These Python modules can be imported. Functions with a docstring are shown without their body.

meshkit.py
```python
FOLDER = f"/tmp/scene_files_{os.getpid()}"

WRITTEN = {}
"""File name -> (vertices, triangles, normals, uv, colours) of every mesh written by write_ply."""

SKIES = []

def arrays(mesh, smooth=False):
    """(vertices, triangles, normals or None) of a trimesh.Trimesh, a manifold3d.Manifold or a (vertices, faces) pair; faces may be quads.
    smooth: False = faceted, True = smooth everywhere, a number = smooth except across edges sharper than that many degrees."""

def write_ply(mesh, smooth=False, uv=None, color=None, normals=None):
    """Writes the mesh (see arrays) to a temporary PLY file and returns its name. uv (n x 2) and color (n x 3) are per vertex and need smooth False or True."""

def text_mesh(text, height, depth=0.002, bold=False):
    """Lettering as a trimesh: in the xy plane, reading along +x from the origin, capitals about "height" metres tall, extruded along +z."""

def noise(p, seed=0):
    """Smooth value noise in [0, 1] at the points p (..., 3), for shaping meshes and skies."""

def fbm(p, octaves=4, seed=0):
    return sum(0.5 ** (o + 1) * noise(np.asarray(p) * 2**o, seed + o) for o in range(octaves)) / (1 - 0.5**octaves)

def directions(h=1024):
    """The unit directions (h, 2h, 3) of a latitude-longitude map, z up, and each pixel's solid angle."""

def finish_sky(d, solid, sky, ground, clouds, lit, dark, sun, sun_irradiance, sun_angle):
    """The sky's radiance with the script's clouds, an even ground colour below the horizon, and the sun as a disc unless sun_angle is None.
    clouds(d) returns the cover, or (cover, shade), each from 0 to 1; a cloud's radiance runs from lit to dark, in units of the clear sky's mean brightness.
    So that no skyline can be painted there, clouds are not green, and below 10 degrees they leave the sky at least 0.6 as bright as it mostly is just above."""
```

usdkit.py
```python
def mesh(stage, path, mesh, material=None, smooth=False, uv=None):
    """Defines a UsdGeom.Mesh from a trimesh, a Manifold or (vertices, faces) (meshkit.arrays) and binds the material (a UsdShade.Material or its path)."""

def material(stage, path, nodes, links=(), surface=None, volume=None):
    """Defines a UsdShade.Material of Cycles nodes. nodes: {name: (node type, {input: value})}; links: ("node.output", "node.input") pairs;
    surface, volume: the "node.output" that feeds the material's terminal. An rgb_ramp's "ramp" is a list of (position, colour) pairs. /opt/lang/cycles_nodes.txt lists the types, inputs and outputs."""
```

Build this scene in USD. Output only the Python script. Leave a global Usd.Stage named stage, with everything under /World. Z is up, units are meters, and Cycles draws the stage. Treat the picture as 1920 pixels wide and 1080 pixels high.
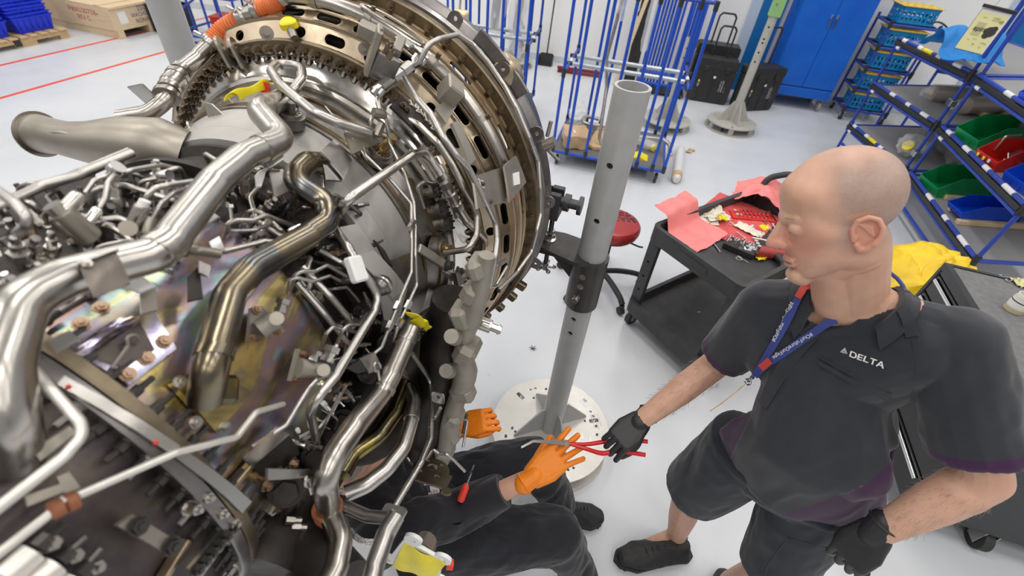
import math, random
import numpy as np, trimesh, usdkit, meshkit, manifold3d
from manifold3d import Manifold, CrossSection
from shapely.geometry import Polygon, Point, LineString, box as sbox
from shapely import affinity
from shapely.ops import unary_union
from pxr import Usd, UsdGeom, UsdLux, UsdShade, Gf, Sdf, Vt

stage = Usd.Stage.CreateInMemory()
UsdGeom.SetStageUpAxis(stage, UsdGeom.Tokens.z)
UsdGeom.SetStageMetersPerUnit(stage, 1.0)
world = UsdGeom.Xform.Define(stage, '/World')
stage.SetDefaultPrim(world.GetPrim())
UsdGeom.Scope.Define(stage, '/World/Looks')
rng = random.Random(7)
nrng = np.random.default_rng(7)
A = np.array

# ------------------------------------------------------------ camera (wide lens, tilted down and slightly rolled)
FPX, PITCH, ROLL, YAW = 866.85, 0.727331, 0.10247, -0.267155
CAM = A([0, 0, 2.2])
cp, sp = math.cos(PITCH), math.sin(PITCH)
FW = A([math.sin(YAW) * cp, math.cos(YAW) * cp, -sp])
_r0 = A([math.cos(YAW), -math.sin(YAW), 0]); _u0 = np.cross(_r0, FW)
RT = _r0 * math.cos(ROLL) + _u0 * math.sin(ROLL)
UP = -_r0 * math.sin(ROLL) + _u0 * math.cos(ROLL)
cam = UsdGeom.Camera.Define(stage, '/World/camera')
cam.CreateHorizontalApertureAttr(36.0); cam.CreateVerticalApertureAttr(20.25)
cam.CreateFocalLengthAttr(36.0 * FPX / 1920)
cam.CreateClippingRangeAttr(Gf.Vec2f(0.02, 200))
cam.CreateFStopAttr(2.8); cam.CreateFocusDistanceAttr(1.5)
cam.CreateExposureAttr(0.15)
m4 = np.eye(4); m4[0, :3] = RT; m4[1, :3] = UP; m4[2, :3] = -FW; m4[3, :3] = CAM
cam.AddTransformOp().Set(Gf.Matrix4d(*m4.ravel().tolist()))

# ------------------------------------------------------------ light: rows of high-bay lamps under the hangar ceiling
CEIL = 6.2
def lamp_light(x, y, w, l, power):
    L = UsdLux.RectLight.Define(stage, '/World/high_bay_light_%03d' % lamp_light.n); lamp_light.n += 1
    L.CreateWidthAttr(w); L.CreateHeightAttr(l)
    L.CreateIntensityAttr(power); L.CreateColorAttr(Gf.Vec3f(1.0, .965, .92))
    L.AddTranslateOp().Set(Gf.Vec3d(x, y, CEIL - .12))
lamp_light.n = 0
LAMPS = [(x, y) for x in (-9.6, -6.4, -3.2, 0.0, 3.2, 6.4) for y in (-4.6, -1.8, 1.0, 3.8, 6.2)]
for x, y in LAMPS:
    lamp_light(x, y, .5, 1.5, 17.0)
dome = UsdLux.DomeLight.Define(stage, '/World/ambient_light')
dome.CreateIntensityAttr(0.25); dome.CreateColorAttr(Gf.Vec3f(.95, .97, 1.0))

# ------------------------------------------------------------ picture geometry helpers (turn a measured point into a place in the room)
def ray(x, y): return RT * (x - 960) / FPX - UP * (y - 540) / FPX + FW
def atz(x, y, z=0.0):
    d = ray(x, y); return CAM + d * (z - CAM[2]) / d[2]
def aty(x, y, Y):
    d = ray(x, y); return CAM + d * Y / d[1]
def atd(x, y, D):
    d = ray(x, y); return CAM + d / np.linalg.norm(d) * D
def atplane(x, y, P, N):
    d = ray(x, y); return CAM + d * (((P - CAM) @ N) / (d @ N))
def pxsize(P, px): return px * ((P - CAM) @ FW) / FPX

# ------------------------------------------------------------ scene helpers
used = {}
def numbered(parent, name):
    k = (parent, name); n = used.get(k, -1) + 1; used[k] = n
    return name if n == 0 else '%s_%03d' % (name, n)
def data(p, label=None, cat=None, group=None, kind=None):
    for k, v in (('label', label), ('category', cat), ('group', group), ('kind', kind)):
        if v: p.SetCustomDataByKey(k, v)
    return p
ORI = {}
def thing(name, label, cat, loc=(0, 0, 0), rz=0.0, group=None, rot=None):
    path = '/World/' + numbered('/World', name)
    x = UsdGeom.Xform.Define(stage, path)
    m = np.eye(4)
    if rot is not None: m[:3, :3] = A(rot).T
    else:
        c, s = math.cos(rz), math.sin(rz); m[:3, :3] = A([[c, s, 0], [-s, c, 0], [0, 0, 1]])
    m[3, :3] = loc
    x.AddTransformOp().Set(Gf.Matrix4d(*m.ravel().tolist()))
    p = x.GetPrim(); data(p, label, cat, group)
    ORI[path] = None
    return path
def wthing(name, label, cat, loc, group=None):
    """a thing whose parts are given in room coordinates"""
    t = thing(name, label, cat, loc, 0.0, group); ORI[t] = A(loc, float); return t
def dup(src, loc, rz=0.0, label=None, group=None, rot=None):
    p0 = stage.GetPrimAtPath(src); was = p0.GetCustomData()
    name = src.split('/')[-1]
    if name[-4:-3] == '_' and name[-3:].isdigit(): name = name[:-4]
    t = thing(name, label or was['label'], was['category'], loc, rz, group or was.get('group'), rot)
    p = stage.GetPrimAtPath(t)
    p.GetReferences().AddInternalReference(Sdf.Path(src)); p.SetInstanceable(True)
    return t

def smooth_split(v, f, deg):
    """vertex normals, split across edges sharper than deg"""
    v = np.asarray(v, float); f = np.asarray(f, int)
    key = np.round(v, 6); _, inv = np.unique(key, axis=0, return_inverse=True); inv = inv.ravel()
    fn = np.cross(v[f[:, 1]] - v[f[:, 0]], v[f[:, 2]] - v[f[:, 0]])
    ln = np.linalg.norm(fn, axis=1); ok = ln > 1e-16; f, fn, ln = f[ok], fn[ok], ln[ok]
    un = fn / ln[:, None]
    corner = inv[f].ravel(); face = np.repeat(np.arange(len(f)), 3)
    order = np.argsort(corner, kind='stable'); cs = corner[order]
    start = np.searchsorted(cs, np.arange(cs.max() + 1)); cnt = np.diff(np.append(start, len(cs)))
    reps = cnt[cs]
    a = np.repeat(np.arange(len(cs)), reps)
    off = np.arange(len(a)) - np.repeat(np.cumsum(reps) - reps, reps)
    b = start[cs[a]] + off
    fa, fb = face[order[a]], face[order[b]]
    good = np.einsum('ij,ij->i', un[fa], un[fb]) > math.cos(math.radians(deg))
    N = np.zeros((len(cs), 3)); np.add.at(N, a[good], fn[fb[good]])
    N /= np.maximum(np.linalg.norm(N, axis=1, keepdims=True), 1e-20)
    out = np.empty_like(N); out[order] = N
    pos = v[f.ravel()]
    full = np.hstack([np.round(pos, 6), np.round(out, 3)])
    _, idx, inv2 = np.unique(full, axis=0, return_index=True, return_inverse=True)
    return pos[idx], inv2.reshape(-1, 3), out[idx]

TRI = [0]
def obj(name, mesh, mat, parent=None, smooth=35, label=None, cat=None, group=None, kind=None, colors=None):
    if isinstance(mesh, (list, tuple)) and not (len(mesh) == 2 and hasattr(mesh[0], 'shape')): mesh = cat_(mesh)
    if hasattr(mesh, 'to_mesh'):
        q = mesh.to_mesh(); v, f = np.array(q.vert_properties[:, :3], float), np.array(q.tri_verts)
    elif isinstance(mesh, tuple): v, f = mesh
    else: v, f = np.array(mesh.vertices), np.array(mesh.faces)
    par = parent or '/World'
    base = par
    while base and base not in ORI and base != '/World': base = base.rsplit('/', 1)[0]
    if base in ORI and ORI[base] is not None: v = v - ORI[base]
    path = par + '/' + numbered(par, name)
    n = None
    if smooth: v, f, n = smooth_split(v, f, smooth)
    m = UsdGeom.Mesh.Define(stage, path)
    m.CreatePointsAttr(Vt.Vec3fArray.FromNumpy(v.astype(np.float32)))
    m.CreateFaceVertexCountsAttr(Vt.IntArray.FromNumpy(np.full(len(f), 3, np.int32)))
    m.CreateFaceVertexIndicesAttr(Vt.IntArray.FromNumpy(f.astype(np.int32).ravel()))
    m.CreateSubdivisionSchemeAttr('none')
    if n is not None:
        m.CreateNormalsAttr(Vt.Vec3fArray.FromNumpy(n.astype(np.float32))); m.SetNormalsInterpolation('vertex')
    if mat: UsdShade.MaterialBindingAPI.Apply(m.GetPrim()).Bind(M[mat])
    data(m.GetPrim(), label, cat, group, kind)
    TRI[0] += len(f)
    return path
def single(name, mesh, mat, label, cat, group=None, smooth=35, kind=None):
    """a thing that is one mesh: an Xform at its base holding no parts is not needed"""
    return obj(name, mesh, mat, None, smooth, label, cat, group, kind)

# ------------------------------------------------------------ mesh helpers
def T(v, f): return trimesh.Trimesh(np.asarray(v, float), np.asarray(f, int), process=False)
def cat_(ms):
    out = []
    for m in ms:
        if m is None: continue
        if isinstance(m, (list,)): m = cat_(m)
        if hasattr(m, 'to_mesh'):
            q = m.to_mesh(); m = T(q.vert_properties[:, :3], q.tri_verts)
        out.append(m)
    vs, fs, k = [], [], 0
    for m in out:
        vs.append(np.asarray(m.vertices)); fs.append(np.asarray(m.faces) + k); k += len(m.vertices)
    return T(np.vstack(vs), np.vstack(fs))
def unit(v): v = np.asarray(v, float); return v / max(np.linalg.norm(v), 1e-12)
def frame_from(z, x=None):
    z = unit(z)
    x = A([1, 0, 0]) if x is None else np.asarray(x, float)
    x = x - z * (x @ z)
    if np.linalg.norm(x) < 1e-6: x = A([0, 1, 0]) - z * z[1]
    x = unit(x); return x, np.cross(z, x), z
def place(m, o, X=None, Y=None, Z=None):
    """move a mesh given in local xyz to origin o with axes X, Y, Z"""
    if X is None: X, Y, Z = frame_from(Z)
    elif Y is None: Y = np.cross(Z, X)
    elif Z is None: Z = np.cross(X, Y)
    if isinstance(m, list): m = cat_(m)
    if hasattr(m, 'to_mesh'):
        q = m.to_mesh(); m = T(q.vert_properties[:, :3], q.tri_verts)
    v = np.asarray(m.vertices); R_ = np.stack([X, Y, Z])
    f = m.faces if np.linalg.det(R_) > 0 else m.faces[:, ::-1]
    return T(v @ R_ + np.asarray(o, float), f)
def rotz(m, a, o=(0, 0, 0)):
    c, s = math.cos(a), math.sin(a); return place(m, o, A([c, s, 0]), A([-s, c, 0]), A([0, 0, 1.]))
_hull = {}
def bx(c, s, bev=None):
    """a box with chamfered edges: centre, size"""
    s = np.asarray(s, float); c = np.asarray(c, float)
    b = min(.12 * s.min(), .004) if bev is None else bev
    if b <= 0:
        m = trimesh.creation.box(s); m.apply_translation(c); return m
    b = min(b, s.min() * .49); h = s / 2
    p = []
    for sx in (-1, 1):
        for sy in (-1, 1):
            for sz in (-1, 1):
                q = A([sx, sy, sz]) * h
                p += [q - A([sx * b, sy * b, 0]), q - A([sx * b, 0, sz * b]), q - A([0, sy * b, sz * b])]
    if 'f' not in _hull:
        pts = []
        for sx in (-1, 1):
            for sy in (-1, 1):
                for sz in (-1, 1):
                    q = A([sx, sy, sz.__float__()]); pts += [q - A([sx * .2, sy * .2, 0]), q - A([sx * .2, 0, sz * .2]), q - A([0, sy * .2, sz * .2])]
        from scipy.spatial import ConvexHull
        pts = A(pts); H = ConvexHull(pts); f = H.simplices.copy()
        nn = np.cross(pts[f[:, 1]] - pts[f[:, 0]], pts[f[:, 2]] - pts[f[:, 0]])
        flip = np.einsum('ij,ij->i', nn, pts[f].mean(1)) < 0; f[flip] = f[flip][:, ::-1]; _hull['f'] = f
    return T(A(p) + c, _hull['f'])
def bar(a, b, w, h, up=(0, 0, 1), bev=None):
    """a rectangular bar from a to b, w across, h along up"""
    a, b = A(a, float), A(b, float); L = np.linalg.norm(b - a); Z = unit(b - a)
    Y = A(up, float) - Z * (A(up, float) @ Z)
    if np.linalg.norm(Y) < 1e-6: Y = A([0, 1, 0]) - Z * Z[1]
    Y = unit(Y); X = np.cross(Y, Z)
    return place(bx((0, 0, L / 2), (w, h, L), bev), a, X, Y, Z)
def sweep(P, r, n=10, closed=False, caps=True):
    P = np.asarray(P, float); N = len(P); r = np.broadcast_to(np.asarray(r, float), (N,))
    if closed: tg = np.roll(P, -1, 0) - np.roll(P, 1, 0)
    else: tg = np.gradient(P, axis=0)
    tg /= np.maximum(np.linalg.norm(tg, axis=1, keepdims=True), 1e-12)
    X, Y, _ = frame_from(tg[0]); Xs = [X]
    for i in range(1, N):
        x = Xs[-1] - tg[i] * (Xs[-1] @ tg[i]); Xs.append(unit(x))
    Xs = A(Xs); Ys = np.cross(tg, Xs)
    an = np.arange(n) * 2 * math.pi / n
    V = P[:, None] + r[:, None, None] * (np.cos(an)[None, :, None] * Xs[:, None] + np.sin(an)[None, :, None] * Ys[:, None])
    V = V.reshape(-1, 3); f = []
    i = np.arange(N if closed else N - 1)[:, None] * n; j = np.arange(n)[None]; j2 = (j + 1) % n
    i2 = (i + n) % (N * n)
    a, b, c, d = (i + j).ravel(), (i + j2).ravel(), (i2 + j2).ravel(), (i2 + j).ravel()
    f = np.vstack([np.stack([a, b, c], 1), np.stack([a, c, d], 1)])
    if not closed and caps:
        k = len(V); V = np.vstack([V, P[0], P[-1]]); jj = np.arange(n); jn = (jj + 1) % n
        f = np.vstack([f, np.stack([np.full(n, k), jn, jj], 1), np.stack([np.full(n, k + 1), (N - 1) * n + jj, (N - 1) * n + jn], 1)])
    return T(V, f)
def fillet(P, rad, seg=6):
    P = [A(p, float) for p in P]; out = [P[0]]
    for i in range(1, len(P) - 1):
        a, b, c = P[i - 1], P[i], P[i + 1]; u, w = a - b, c - b; lu, lw = np.linalg.norm(u), np.linalg.norm(w)
        if lu < 1e-9 or lw < 1e-9: continue
        u /= lu; w /= lw; ang = math.acos(max(-1, min(1, u @ w)))
        if math.pi - ang < .06: out.append(b); continue
        d = min(rad / math.tan(ang / 2), .48 * lu, .48 * lw)
        s, e = b + u * d, b + w * d
        k = max(2, int(seg * (math.pi - ang) / 1.2) + 1)
        for t in np.linspace(0, 1, k + 1): out.append((1 - t) ** 2 * s + 2 * t * (1 - t) * b + t * t * e)
    out.append(P[-1]); return A(out)
def tube(P, r, n=10, bend=None): return sweep(fillet(P, bend if bend else 3 * np.max(r)), r, n)
def cyl(a, b, r, n=16, r2=None):
    a, b = A(a, float), A(b, float); r2 = r if r2 is None else r2
    P = A([a, b]); Z = unit(b - a); X, Y, _ = frame_from(Z); an = np.arange(n) * 2 * math.pi / n
    c = np.cos(an)[:, None] * X + np.sin(an)[:, None] * Y
    V = np.vstack([a + c * r, b + c * r2, [a], [b]]); j = np.arange(n); k = (j + 1) % n
    f = np.vstack([np.stack([j, k, n + k], 1), np.stack([j, n + k, n + j], 1), np.stack([np.full(n, 2 * n), k, j], 1), np.stack([np.full(n, 2 * n + 1), n + j, n + k], 1)])
    return T(V, f)
def lathe(prof, o=(0, 0, 0), Z=(0, 0, 1), n=32, a0=0, a1=360, closed=False, X=None):
    """revolve (radius, height) pairs about Z through o; an outward facing skin when heights increase"""
    prof = np.asarray(prof, float); X, Y, Z = frame_from(Z, X)
    full = abs(a1 - a0) >= 359.9; an = np.radians(np.linspace(a0, a1, n + 1)); an = an[:-1] if full else an
    k = len(an); m = len(prof)
    V = np.asarray(o, float) + (np.cos(an)[:, None, None] * X + np.sin(an)[:, None, None] * Y) * prof[None, :, :1] + Z * prof[None, :, 1:]
    V = V.reshape(-1, 3)
    i = np.arange(k if full else k - 1)[:, None] * m; j = np.arange(m if closed else m - 1)[None]
    i2 = (i + m) % (k * m); j2 = (j + 1) % m
    a, b, c, d = (i + j).ravel(), (i2 + j).ravel(), (i2 + j2).ravel(), (i + j2).ravel()
    return T(V, np.vstack([np.stack([a, b, c], 1), np.stack([a, c, d], 1)]))
def prism(poly, h, o=(0, 0, 0), X=(1, 0, 0), Y=(0, 1, 0), Z=None, z0=0.0):
    if not hasattr(poly, 'geom_type'): poly = Polygon(poly)
    ps = list(poly.geoms) if hasattr(poly, 'geoms') else [poly]
    ms = []
    for p in ps:
        if p.area < 1e-10: continue
        m = trimesh.creation.extrude_polygon(p, h, engine='earcut'); m.apply_translation([0, 0, z0]); ms.append(m)
    X = unit(X); Z = np.cross(X, unit(Y)) if Z is None else unit(Z); Y = np.cross(Z, X)
    return place(cat_(ms), o, X, Y, Z)
def rrect(w, h, r=None, cx=0, cy=0, k=3):
    r = min(w, h) * .2 if r is None else r
    return sbox(cx - w / 2 + r, cy - h / 2 + r, cx + w / 2 - r, cy + h / 2 - r).buffer(r, quad_segs=k)
def slot(w, h, cx=0, cy=0): return rrect(w, h, min(w, h) / 2 * .999, cx, cy, 5)
def ball(c, r, s=2):
    m = trimesh.creation.icosphere(s, 1.0); return T(m.vertices * np.broadcast_to(A(r, float), (3,)) + A(c, float), m.faces)
def hexa(o, Z, af, h, wash=0.0):
    """a hexagon bolt head standing on o along Z, with an optional washer"""
    ms = []
    o = A(o, float); Z = unit(Z)
    if wash: ms.append(cyl(o, o + Z * h * .18, wash, 10))
    ms.append(cyl(o, o + Z * h, af / 1.8, 6)); ms.append(cyl(o + Z * h, o + Z * h * 1.35, af * .3, 6))
    return cat_(ms)
def text(s, h, o, X, Y, mat, parent, name='lettering', depth=.0006, bold=False, label=None, center=False):
    m = meshkit.text_mesh(s, h, depth, bold)
    if center: m.apply_translation([-(m.bounds[0][0] + m.bounds[1][0]) / 2, -(m.bounds[0][1] + m.bounds[1][1]) / 2, 0])
    X = unit(X); Y = unit(A(Y, float) - X * (A(Y, float) @ X))
    return obj(name, place(m, o, X, Y, np.cross(X, Y)), mat, parent, smooth=False, label=label)
def catmull(P, k=8):
    P = np.asarray(P, float); Q = np.vstack([2 * P[0] - P[1], P, 2 * P[-1] - P[-2]]); out = []
    for i in range(len(P) - 1):
        a, b, c, d = Q[i:i + 4]
        for t in np.linspace(0, 1, k, endpoint=False):
            out.append(.5 * (2 * b + (c - a) * t + (2 * a - 5 * b + 4 * c - d) * t * t + (3 * b - a - 3 * c + d) * t ** 3))
    out.append(P[-1]); return A(out)
def sheet(grid, th):
    """a cloth or plate with thickness from an (n, m, 3) grid of points"""
    G = np.asarray(grid, float); n, m = G.shape[:2]
    du = np.gradient(G, axis=0); dv = np.gradient(G, axis=1); N = np.cross(du, dv); N /= np.maximum(np.linalg.norm(N, axis=2, keepdims=True), 1e-12)
    top = (G + N * th / 2).reshape(-1, 3); bot = (G - N * th / 2).reshape(-1, 3); k = n * m
    i = np.arange(n - 1)[:, None] * m; j = np.arange(m - 1)[None]
    a, b, c, d = (i + j).ravel(), (i + m + j).ravel(), (i + m + j + 1).ravel(), (i + j + 1).ravel()
    f = [np.stack([a, b, c], 1), np.stack([a, c, d], 1), np.stack([a, c, b], 1) + k, np.stack([a, d, c], 1) + k]
    loop = [(i_, 0) for i_ in range(n)] + [(n - 1, j_) for j_ in range(1, m)] + [(i_, m - 1) for i_ in range(n - 2, -1, -1)] + [(0, j_) for j_ in range(m - 2, 0, -1)]
    L = A([x * m + y for x, y in loop]); L2 = np.roll(L, -1)
    f += [np.stack([L, L + k, L2 + k], 1), np.stack([L, L2 + k, L2], 1)]
    return T(np.vstack([top, bot]), np.vstack(f))
def crumple(w, l, amp, seed, n=22, m=22, freq=6.0):
    """a crumpled sheet in xy around the origin"""
    u, v = np.meshgrid(np.linspace(-.5, .5, n), np.linspace(-.5, .5, m), indexing='ij')
    P = np.stack([u * w, v * l, np.zeros_like(u)], -1)
    q = P * freq / max(w, l); a = meshkit.fbm(q + seed * 3.1, 3, seed); b = meshkit.fbm(q * 1.3 + seed * 5.7, 3, seed + 9)
    P[..., 2] = amp * np.abs(a - .5) * 3; P[..., 0] += amp * (b - .5) * 1.5; P[..., 1] += amp * (a - .5) * 1.5
    return P
def blend_body(bones, edge=.012, it=8, extra=()):
    """one continuous figure: hulls of spheres over bones, refined and smoothed"""
    ms = []
    for a, ra, b, rb in bones:
        s = [Manifold.sphere(ra, 20).translate([float(x) for x in a]), Manifold.sphere(rb, 20).translate([float(x) for x in b])]
        ms.append(Manifold.batch_hull(s))
    ms += list(extra)
    M_ = Manifold.batch_boolean(ms, manifold3d.OpType.Add)
    M_ = M_.refine_to_length(edge)
    q = M_.to_mesh(); t = trimesh.Trimesh(q.vert_properties[:, :3], q.tri_verts, process=True)
    if it: trimesh.smoothing.filter_taubin(t, lamb=.53, nu=.54, iterations=it)
    return t
# ------------------------------------------------------------ materials
M = {}
def pm(name, col, rough=.5, metal=0.0, col2=None, scale=6.0, ramp=None, dist=0.0, rough2=None, bump=None, stretch=None, thin=None, **kw):
    """principled material; colour and gloss vary with noise in object space"""
    n = {'p': ('principled_bsdf', {'metallic': metal, 'roughness': rough, 'base_color': col, **kw})}
    l = []
    if col2 is not None or ramp is not None or rough2 is not None or bump is not None:
        n['tc'] = ('texture_coordinate', {})
        src = 'tc.object'
        if stretch is not None:
            n['mp'] = ('mapping', {'scale': stretch}); l.append(('tc.object', 'mp.vector')); src = 'mp.vector'
    if col2 is not None or ramp is not None or rough2 is not None:
        n['n1'] = ('noise_texture', {'scale': scale, 'detail': 5.0, 'roughness': .6, 'distortion': dist}); l.append((src, 'n1.vector'))
        if ramp is None and col2 is not None: ramp = [(.35, col), (.65, col2)]
        if ramp is not None:
            n['r1'] = ('rgb_ramp', {'ramp': ramp}); l += [('n1.fac', 'r1.fac'), ('r1.color', 'p.base_color')]
        if rough2 is not None:
            n['mr'] = ('map_range', {'from_min': .35, 'from_max': .65, 'to_min': rough, 'to_max': rough2, 'clamp': True})
            n['n3'] = ('noise_texture', {'scale': scale * 2.3, 'detail': 4.0}); l += [(src, 'n3.vector'), ('n3.fac', 'mr.value'), ('mr.result', 'p.roughness')]
    if bump is not None:
        n['n2'] = ('noise_texture', {'scale': bump[0], 'detail': 3.0}); n['b'] = ('bump', {'strength': bump[1], 'distance': bump[2] if len(bump) > 2 else .002})
        l += [(src, 'n2.vector'), ('n2.fac', 'b.height'), ('b.normal', 'p.normal')]
    M[name] = usdkit.material(stage, '/World/Looks/' + name, n, l, surface='p.BSDF')
# metals of the engine
pm('tube_steel', (.50, .47, .43), .27, 1.0, (.43, .40, .365), 14, rough2=.31)
pm('tube_bright', (.58, .555, .52), .25, 1.0, (.52, .495, .455), 10, rough2=.29)
pm('tube_satin', (.56, .54, .51), .34, 1.0, (.47, .45, .425), 20)
pm('tube_white', (.82, .79, .73), .38, .55, (.74, .71, .66), 12)
pm('tube_heat', (.30, .25, .19), .24, 1.0, ramp=[(.3, (.20, .20, .185)), (.42, (.27, .22, .145)), (.50, (.12, .13, .14)), (.60, (.25, .195, .13)), (.70, (.09, .095, .105))], scale=5, stretch=(1, 1, 1.6), rough2=.30)
pm('tube_dark', (.30, .28, .27), .3, 1.0, (.20, .19, .19), 9, rough2=.42)
pm('gold_case', (.56, .47, .35), .30, 1.0, (.46, .37, .26), 7, rough2=.42)
pm('gold_edge', (.50, .40, .28), .3, 1.0, (.40, .31, .21), 9)
pm('mirror_steel', (.80, .79, .77), .09, 1.0, (.70, .66, .58), 5, rough2=.2)
pm('grey_case', (.37, .35, .33), .30, 1.0, (.22, .21, .195), 11, rough2=.5)
pm('cast_grey', (.36, .34, .29), .58, .55, (.29, .27, .23), 16, bump=(120, .25))
pm('dark_case', (.075, .066, .06), .45, .85, (.04, .036, .034), 9, rough2=.6)
pm('brown_case', (.25, .215, .19), .4, 1.0, ramp=[(.32, (.055, .048, .046)), (.45, (.13, .11, .095)), (.55, (.095, .08, .088)), (.66, (.16, .135, .115))], scale=5, rough2=.5)
pm('rainbow_case', (.5, .45, .3), .27, 1.0, ramp=[(.28, (.27, .22, .15)), (.36, (.40, .32, .16)), (.42, (.62, .50, .19)), (.46, (.36, .32, .25)), (.50, (.46, .31, .27)), (.54, (.36, .31, .42)), (.58, (.33, .45, .46)), (.63, (.47, .51, .32)), (.70, (.50, .41, .20))], scale=6.0, dist=1.6, rough2=.36, bump=(180, .12, .001), stretch=(1, .5, 1))
pm('violet_plate', (.5, .5, .6), .2, 1.0, ramp=[(.3, (.62, .60, .66)), (.42, (.36, .36, .55)), (.5, (.55, .48, .56)), (.58, (.66, .58, .44)), (.68, (.50, .56, .66))], scale=9, dist=.8)
pm('bolt_bronze', (.30, .24, .175), .36, 1.0, (.20, .16, .12), 30)
pm('bolt_dark', (.10, .095, .09), .42, .9)
pm('bolt_steel', (.55, .52, .48), .3, 1.0)
pm('bolt_copper', (.40, .28, .20), .4, 1.0)
pm('brown_plate', (.19, .165, .145), .42, .9, (.14, .12, .105), 9)
pm('nut_bright', (.78, .76, .73), .2, 1.0)
pm('brass', (.58, .43, .20), .32, 1.0)
pm('flange_bronze', (.26, .215, .15), .42, 1.0, (.18, .145, .10), 22)
pm('bracket_tan', (.40, .365, .315), .42, .85, (.33, .30, .26), 10)
pm('bracket_steel', (.46, .45, .43), .34, 1.0, (.47, .46, .44), 12)
pm('white_panel', (.52, .505, .48), .42, .5, (.42, .405, .38), 6, rough2=.6)
pm('hole_dark', (.018, .016, .015), .7)
pm('clamp_rust', (.33, .12, .055), .6, 0, (.24, .085, .04), 25)
pm('hose_orange', (.80, .20, .05), .55, 0, (.66, .14, .035), 22, bump=(90, .5))
pm('hose_rust', (.40, .15, .08), .6, 0, (.28, .10, .06), 25, bump=(80, .4))
pm('cap_yellow', (.92, .80, .02), .42, 0, (.84, .68, .01), 20)
pm('cap_red', (.72, .05, .03), .45)
pm('foil', (.66, .65, .64), .3, 1.0, bump=(260, .9, .004))
pm('ring_white', (.86, .86, .84), .4)
pm('heat_gold', (.5, .42, .15), .25, 1.0, ramp=[(.36, (.10, .10, .10)), (.50, (.20, .17, .08)), (.56, (.42, .32, .07)), (.62, (.20, .21, .15)), (.70, (.08, .075, .075))], scale=5)
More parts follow.
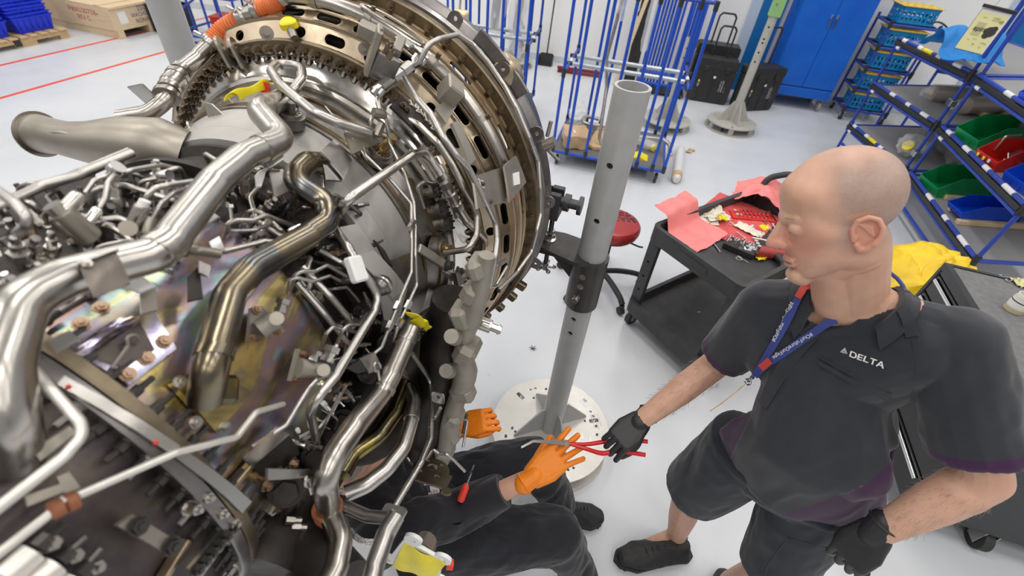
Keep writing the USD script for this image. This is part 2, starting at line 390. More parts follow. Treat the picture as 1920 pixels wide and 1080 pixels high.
# stands, floor, room
def floor_mat():
    n = {'g': ('geometry', {}), 'n1': ('noise_texture', {'scale': .7, 'detail': 6.0}), 'r1': ('rgb_ramp', {'ramp': [(.3, (.60, .63, .67)), (.7, (.68, .70, .735))]}),
         'n2': ('noise_texture', {'scale': 9.0, 'detail': 6.0, 'roughness': .7}), 'r2': ('rgb_ramp', {'ramp': [(.26, (.60, .62, .64)), (.36, (1, 1, 1))]}),
         'mp': ('mapping', {'scale': (1.6, .35, 1), 'rotation': (0, 0, .5)}), 'n3': ('noise_texture', {'scale': 3.2, 'detail': 9.0, 'roughness': .75, 'distortion': 1.5}), 'r3': ('rgb_ramp', {'ramp': [(.27, (.86, .86, .86)), (.33, (1, 1, 1))]}),
         'm': ('mix_color', {'blend_type': 'multiply', 'fac': .55}), 'm2': ('mix_color', {'blend_type': 'multiply', 'fac': .5}),
         'mr': ('map_range', {'from_min': .35, 'from_max': .65, 'to_min': .24, 'to_max': .40}), 'b': ('bump', {'strength': .04, 'distance': .002}),
         'p': ('principled_bsdf', {'specular_ior_level': .45})}
    l = [('g.position', 'n1.vector'), ('g.position', 'n2.vector'), ('g.position', 'mp.vector'), ('mp.vector', 'n3.vector'), ('n1.fac', 'r1.fac'), ('n2.fac', 'r2.fac'), ('n3.fac', 'r3.fac'),
         ('r1.color', 'm.a'), ('r2.color', 'm.b'), ('m.result', 'm2.a'), ('r3.color', 'm2.b'), ('m2.result', 'p.base_color'), ('n1.fac', 'mr.value'), ('mr.result', 'p.roughness'),
         ('n2.fac', 'b.height'), ('b.normal', 'p.normal')]
    M['floor_paint'] = usdkit.material(stage, '/World/Looks/floor_paint', n, l, surface='p.BSDF')
floor_mat()
pm('wall_white', (.90, .90, .90), .6, 0, (.87, .88, .885), 1.5)
pm('wall_far', (.42, .42, .42), .7)
pm('wall_grey', (.62, .66, .70), .6)
pm('ceiling_white', (.22, .22, .22), .8)
pm('lamp_housing', (.75, .75, .75), .5)
pm('tape_red', (.78, .055, .045), .45, 0, (.80, .09, .03), 3)
pm('stand_grey', (.46, .465, .465), .45, .1, (.42, .425, .43), 18, rough2=.5, bump=(160, .08))
pm('stand_pale', (.50, .49, .45), .5, .1, (.45, .44, .40), 14)
pm('base_plate', (.66, .64, .60), .33, .25, (.60, .59, .55), 12)
pm('black_steel', (.045, .043, .042), .42, .3, (.065, .06, .058), 15)
pm('gunmetal', (.09, .095, .10), .38, .7)
pm('steel', (.55, .55, .54), .3, 1.0)
pm('chrome', (.82, .82, .82), .1, 1.0)
pm('galv', (.52, .56, .60), .4, .7, (.46, .50, .54), 20)
pm('aluminium', (.72, .72, .71), .32, 1.0)
pm('rubber', (.035, .035, .035), .65)
pm('caster_grey', (.36, .35, .34), .55)
pm('blue_tube', (.008, .075, .52), .36, 0, (.006, .065, .46), 8)
pm('blue_rack', (.025, .065, .42), .38, 0, (.02, .055, .36), 10)
pm('blue_cabinet', (.002, .10, .56), .36, 0, (.003, .13, .60), 3.5, rough2=.46)
pm('blue_pilaster', (.0, .145, .42), .45)
pm('pale_blue', (.50, .60, .74), .5)
pm('blue_bin', (.006, .028, .60), .38, 0, (.008, .04, .68), 10)
pm('blue_bin2', (.004, .075, .68), .36)
pm('cyan_crate', (.0, .27, .62), .45, 0, (.0, .23, .55), 10)
pm('cyan_cloth', (.005, .20, .58), .55)
pm('yellow_lid', (.92, .62, .09), .5)
pm('green_bin', (.003, .26, .075), .4, 0, (.004, .30, .09), 9)
pm('green_paint', (.27, .50, .20), .5)
pm('red_bin', (.62, .02, .015), .4)
pm('black_plastic', (.018, .018, .019), .5, 0, (.026, .026, .027), 20, bump=(200, .12))
pm('black_gloss', (.018, .018, .02), .22)
pm('cart_plastic', (.032, .032, .034), .55, 0, (.050, .050, .053), 9, bump=(260, .18))
pm('mat_grey', (.135, .135, .14), .75, 0, (.175, .175, .18), 40, bump=(220, .3))
pm('shelf_grey', (.30, .30, .31), .6, .2)
pm('cabinet_black', (.04, .042, .045), .4, .1)
pm('joint_black', (.025, .025, .027), .5)
def wood(name, c1, c2, c3, st=(1, 14, 14)):
    n = {'tc': ('texture_coordinate', {}), 'mp': ('mapping', {'scale': st}), 'n1': ('noise_texture', {'scale': 3.0, 'detail': 8.0, 'roughness': .65, 'distortion': .6}),
         'r': ('rgb_ramp', {'ramp': [(.3, c1), (.5, c2), (.7, c3)]}), 'b': ('bump', {'strength': .15, 'distance': .002}), 'p': ('principled_bsdf', {'roughness': .62})}
    M[name] = usdkit.material(stage, '/World/Looks/' + name, n, [('tc.object', 'mp.vector'), ('mp.vector', 'n1.vector'), ('n1.fac', 'r.fac'), ('r.color', 'p.base_color'), ('n1.fac', 'b.height'), ('b.normal', 'p.normal')], surface='p.BSDF')
wood('crate_wood', (.60, .44, .26), (.74, .58, .38), (.66, .49, .30))
wood('pallet_wood', (.42, .28, .14), (.60, .42, .22), (.50, .34, .17))
wood('pine', (.66, .50, .31), (.76, .60, .40), (.70, .54, .34))
pm('cardboard', (.60, .42, .245), .75, 0, (.54, .37, .21), 7)
pm('paper_white', (.85, .85, .83), .7)
pm('paper_yellow', (.83, .81, .42), .6)
pm('ink_dark', (.05, .05, .05), .6)
pm('ink_olive', (.42, .40, .20), .6)
pm('ink_pale', (.58, .56, .30), .6)
pm('ink_red', (.45, .05, .05), .6)
pm('ink_blue', (.05, .07, .28), .6)
pm('label_white', (.82, .83, .85), .5)
pm('label_yellow', (.88, .72, .04), .5)
pm('stool_red', (.33, .018, .022), .32, 0, (.38, .025, .028), 6)
pm('wipe_pink', (.86, .27, .26), .8, 0, (.80, .22, .22), 12)
pm('wipe_red', (.66, .10, .10), .8, 0, (.56, .075, .08), 14)
pm('cotton', (.78, .73, .63), .85, 0, (.70, .65, .55), 20)
pm('tarp_yellow', (.86, .60, .01), .42, 0, (.78, .50, .01), 12)
pm('broom_red', (.20, .02, .025), .8)
pm('drill_red', (.34, .035, .03), .45)
pm('jar_body', (.78, .77, .70), .4)
pm('jar_paint', (.52, .47, .30), .5)
pm('clear_bag', (.9, .91, .92), .12, 0, alpha=.3, bump=(30, .5, .01))
pm('bubble_wrap', (.86, .87, .88), .25, 0, bump=(90, .9, .006), alpha=.8)
pm('bag_dark', (.30, .31, .28), .25, 0, alpha=.55)
# people
def skin(name, c1, c2, c3):
    n = {'tc': ('texture_coordinate', {}), 'n1': ('noise_texture', {'scale': 26.0, 'detail': 4.0}), 'n2': ('noise_texture', {'scale': 260.0, 'detail': 3.0}),
         'r': ('rgb_ramp', {'ramp': [(.32, c1), (.5, c2), (.7, c3)]}), 'b': ('bump', {'strength': .12, 'distance': .0015}),
         'p': ('principled_bsdf', {'roughness': .46, 'subsurface_weight': .12, 'subsurface_scale': .01, 'specular_ior_level': .42})}
    M[name] = usdkit.material(stage, '/World/Looks/' + name, n, [('tc.object', 'n1.vector'), ('tc.object', 'n2.vector'), ('n1.fac', 'r.fac'), ('r.color', 'p.base_color'), ('n2.fac', 'b.height'), ('b.normal', 'p.normal')], surface='p.BSDF')
skin('skin_arm', (.62, .36, .25), (.70, .44, .32), (.66, .39, .27))
def skin_head():
    # stubble-grey cropped hair, ruddy cheeks and ears come from the mesh's own colours
    n = {'a': ('attribute', {'attribute': 'displayColor'}), 'tc': ('texture_coordinate', {}), 'n1': ('noise_texture', {'scale': 30.0, 'detail': 4.0}), 'r': ('rgb_ramp', {'ramp': [(.3, (.90, .86, .84)), (.7, (1.0, 1.0, 1.0))]}),
         'm': ('mix_color', {'blend_type': 'multiply', 'fac': 1.0}), 'n2': ('noise_texture', {'scale': 420.0, 'detail': 3.0}), 'b': ('bump', {'strength': .15, 'distance': .001}),
         'p': ('principled_bsdf', {'roughness': .44, 'subsurface_weight': .12, 'subsurface_scale': .008, 'specular_ior_level': .45})}
    M['skin_head'] = usdkit.material(stage, '/World/Looks/skin_head', n, [('tc.object', 'n1.vector'), ('n1.fac', 'r.fac'), ('a.color', 'm.a'), ('r.color', 'm.b'), ('m.result', 'p.base_color'), ('tc.object', 'n2.vector'), ('n2.fac', 'b.height'), ('b.normal', 'p.normal')], surface='p.BSDF')
skin_head()
pm('eye_white', (.80, .78, .74), .25)
pm('eye_dark', (.08, .07, .06), .2)
pm('polo', (.019, .0225, .031), .85, 0, (.0155, .0185, .026), 30, bump=(900, .25, .0008), sheen_weight=.25, sheen_roughness=.5)
pm('polo_purple', (.034, .004, .044), .85, 0, (.041, .005, .052), 30, bump=(900, .2, .0008), sheen_weight=.2)
pm('shorts', (.015, .019, .029), .85, 0, (.012, .016, .024), 25, bump=(700, .25, .0008), sheen_weight=.2)
pm('trousers', (.009, .0105, .016), .85, 0, (.013, .015, .022), 18, bump=(600, .25, .0008), sheen_weight=.2)
pm('jacket', (.007, .007, .011), .85, 0, (.011, .011, .016), 18, bump=(600, .25, .0008), sheen_weight=.2)
pm('shoe_black', (.018, .018, .019), .6, 0, (.028, .028, .03), 40, bump=(300, .3))
pm('sole_black', (.02, .02, .02), .7)
pm('glove_black', (.022, .022, .024), .45, 0, bump=(160, .25))
pm('glove_orange', (.92, .27, .01), .45, 0, (.88, .22, .005), 16, bump=(120, .2))
pm('grip_red', (.62, .008, .012), .32)
pm('sock_white', (.80, .79, .77), .85)
pm('lanyard_blue', (.035, .055, .25), .6)
pm('lanyard_red', (.60, .06, .04), .6)
pm('white_print', (.80, .80, .80), .6)
pm('belt_black', (.025, .024, .023), .45)
pm('badge', (.82, .84, .86), .4)
pm('hair_grey', (.30, .26, .24), .8)
# ------------------------------------------------------------ room shell
obj('floor', bx((-1.5, 1.5, -.05), (24, 19, .1), 0), 'floor_paint', smooth=False, kind='structure')
WA = math.radians(6.3)                                            # the back wall runs at a slight angle
WX, WY = A([math.cos(WA), math.sin(WA), 0]), A([-math.sin(WA), math.cos(WA), 0])
WO = A([-2.4, 7.78, 0])
def wallp(u, v=0.0, z=0.0): return WO + WX * u - WY * v + A([0, 0, z])   # u along the wall, v out of it
def wbox(u, v, z, s, bev=0): return place(bx((0, 0, 0), s, bev), wallp(u, v, z), WX, -WY if False else WY, A([0, 0, 1.]))
obj('wall_back', wbox(0, -.1, CEIL / 2, (30, .2, CEIL)), 'wall_white', smooth=False, kind='structure')
obj('wall_left', bx((-12.4, 1.5, CEIL / 2), (.2, 22, CEIL), 0), 'wall_far', smooth=False, kind='structure')
obj('wall_right', bx((9.6, 1.5, CEIL / 2), (.2, 22, CEIL), 0), 'wall_far', smooth=False, kind='structure')
obj('wall_front', bx((-1.5, -7.6, CEIL / 2), (24, .2, CEIL), 0), 'wall_far', smooth=False, kind='structure')
obj('ceiling', bx((-1.5, 1.5, CEIL + .05), (24, 22, .1), 0), 'ceiling_white', smooth=False, kind='structure')
obj('baseboard_back', wbox(0, .008, .05, (30, .016, .1), .004), 'wall_grey', smooth=False, kind='structure')
# blue pilasters on the back wall, each with a pale edge strip, and a pale dado behind the racks on the right
for n_, pxa, pxb in ((1, (1392, 110), (1432, 116)), (2, (1868, 92), (1925, 102))):
    a, b = [(lambda P: (P - WO) @ WX)(atplane(*q, WO - WY * .06, WY)) for q in (pxa, pxb)]
    t = obj('trim_%d' % n_, wbox((a + b) / 2, .03, 1.6, (abs(b - a), .06, 3.2), .004), 'blue_pilaster', smooth=False, kind='structure')
    obj('edge_strip', wbox(a - .07, .02, 1.6, (.14, .04, 3.2), .004), 'pale_blue', t, smooth=False)
# red floor tape of the walkway
def tape(name, p0, p1, w, label):
    d = unit(p1 - p0); q = A([-d[1], d[0], 0]) * w / 2; z = A([0, 0, .0012])
    a, b = p0 - d * 3, p1 + d * 6
    single(name, place(bx((0, 0, .0006), (np.linalg.norm(b - a), w, .0012), .0003), (a + b) / 2, d, unit(q), A([0, 0, 1.])), 'tape_red', label, 'floor tape', 'red tape lines of the walkway')
tape('floor_tape', atz(0, 122.8), atz(280.5, 57.8), .055, 'red floor tape line of the walkway, the one nearer the wooden crate and pallet')
tape('floor_tape', atz(0, 184.3), atz(297.2, 100.4), .055, 'red floor tape line of the walkway, the one nearer the engine')
# the lamps' housings belong to the ceiling
for x, y in LAMPS:
    obj('lamp_housing', bx((x, y, CEIL - .05), (.54, 1.54, .05)), 'lamp_housing', '/World/ceiling', smooth=False)
# ------------------------------------------------------------ engine stands
def stand_base(t, r, plate, dark=True):
    obj('lower_ring', lathe([(r - .055, 0), (r + .012, 0), (r + .012, .012), (r - .055, .012)], n=48, closed=True), plate, t)
    m = Manifold.cylinder(.012, r, r, 48).translate([0, 0, .085])
    holes = []
    for k in range(4):
        a = math.radians(20 + 90 * k)
        for da, rr in ((.28, r * .80), (.40, r * .80), (.2, r * .62), (.44, r * .62)):
            holes.append((rr * math.cos(a + da), rr * math.sin(a + da)))
    for hx, hy in holes: m = m - Manifold.cylinder(.03, .007, .007, 10).translate([hx, hy, .075])
    for k in range(3):
        a = math.radians(150 + 120 * k)
        s = CrossSection([[(-.022, -.008), (.022, -.008), (.022, .008), (-.022, .008)]]).offset(.003, manifold3d.JoinType.Round).extrude(.03).rotate([0, 0, math.degrees(a)]).translate([r * .78 * math.cos(a), r * .78 * math.sin(a), .075])
        m = m - s
    top = obj('base_plate', m, plate, t)
    for k in range(6):
        a = math.radians(30 + 60 * k)
        obj('spacer', rotz(bx((r - .03, 0, .0485), (.018, .06, .073)), a), plate, t)
    for k in range(3):
        a = math.radians(0 + 120 * k); c = A([math.cos(a), math.sin(a), 0]) * (r * .62)
        w = obj('caster', cyl(c + A([-.012, 0, .028]), c + A([.012, 0, .028]), .028, 14), 'rubber', t)
        obj('caster_fork', [bx(c + A([s * .02, 0, .06]), (.004, .03, .08)) for s in (-1, 1)] + [bx(c + A([0, 0, .081]), (.05, .04, .006))], 'steel', w)
    for hx, hy in holes: pass
    return top
def gussets(t, rp, mat, z0=.097, w=.15, h=.17, th=.008, n=4, ph=45):
    for k in range(n):
        a = math.radians(ph + 360 / n * k); X = A([math.cos(a), math.sin(a), 0])
        obj('gusset', prism([(rp - .002, 0), (rp + w, 0), (rp + w, .012), (rp + .02, h), (rp - .002, h)], th, A([0, 0, z0]) - np.cross(X, A([0, 0, 1.])) * th / 2, X, A([0, 0, 1.])), mat, t)
PR, PH = .0515, 1.797
def post_mesh(z0, z1, r, wall, holes, az):
    m = Manifold.cylinder(z1 - z0, r, r, 40).translate([0, 0, z0]) - Manifold.cylinder(z1 - z0, r - wall, r - wall, 40).translate([0, 0, z0 + .3])
    for z, hr in holes:
        m = m - Manifold.cylinder(.4, hr, hr, 16).translate([0, 0, -.2]).rotate([90, 0, 0]).rotate([0, 0, az]).translate([0, 0, z])
    return m
STX, STY = -.088, 1.35
st = thing('engine_stand', 'grey tubular engine stand with black bracket, standing on a round plate beside the stool', 'engine stand', (STX, STY, 0))
stand_base(st, .302, 'base_plate')
gussets(st, PR, 'stand_grey', n=4, ph=38)
HOLES = [(1.58, .0105), (1.385, .0105), (.93, .0105), (.85, .0105)]
obj('post', post_mesh(.097, PH, PR, .009, HOLES, -10), 'stand_grey', st)
for k, (a, rr) in enumerate([(10, .24), (22, .24), (100, .2), (112, .23), (205, .2), (215, .24), (236, .21), (300, .24), (322, .22)]):
    q = A([math.cos(math.radians(a)) * rr, math.sin(math.radians(a)) * rr, .097])
    obj('plate_bolt', hexa(q, (0, 0, 1), .011, .006), 'bolt_dark', st)
pl = obj('rating_plate', rotz(bx((.245, 0, .0975), (.03, .05, .001), .0002), math.radians(58)), 'label_white', st, smooth=False, label='white CE sticker on the base plate')
a_ = math.radians(58); text('CE', .014, A([math.cos(a_) * .252, math.sin(a_) * .252, .0982]) + A([-math.sin(a_), math.cos(a_), 0]) * .02, A([math.sin(a_), -math.cos(a_), 0]), A([-math.cos(a_), -math.sin(a_), 0]) * -1, 'ink_dark', pl)
for i, s in enumerate(('POTTED AXIS', 'MAX LOAD 2000', 'SERIAL NO. 16')):
    a_ = math.radians(28); X = A([math.sin(a_), -math.cos(a_), 0]); Y = A([math.cos(a_), math.sin(a_), 0])
    text(s, .008, Y * (.262 - i * .018) - X * .045 + A([0, 0, .0972]), X, Y, 'stand_pale', st, depth=.0003)
# black sleeve with the trunnion bracket
sl0, sl1 = .985, 1.215
m = Manifold.cylinder(sl1 - sl0, .0625, .0625, 40).translate([0, 0, sl0]) - Manifold.cylinder(1, PR + .0008, PR + .0008, 40).translate([0, 0, sl0 - .2])
sl = obj('sleeve', m, 'black_steel', st)
for z in (1.155, 1.11):
    d = A([math.sin(math.radians(-10)), -math.cos(math.radians(-10)), 0]); obj('plug', cyl(d * .06 + A([0, 0, z]), d * .0636 + A([0, 0, z]), .0125, 16), 'steel', sl)
d = A([math.sin(math.radians(-10)), -math.cos(math.radians(-10)), 0]); q = d * .0625 + A([0, 0, 1.065])
obj('locking_pin', [cyl(q - d * .01, q + d * .03, .008, 12), cyl(q + d * .012, q + d * .02, .013, 12), cyl(q + d * .028, q + d * .036, .0125, 12)], 'steel', sl)
obj('pin_hole', cyl(d * .06 + A([0, 0, 1.03]), d * .0628 + A([0, 0, 1.03]), .011, 14), 'hole_dark', sl)
br = obj('bracket_plate', prism(Polygon([(-.205, -.035), (-.205, .075), (-.12, .085), (.0, .066), (.0, -.066), (-.05, -.075)]).difference(Point(0, 0).buffer(PR + .002)), .014, (0, 0, 1.206)), 'black_steel', st)
obj('rib', prism([(-.20, 1.206), (-.062, 1.206), (-.062, 1.09), (-.135, 1.165), (-.20, 1.165)], .012, (0, .01, 0), (1, 0, 0), (0, 0, 1)), 'black_steel', br)
jb = A([-.165, .02, 0])
obj('jack_screw', [cyl(jb + A([0, 0, 1.09]), jb + A([0, 0, 1.335]), .0085, 12)], 'gunmetal', br)
obj('jack_nut', [cyl(jb + A([0, 0, 1.22]), jb + A([0, 0, 1.245]), .02, 6), cyl(jb + A([0, 0, 1.22]), jb + A([0, 0, 1.226]), .025, 16), cyl(jb + A([0, 0, 1.25]), jb + A([0, 0, 1.262]), .017, 6)], 'nut_bright', br)
kn = [cyl(jb + A([0, 0, 1.082]), jb + A([0, 0, 1.112]), .013, 14)]
for k in range(5):
    a = 2 * math.pi * k / 5 + .3; e = A([math.cos(a), math.sin(a), 0]); kn += [cyl(jb + A([0, 0, 1.096]), jb + A([0, 0, 1.094]) + e * .034, .0075, 8), ball(jb + A([0, 0, 1.094]) + e * .034, .0095, 1)]
obj('star_knob', kn, 'steel', br)
ck = obj('clevis_block', [bx(jb + A([0, -.02, 1.37]), (.042, .022, .10)), bx(jb + A([0, .03, 1.37]), (.042, .022, .10)), bx(jb + A([0, .005, 1.335]), (.042, .05, .03))], 'gunmetal', st)
pz = 1.385
obj('trunnion_pin', [cyl((-.31, .02, pz), (-.075, .02, pz), .017, 18)] , 'gunmetal', ck)
[obj('pin_collar', cyl((a, .02, pz), (b, .02, pz), r, 22), 'gunmetal', ck) for a, b, r in ((-.135, -.115, .03), (-.085, -.072, .032), (-.225, -.205, .032))]
# the stand on the far side of the engine
s2 = thing('engine_stand', 'plain grey tubular engine stand behind the engine on its left, near the red tape', 'engine stand', (-1.72, 1.36, 0))
stand_base(s2, .302, 'base_plate'); gussets(s2, PR, 'stand_grey', n=4, ph=38)
obj('post', post_mesh(.097, PH, PR, .009, HOLES, 170), 'stand_grey', s2)
obj('sleeve', Manifold.cylinder(.23, .0625, .0625, 32).translate([0, 0, sl0]) - Manifold.cylinder(1, PR + .0008, PR + .0008, 32).translate([0, 0, sl0 - .2]), 'black_steel', s2)
obj('bracket_plate', prism(Polygon([(.205, -.035), (.205, .075), (.0, .066), (.0, -.066)]).difference(Point(0, 0).buffer(PR + .002)), .014, (0, 0, 1.206)), 'black_steel', s2)
obj('jack_screw', cyl((.165, .02, 1.09), (.165, .02, 1.335), .0085, 10), 'gunmetal', s2)
obj('clevis_block', bx((.165, .02, 1.37), (.042, .07, .10)), 'gunmetal', s2)
obj('trunnion_pin', cyl((.27, .02, pz), (.075, .02, pz), .017, 16), 'gunmetal', s2)
# pale stands parked along the back wall
def far_stand(P, label, ph, green=False, r=.30, top=1.9, az=-15):
    t = thing('engine_stand', label, 'engine stand', P)
    stand_base(t, r, 'stand_pale')
    gussets(t, .045, 'stand_pale', w=.16, h=.24, n=4, ph=ph)
    hs = [(z, .011) for z in (.80, .90, 1.0, 1.04, 1.16)]
    obj('post', post_mesh(.097, top, .047, .008, hs, az), 'stand_pale', t)
    if green:
        g = obj('green_head', [bx((0, 0, 1.46), (.125, .115, .40), .006)], 'green_paint', t, label='green painted head of the stand')
        obj('head_bolt', hexa((-.02, -.0575, 1.38), (0, -1, 0), .016, .008, .013), 'steel', g)
    return t
FS1 = atz(1367, 240, 0); far_stand((FS1[0], FS1[1], 0), 'pale engine stand with a green head, standing in front of the black cases', 20, True)
FS2 = atz(1245, 238, 0); far_stand((FS2[0], FS2[1] + .05, 0), 'pale engine stand standing just behind the central blue tube cart', 50, False, top=1.0)
FS3 = atz(964, 122, 0); far_stand((FS3[0], FS3[1], 0), 'pale engine stand against the back wall, left of the black dustpan', 50, False, r=.27, top=1.0)
# ------------------------------------------------------------ blue tube carts
TR_ = .0145
def joint(p, d, l=.07, r=.019): d = unit(d); return cyl(A(p) - d * l / 2, A(p) + d * l / 2, r, 10)
def tube_cart(label, loc, rz, group=None, W=1.11, D=.88, Ht=1.58, rail=.9):
    t = thing('tube_cart', label, 'cart', loc, rz, group)
    z0 = .15
    x0, x1, y0, y1 = -W / 2, W / 2, -D / 2, D / 2
    for a, b in (((x0, y0), (x1, y0)), ((x0, y1), (x1, y1)), ((x0, y0), (x0, y1)), ((x1, y0), (x1, y1))):
        obj('base_rail', cyl((*a, z0), (*b, z0), TR_, 10), 'blue_tube', t)
        obj('top_rail', cyl((*a, Ht), (*b, Ht), TR_, 10), 'blue_rack', t)
    obj('deck', bx((0, 0, z0 + .005), (W - .02, D - .02, .012)), 'mat_grey', t)
    fr = [0, .13, .30, .46, .62, .76, .90, 1.0]
    for f in fr:
        x = x0 + W * f; u = obj('upright', cyl((x, y0, z0), (x, y0, Ht), TR_, 10), 'blue_tube', t)
        [obj('joint', joint((x, y0, z), (0, 0, 1)), 'joint_black', u) for z in (z0 + .02, Ht - .02)]
    for f in (0, .2, .34, .62, .9, 1.0):
        x = x0 + W * f; u = obj('upright', cyl((x, y1, z0), (x, y1, Ht), TR_, 10), 'blue_tube', t)
        [obj('joint', joint((x, y1, z), (0, 0, 1)), 'joint_black', u) for z in (z0 + .02, Ht - .02)]
    for x in (x0, x1):
        u = obj('side_rail', cyl((x, y0, rail), (x, y1, rail), TR_, 10), 'blue_rack', t)
        [obj('joint', q_, 'joint_black', u) for q_ in (joint((x, y0, rail), (0, 0, 1)), joint((x, y1, rail), (0, 0, 1)), joint((x, y0 + .05, rail), (0, 1, 0)))]
        obj('label_sleeve', cyl((x, y0 + .36, rail), (x, y0 + .46, rail), TR_ + .001, 10), 'label_white', u)
        for f in (.36, .68): obj('joint', joint((x, y0 + D * f, rail), (1, 0, 0), .08), 'joint_black', u)
    for f in (.36, .68): obj('cross_bar', cyl((x0 + .03, y0 + D * f, rail), (x1 - .03, y0 + D * f, rail), .021, 12), 'galv', t)
    for x in (x0 + .05, x1 - .05):
        for y in (y0 + .05, y1 - .05):
            w = obj('caster', cyl((x - .012, y, .05), (x + .012, y, .05), .05, 16), 'rubber', t)
            obj('caster_fork', [bx((x + s * .018, y, .08), (.004, .03, .08)) for s in (-1, 1)] + [bx((x, y, .128), (.06, .06, .012)), cyl((x - .03, y, .05), (x + .03, y, .05), .006, 8)], 'steel', w)
    return t
R1 = (A([-.93, 4.396, 0]) + A([.139, 5.281, 0])) / 2; R1Z = math.atan2(.082, 1.108)
tube_cart('blue tube cart in the middle, carrying cardboard packages and bent pipes, behind the grey stand', (R1[0], R1[1], 0), R1Z)
R2 = A([-2.06, 5.29, 0])
c2 = tube_cart('blue tube cart at the left, partly hidden by the engine ring, with bagged pipes', (R2[0], R2[1], 0), R1Z + .06)
def on1(x, y, z): c, s = math.cos(R1Z), math.sin(R1Z); return A([R1[0] + c * x - s * y, R1[1] + s * x + c * y, z])
DECK = .162
def wt(name, label, cat, loc, group=None): return wthing(name, label, cat, loc, group)
# cardboard packages and pipes on the middle cart
def parcel(c, s, rz, label, seed):
    t = thing('cardboard_parcel', label, 'parcel', c, rz)
    m = trimesh.creation.box(s); m = m.subdivide().subdivide().subdivide(); v = m.vertices
    v += (meshkit.noise(v * 14 + seed, seed)[:, None] - .5) * .03 * A([1, 1, .8]); v[:, 2] += s[2] / 2 - v[:, 2].min() - s[2] / 2
    m.vertices = v; obj('wrapping', m, 'cardboard', t, smooth=20)
    obj('label', place(bx((0, 0, 0), (.10, .08, .001), .0002), (s[0] * .1, -s[1] * .12, s[2] + .014), A([1, 0, 0]), A([0, 1, 0]), A([0, 0, 1.])), 'paper_white', t, smooth=False)
    return t
parcel(on1(-.38, -.19, DECK), (.24, .32, .13), R1Z + .25, 'crumpled cardboard parcel with a white label, at the left end of the middle tube cart', 3)
parcel(on1(-.04, .0, DECK), (.34, .55, .03), R1Z - .1, 'flat cardboard parcel under the pipes on the middle tube cart', 5)
def pipe(name, label, pts, r, mat, cat='pipe', group=None, ends=True):
    P = [A(p, float) for p in pts]; t = wt(name, label, cat, P[0], group)
    obj('pipe_run', tube(P, r, 12, r * 4), mat, t)
    if ends:
        for a, b in ((P[0], P[1]), (P[-1], P[-2])):
            d = unit(b - a); obj('end_collar', cyl(a - d * .001, a + d * .018, r * 1.3, 14), mat, t)
    return t
pipe('bent_pipe', 'long bright pipe standing against the middle tube cart with a bent foot', [on1(-.02, -.22, .21), on1(-.09, -.2, .20), on1(-.13, -.18, .26), on1(-.17, 0.0, .7), on1(-.23, .06, .95), on1(-.19, .12, 1.5)], .017, 'tube_bright')
pipe('bent_pipe', 'U-shaped bright pipe lying on the cardboard of the middle tube cart', [on1(.06, .22, .25), on1(-.2, .16, .25), on1(-.34, .1, .27), on1(-.38, .26, .29), on1(-.2, .3, .27)], .018, 'tube_satin')
pipe('bent_pipe', 'grey bent pipe sticking out at the right end of the middle tube cart', [on1(.1, .14, .2), on1(.50, -.02, .3), on1(.58, -.08, .28), on1(.6, -.16, .2)], .02, 'tube_satin')
t = thing('yellow_wedge', 'small yellow folded card on the middle tube cart, right of the grey post', 'card', on1(.30, -.23, DECK), R1Z)
obj('card', prism([(-.09, 0), (.09, 0), (.0, .03)], .14, (0, .07, .0), (1, 0, 0), (0, 0, 1)), 'cap_yellow', t, smooth=False)
def bag(name, label, c, s, seed, mat='clear_bag', inner=None, cat='plastic bag', rz=0, tall=False):
    t = thing(name, label, cat, c, rz)
    m = trimesh.creation.icosphere(3, 1.0); v = m.vertices * A(s)
    k = meshkit.fbm(v * (3.0 / max(s)) + seed, 3, seed); v = v * (1 + (k[:, None] - .5) * .75); v[:, 2] -= v[:, 2].min(); m.vertices = v
    obj('film', m, mat, t, smooth=50)
    if inner: inner(t)
    return t
bag('plastic_bag', 'clear plastic bag holding a yellow cap, right half of the middle tube cart', on1(.36, .02, DECK), (.14, .09, .05), 4, inner=lambda t: obj('yellow_cap', cyl((.08, -.03, .045), (.11, -.035, .045), .035, 16), 'cap_yellow', t, label='yellow cap in the bag'), rz=-.4)
bag('plastic_bag', 'crumpled clear film bag at the left back corner of the middle tube cart', on1(-.42, .22, DECK), (.1, .12, .14), 8)
# bagged tubes hanging in the left cart
def on2(x, y, z): a = R1Z + .06; c, s = math.cos(a), math.sin(a); return A([R2[0] + c * x - s * y, R2[1] + s * x + c * y, z])
def bagtube(label, x, y, z, l, r, rx):
    t = thing('bagged_pipe', label, 'bagged pipe', on2(x, y, z), rx)
    obj('pipe_run', [tube([(0, 0, 0), (.03, 0, -l * .4), (0, .02, -l * .75), (.08, .02, -l)], r, 14, .1)], 'tube_bright', t)
    obj('pipe_mouth', cyl((.075, .02, -l * .985), (.0815, .02, -l * 1.008), r * .8, 14), 'hole_dark', t)
    m = trimesh.creation.icosphere(3, 1.0); v = m.vertices * A([r * 3.2, r * 2.4, l * .62]); k = meshkit.fbm(v * 9 + l, 3, 2); v = v * (1 + (k[:, None] - .5) * .7); v[:, 2] -= l * .55; v[:, 0] += .03
    m.vertices = v; obj('film', m, 'clear_bag', t, smooth=50)
bagtube('pipe in a clear bag hung on the left tube cart, nearest its right end', .36, -.06, 1.52, .72, .035, .5)
bagtube('pipe in a clear bag hung on the left tube cart, second from its right end', .14, -.02, 1.5, .55, .045, 2.0)
bagtube('thin pipe in a clear bag hung at the back of the left tube cart', .30, .3, 1.5, .6, .02, .2)
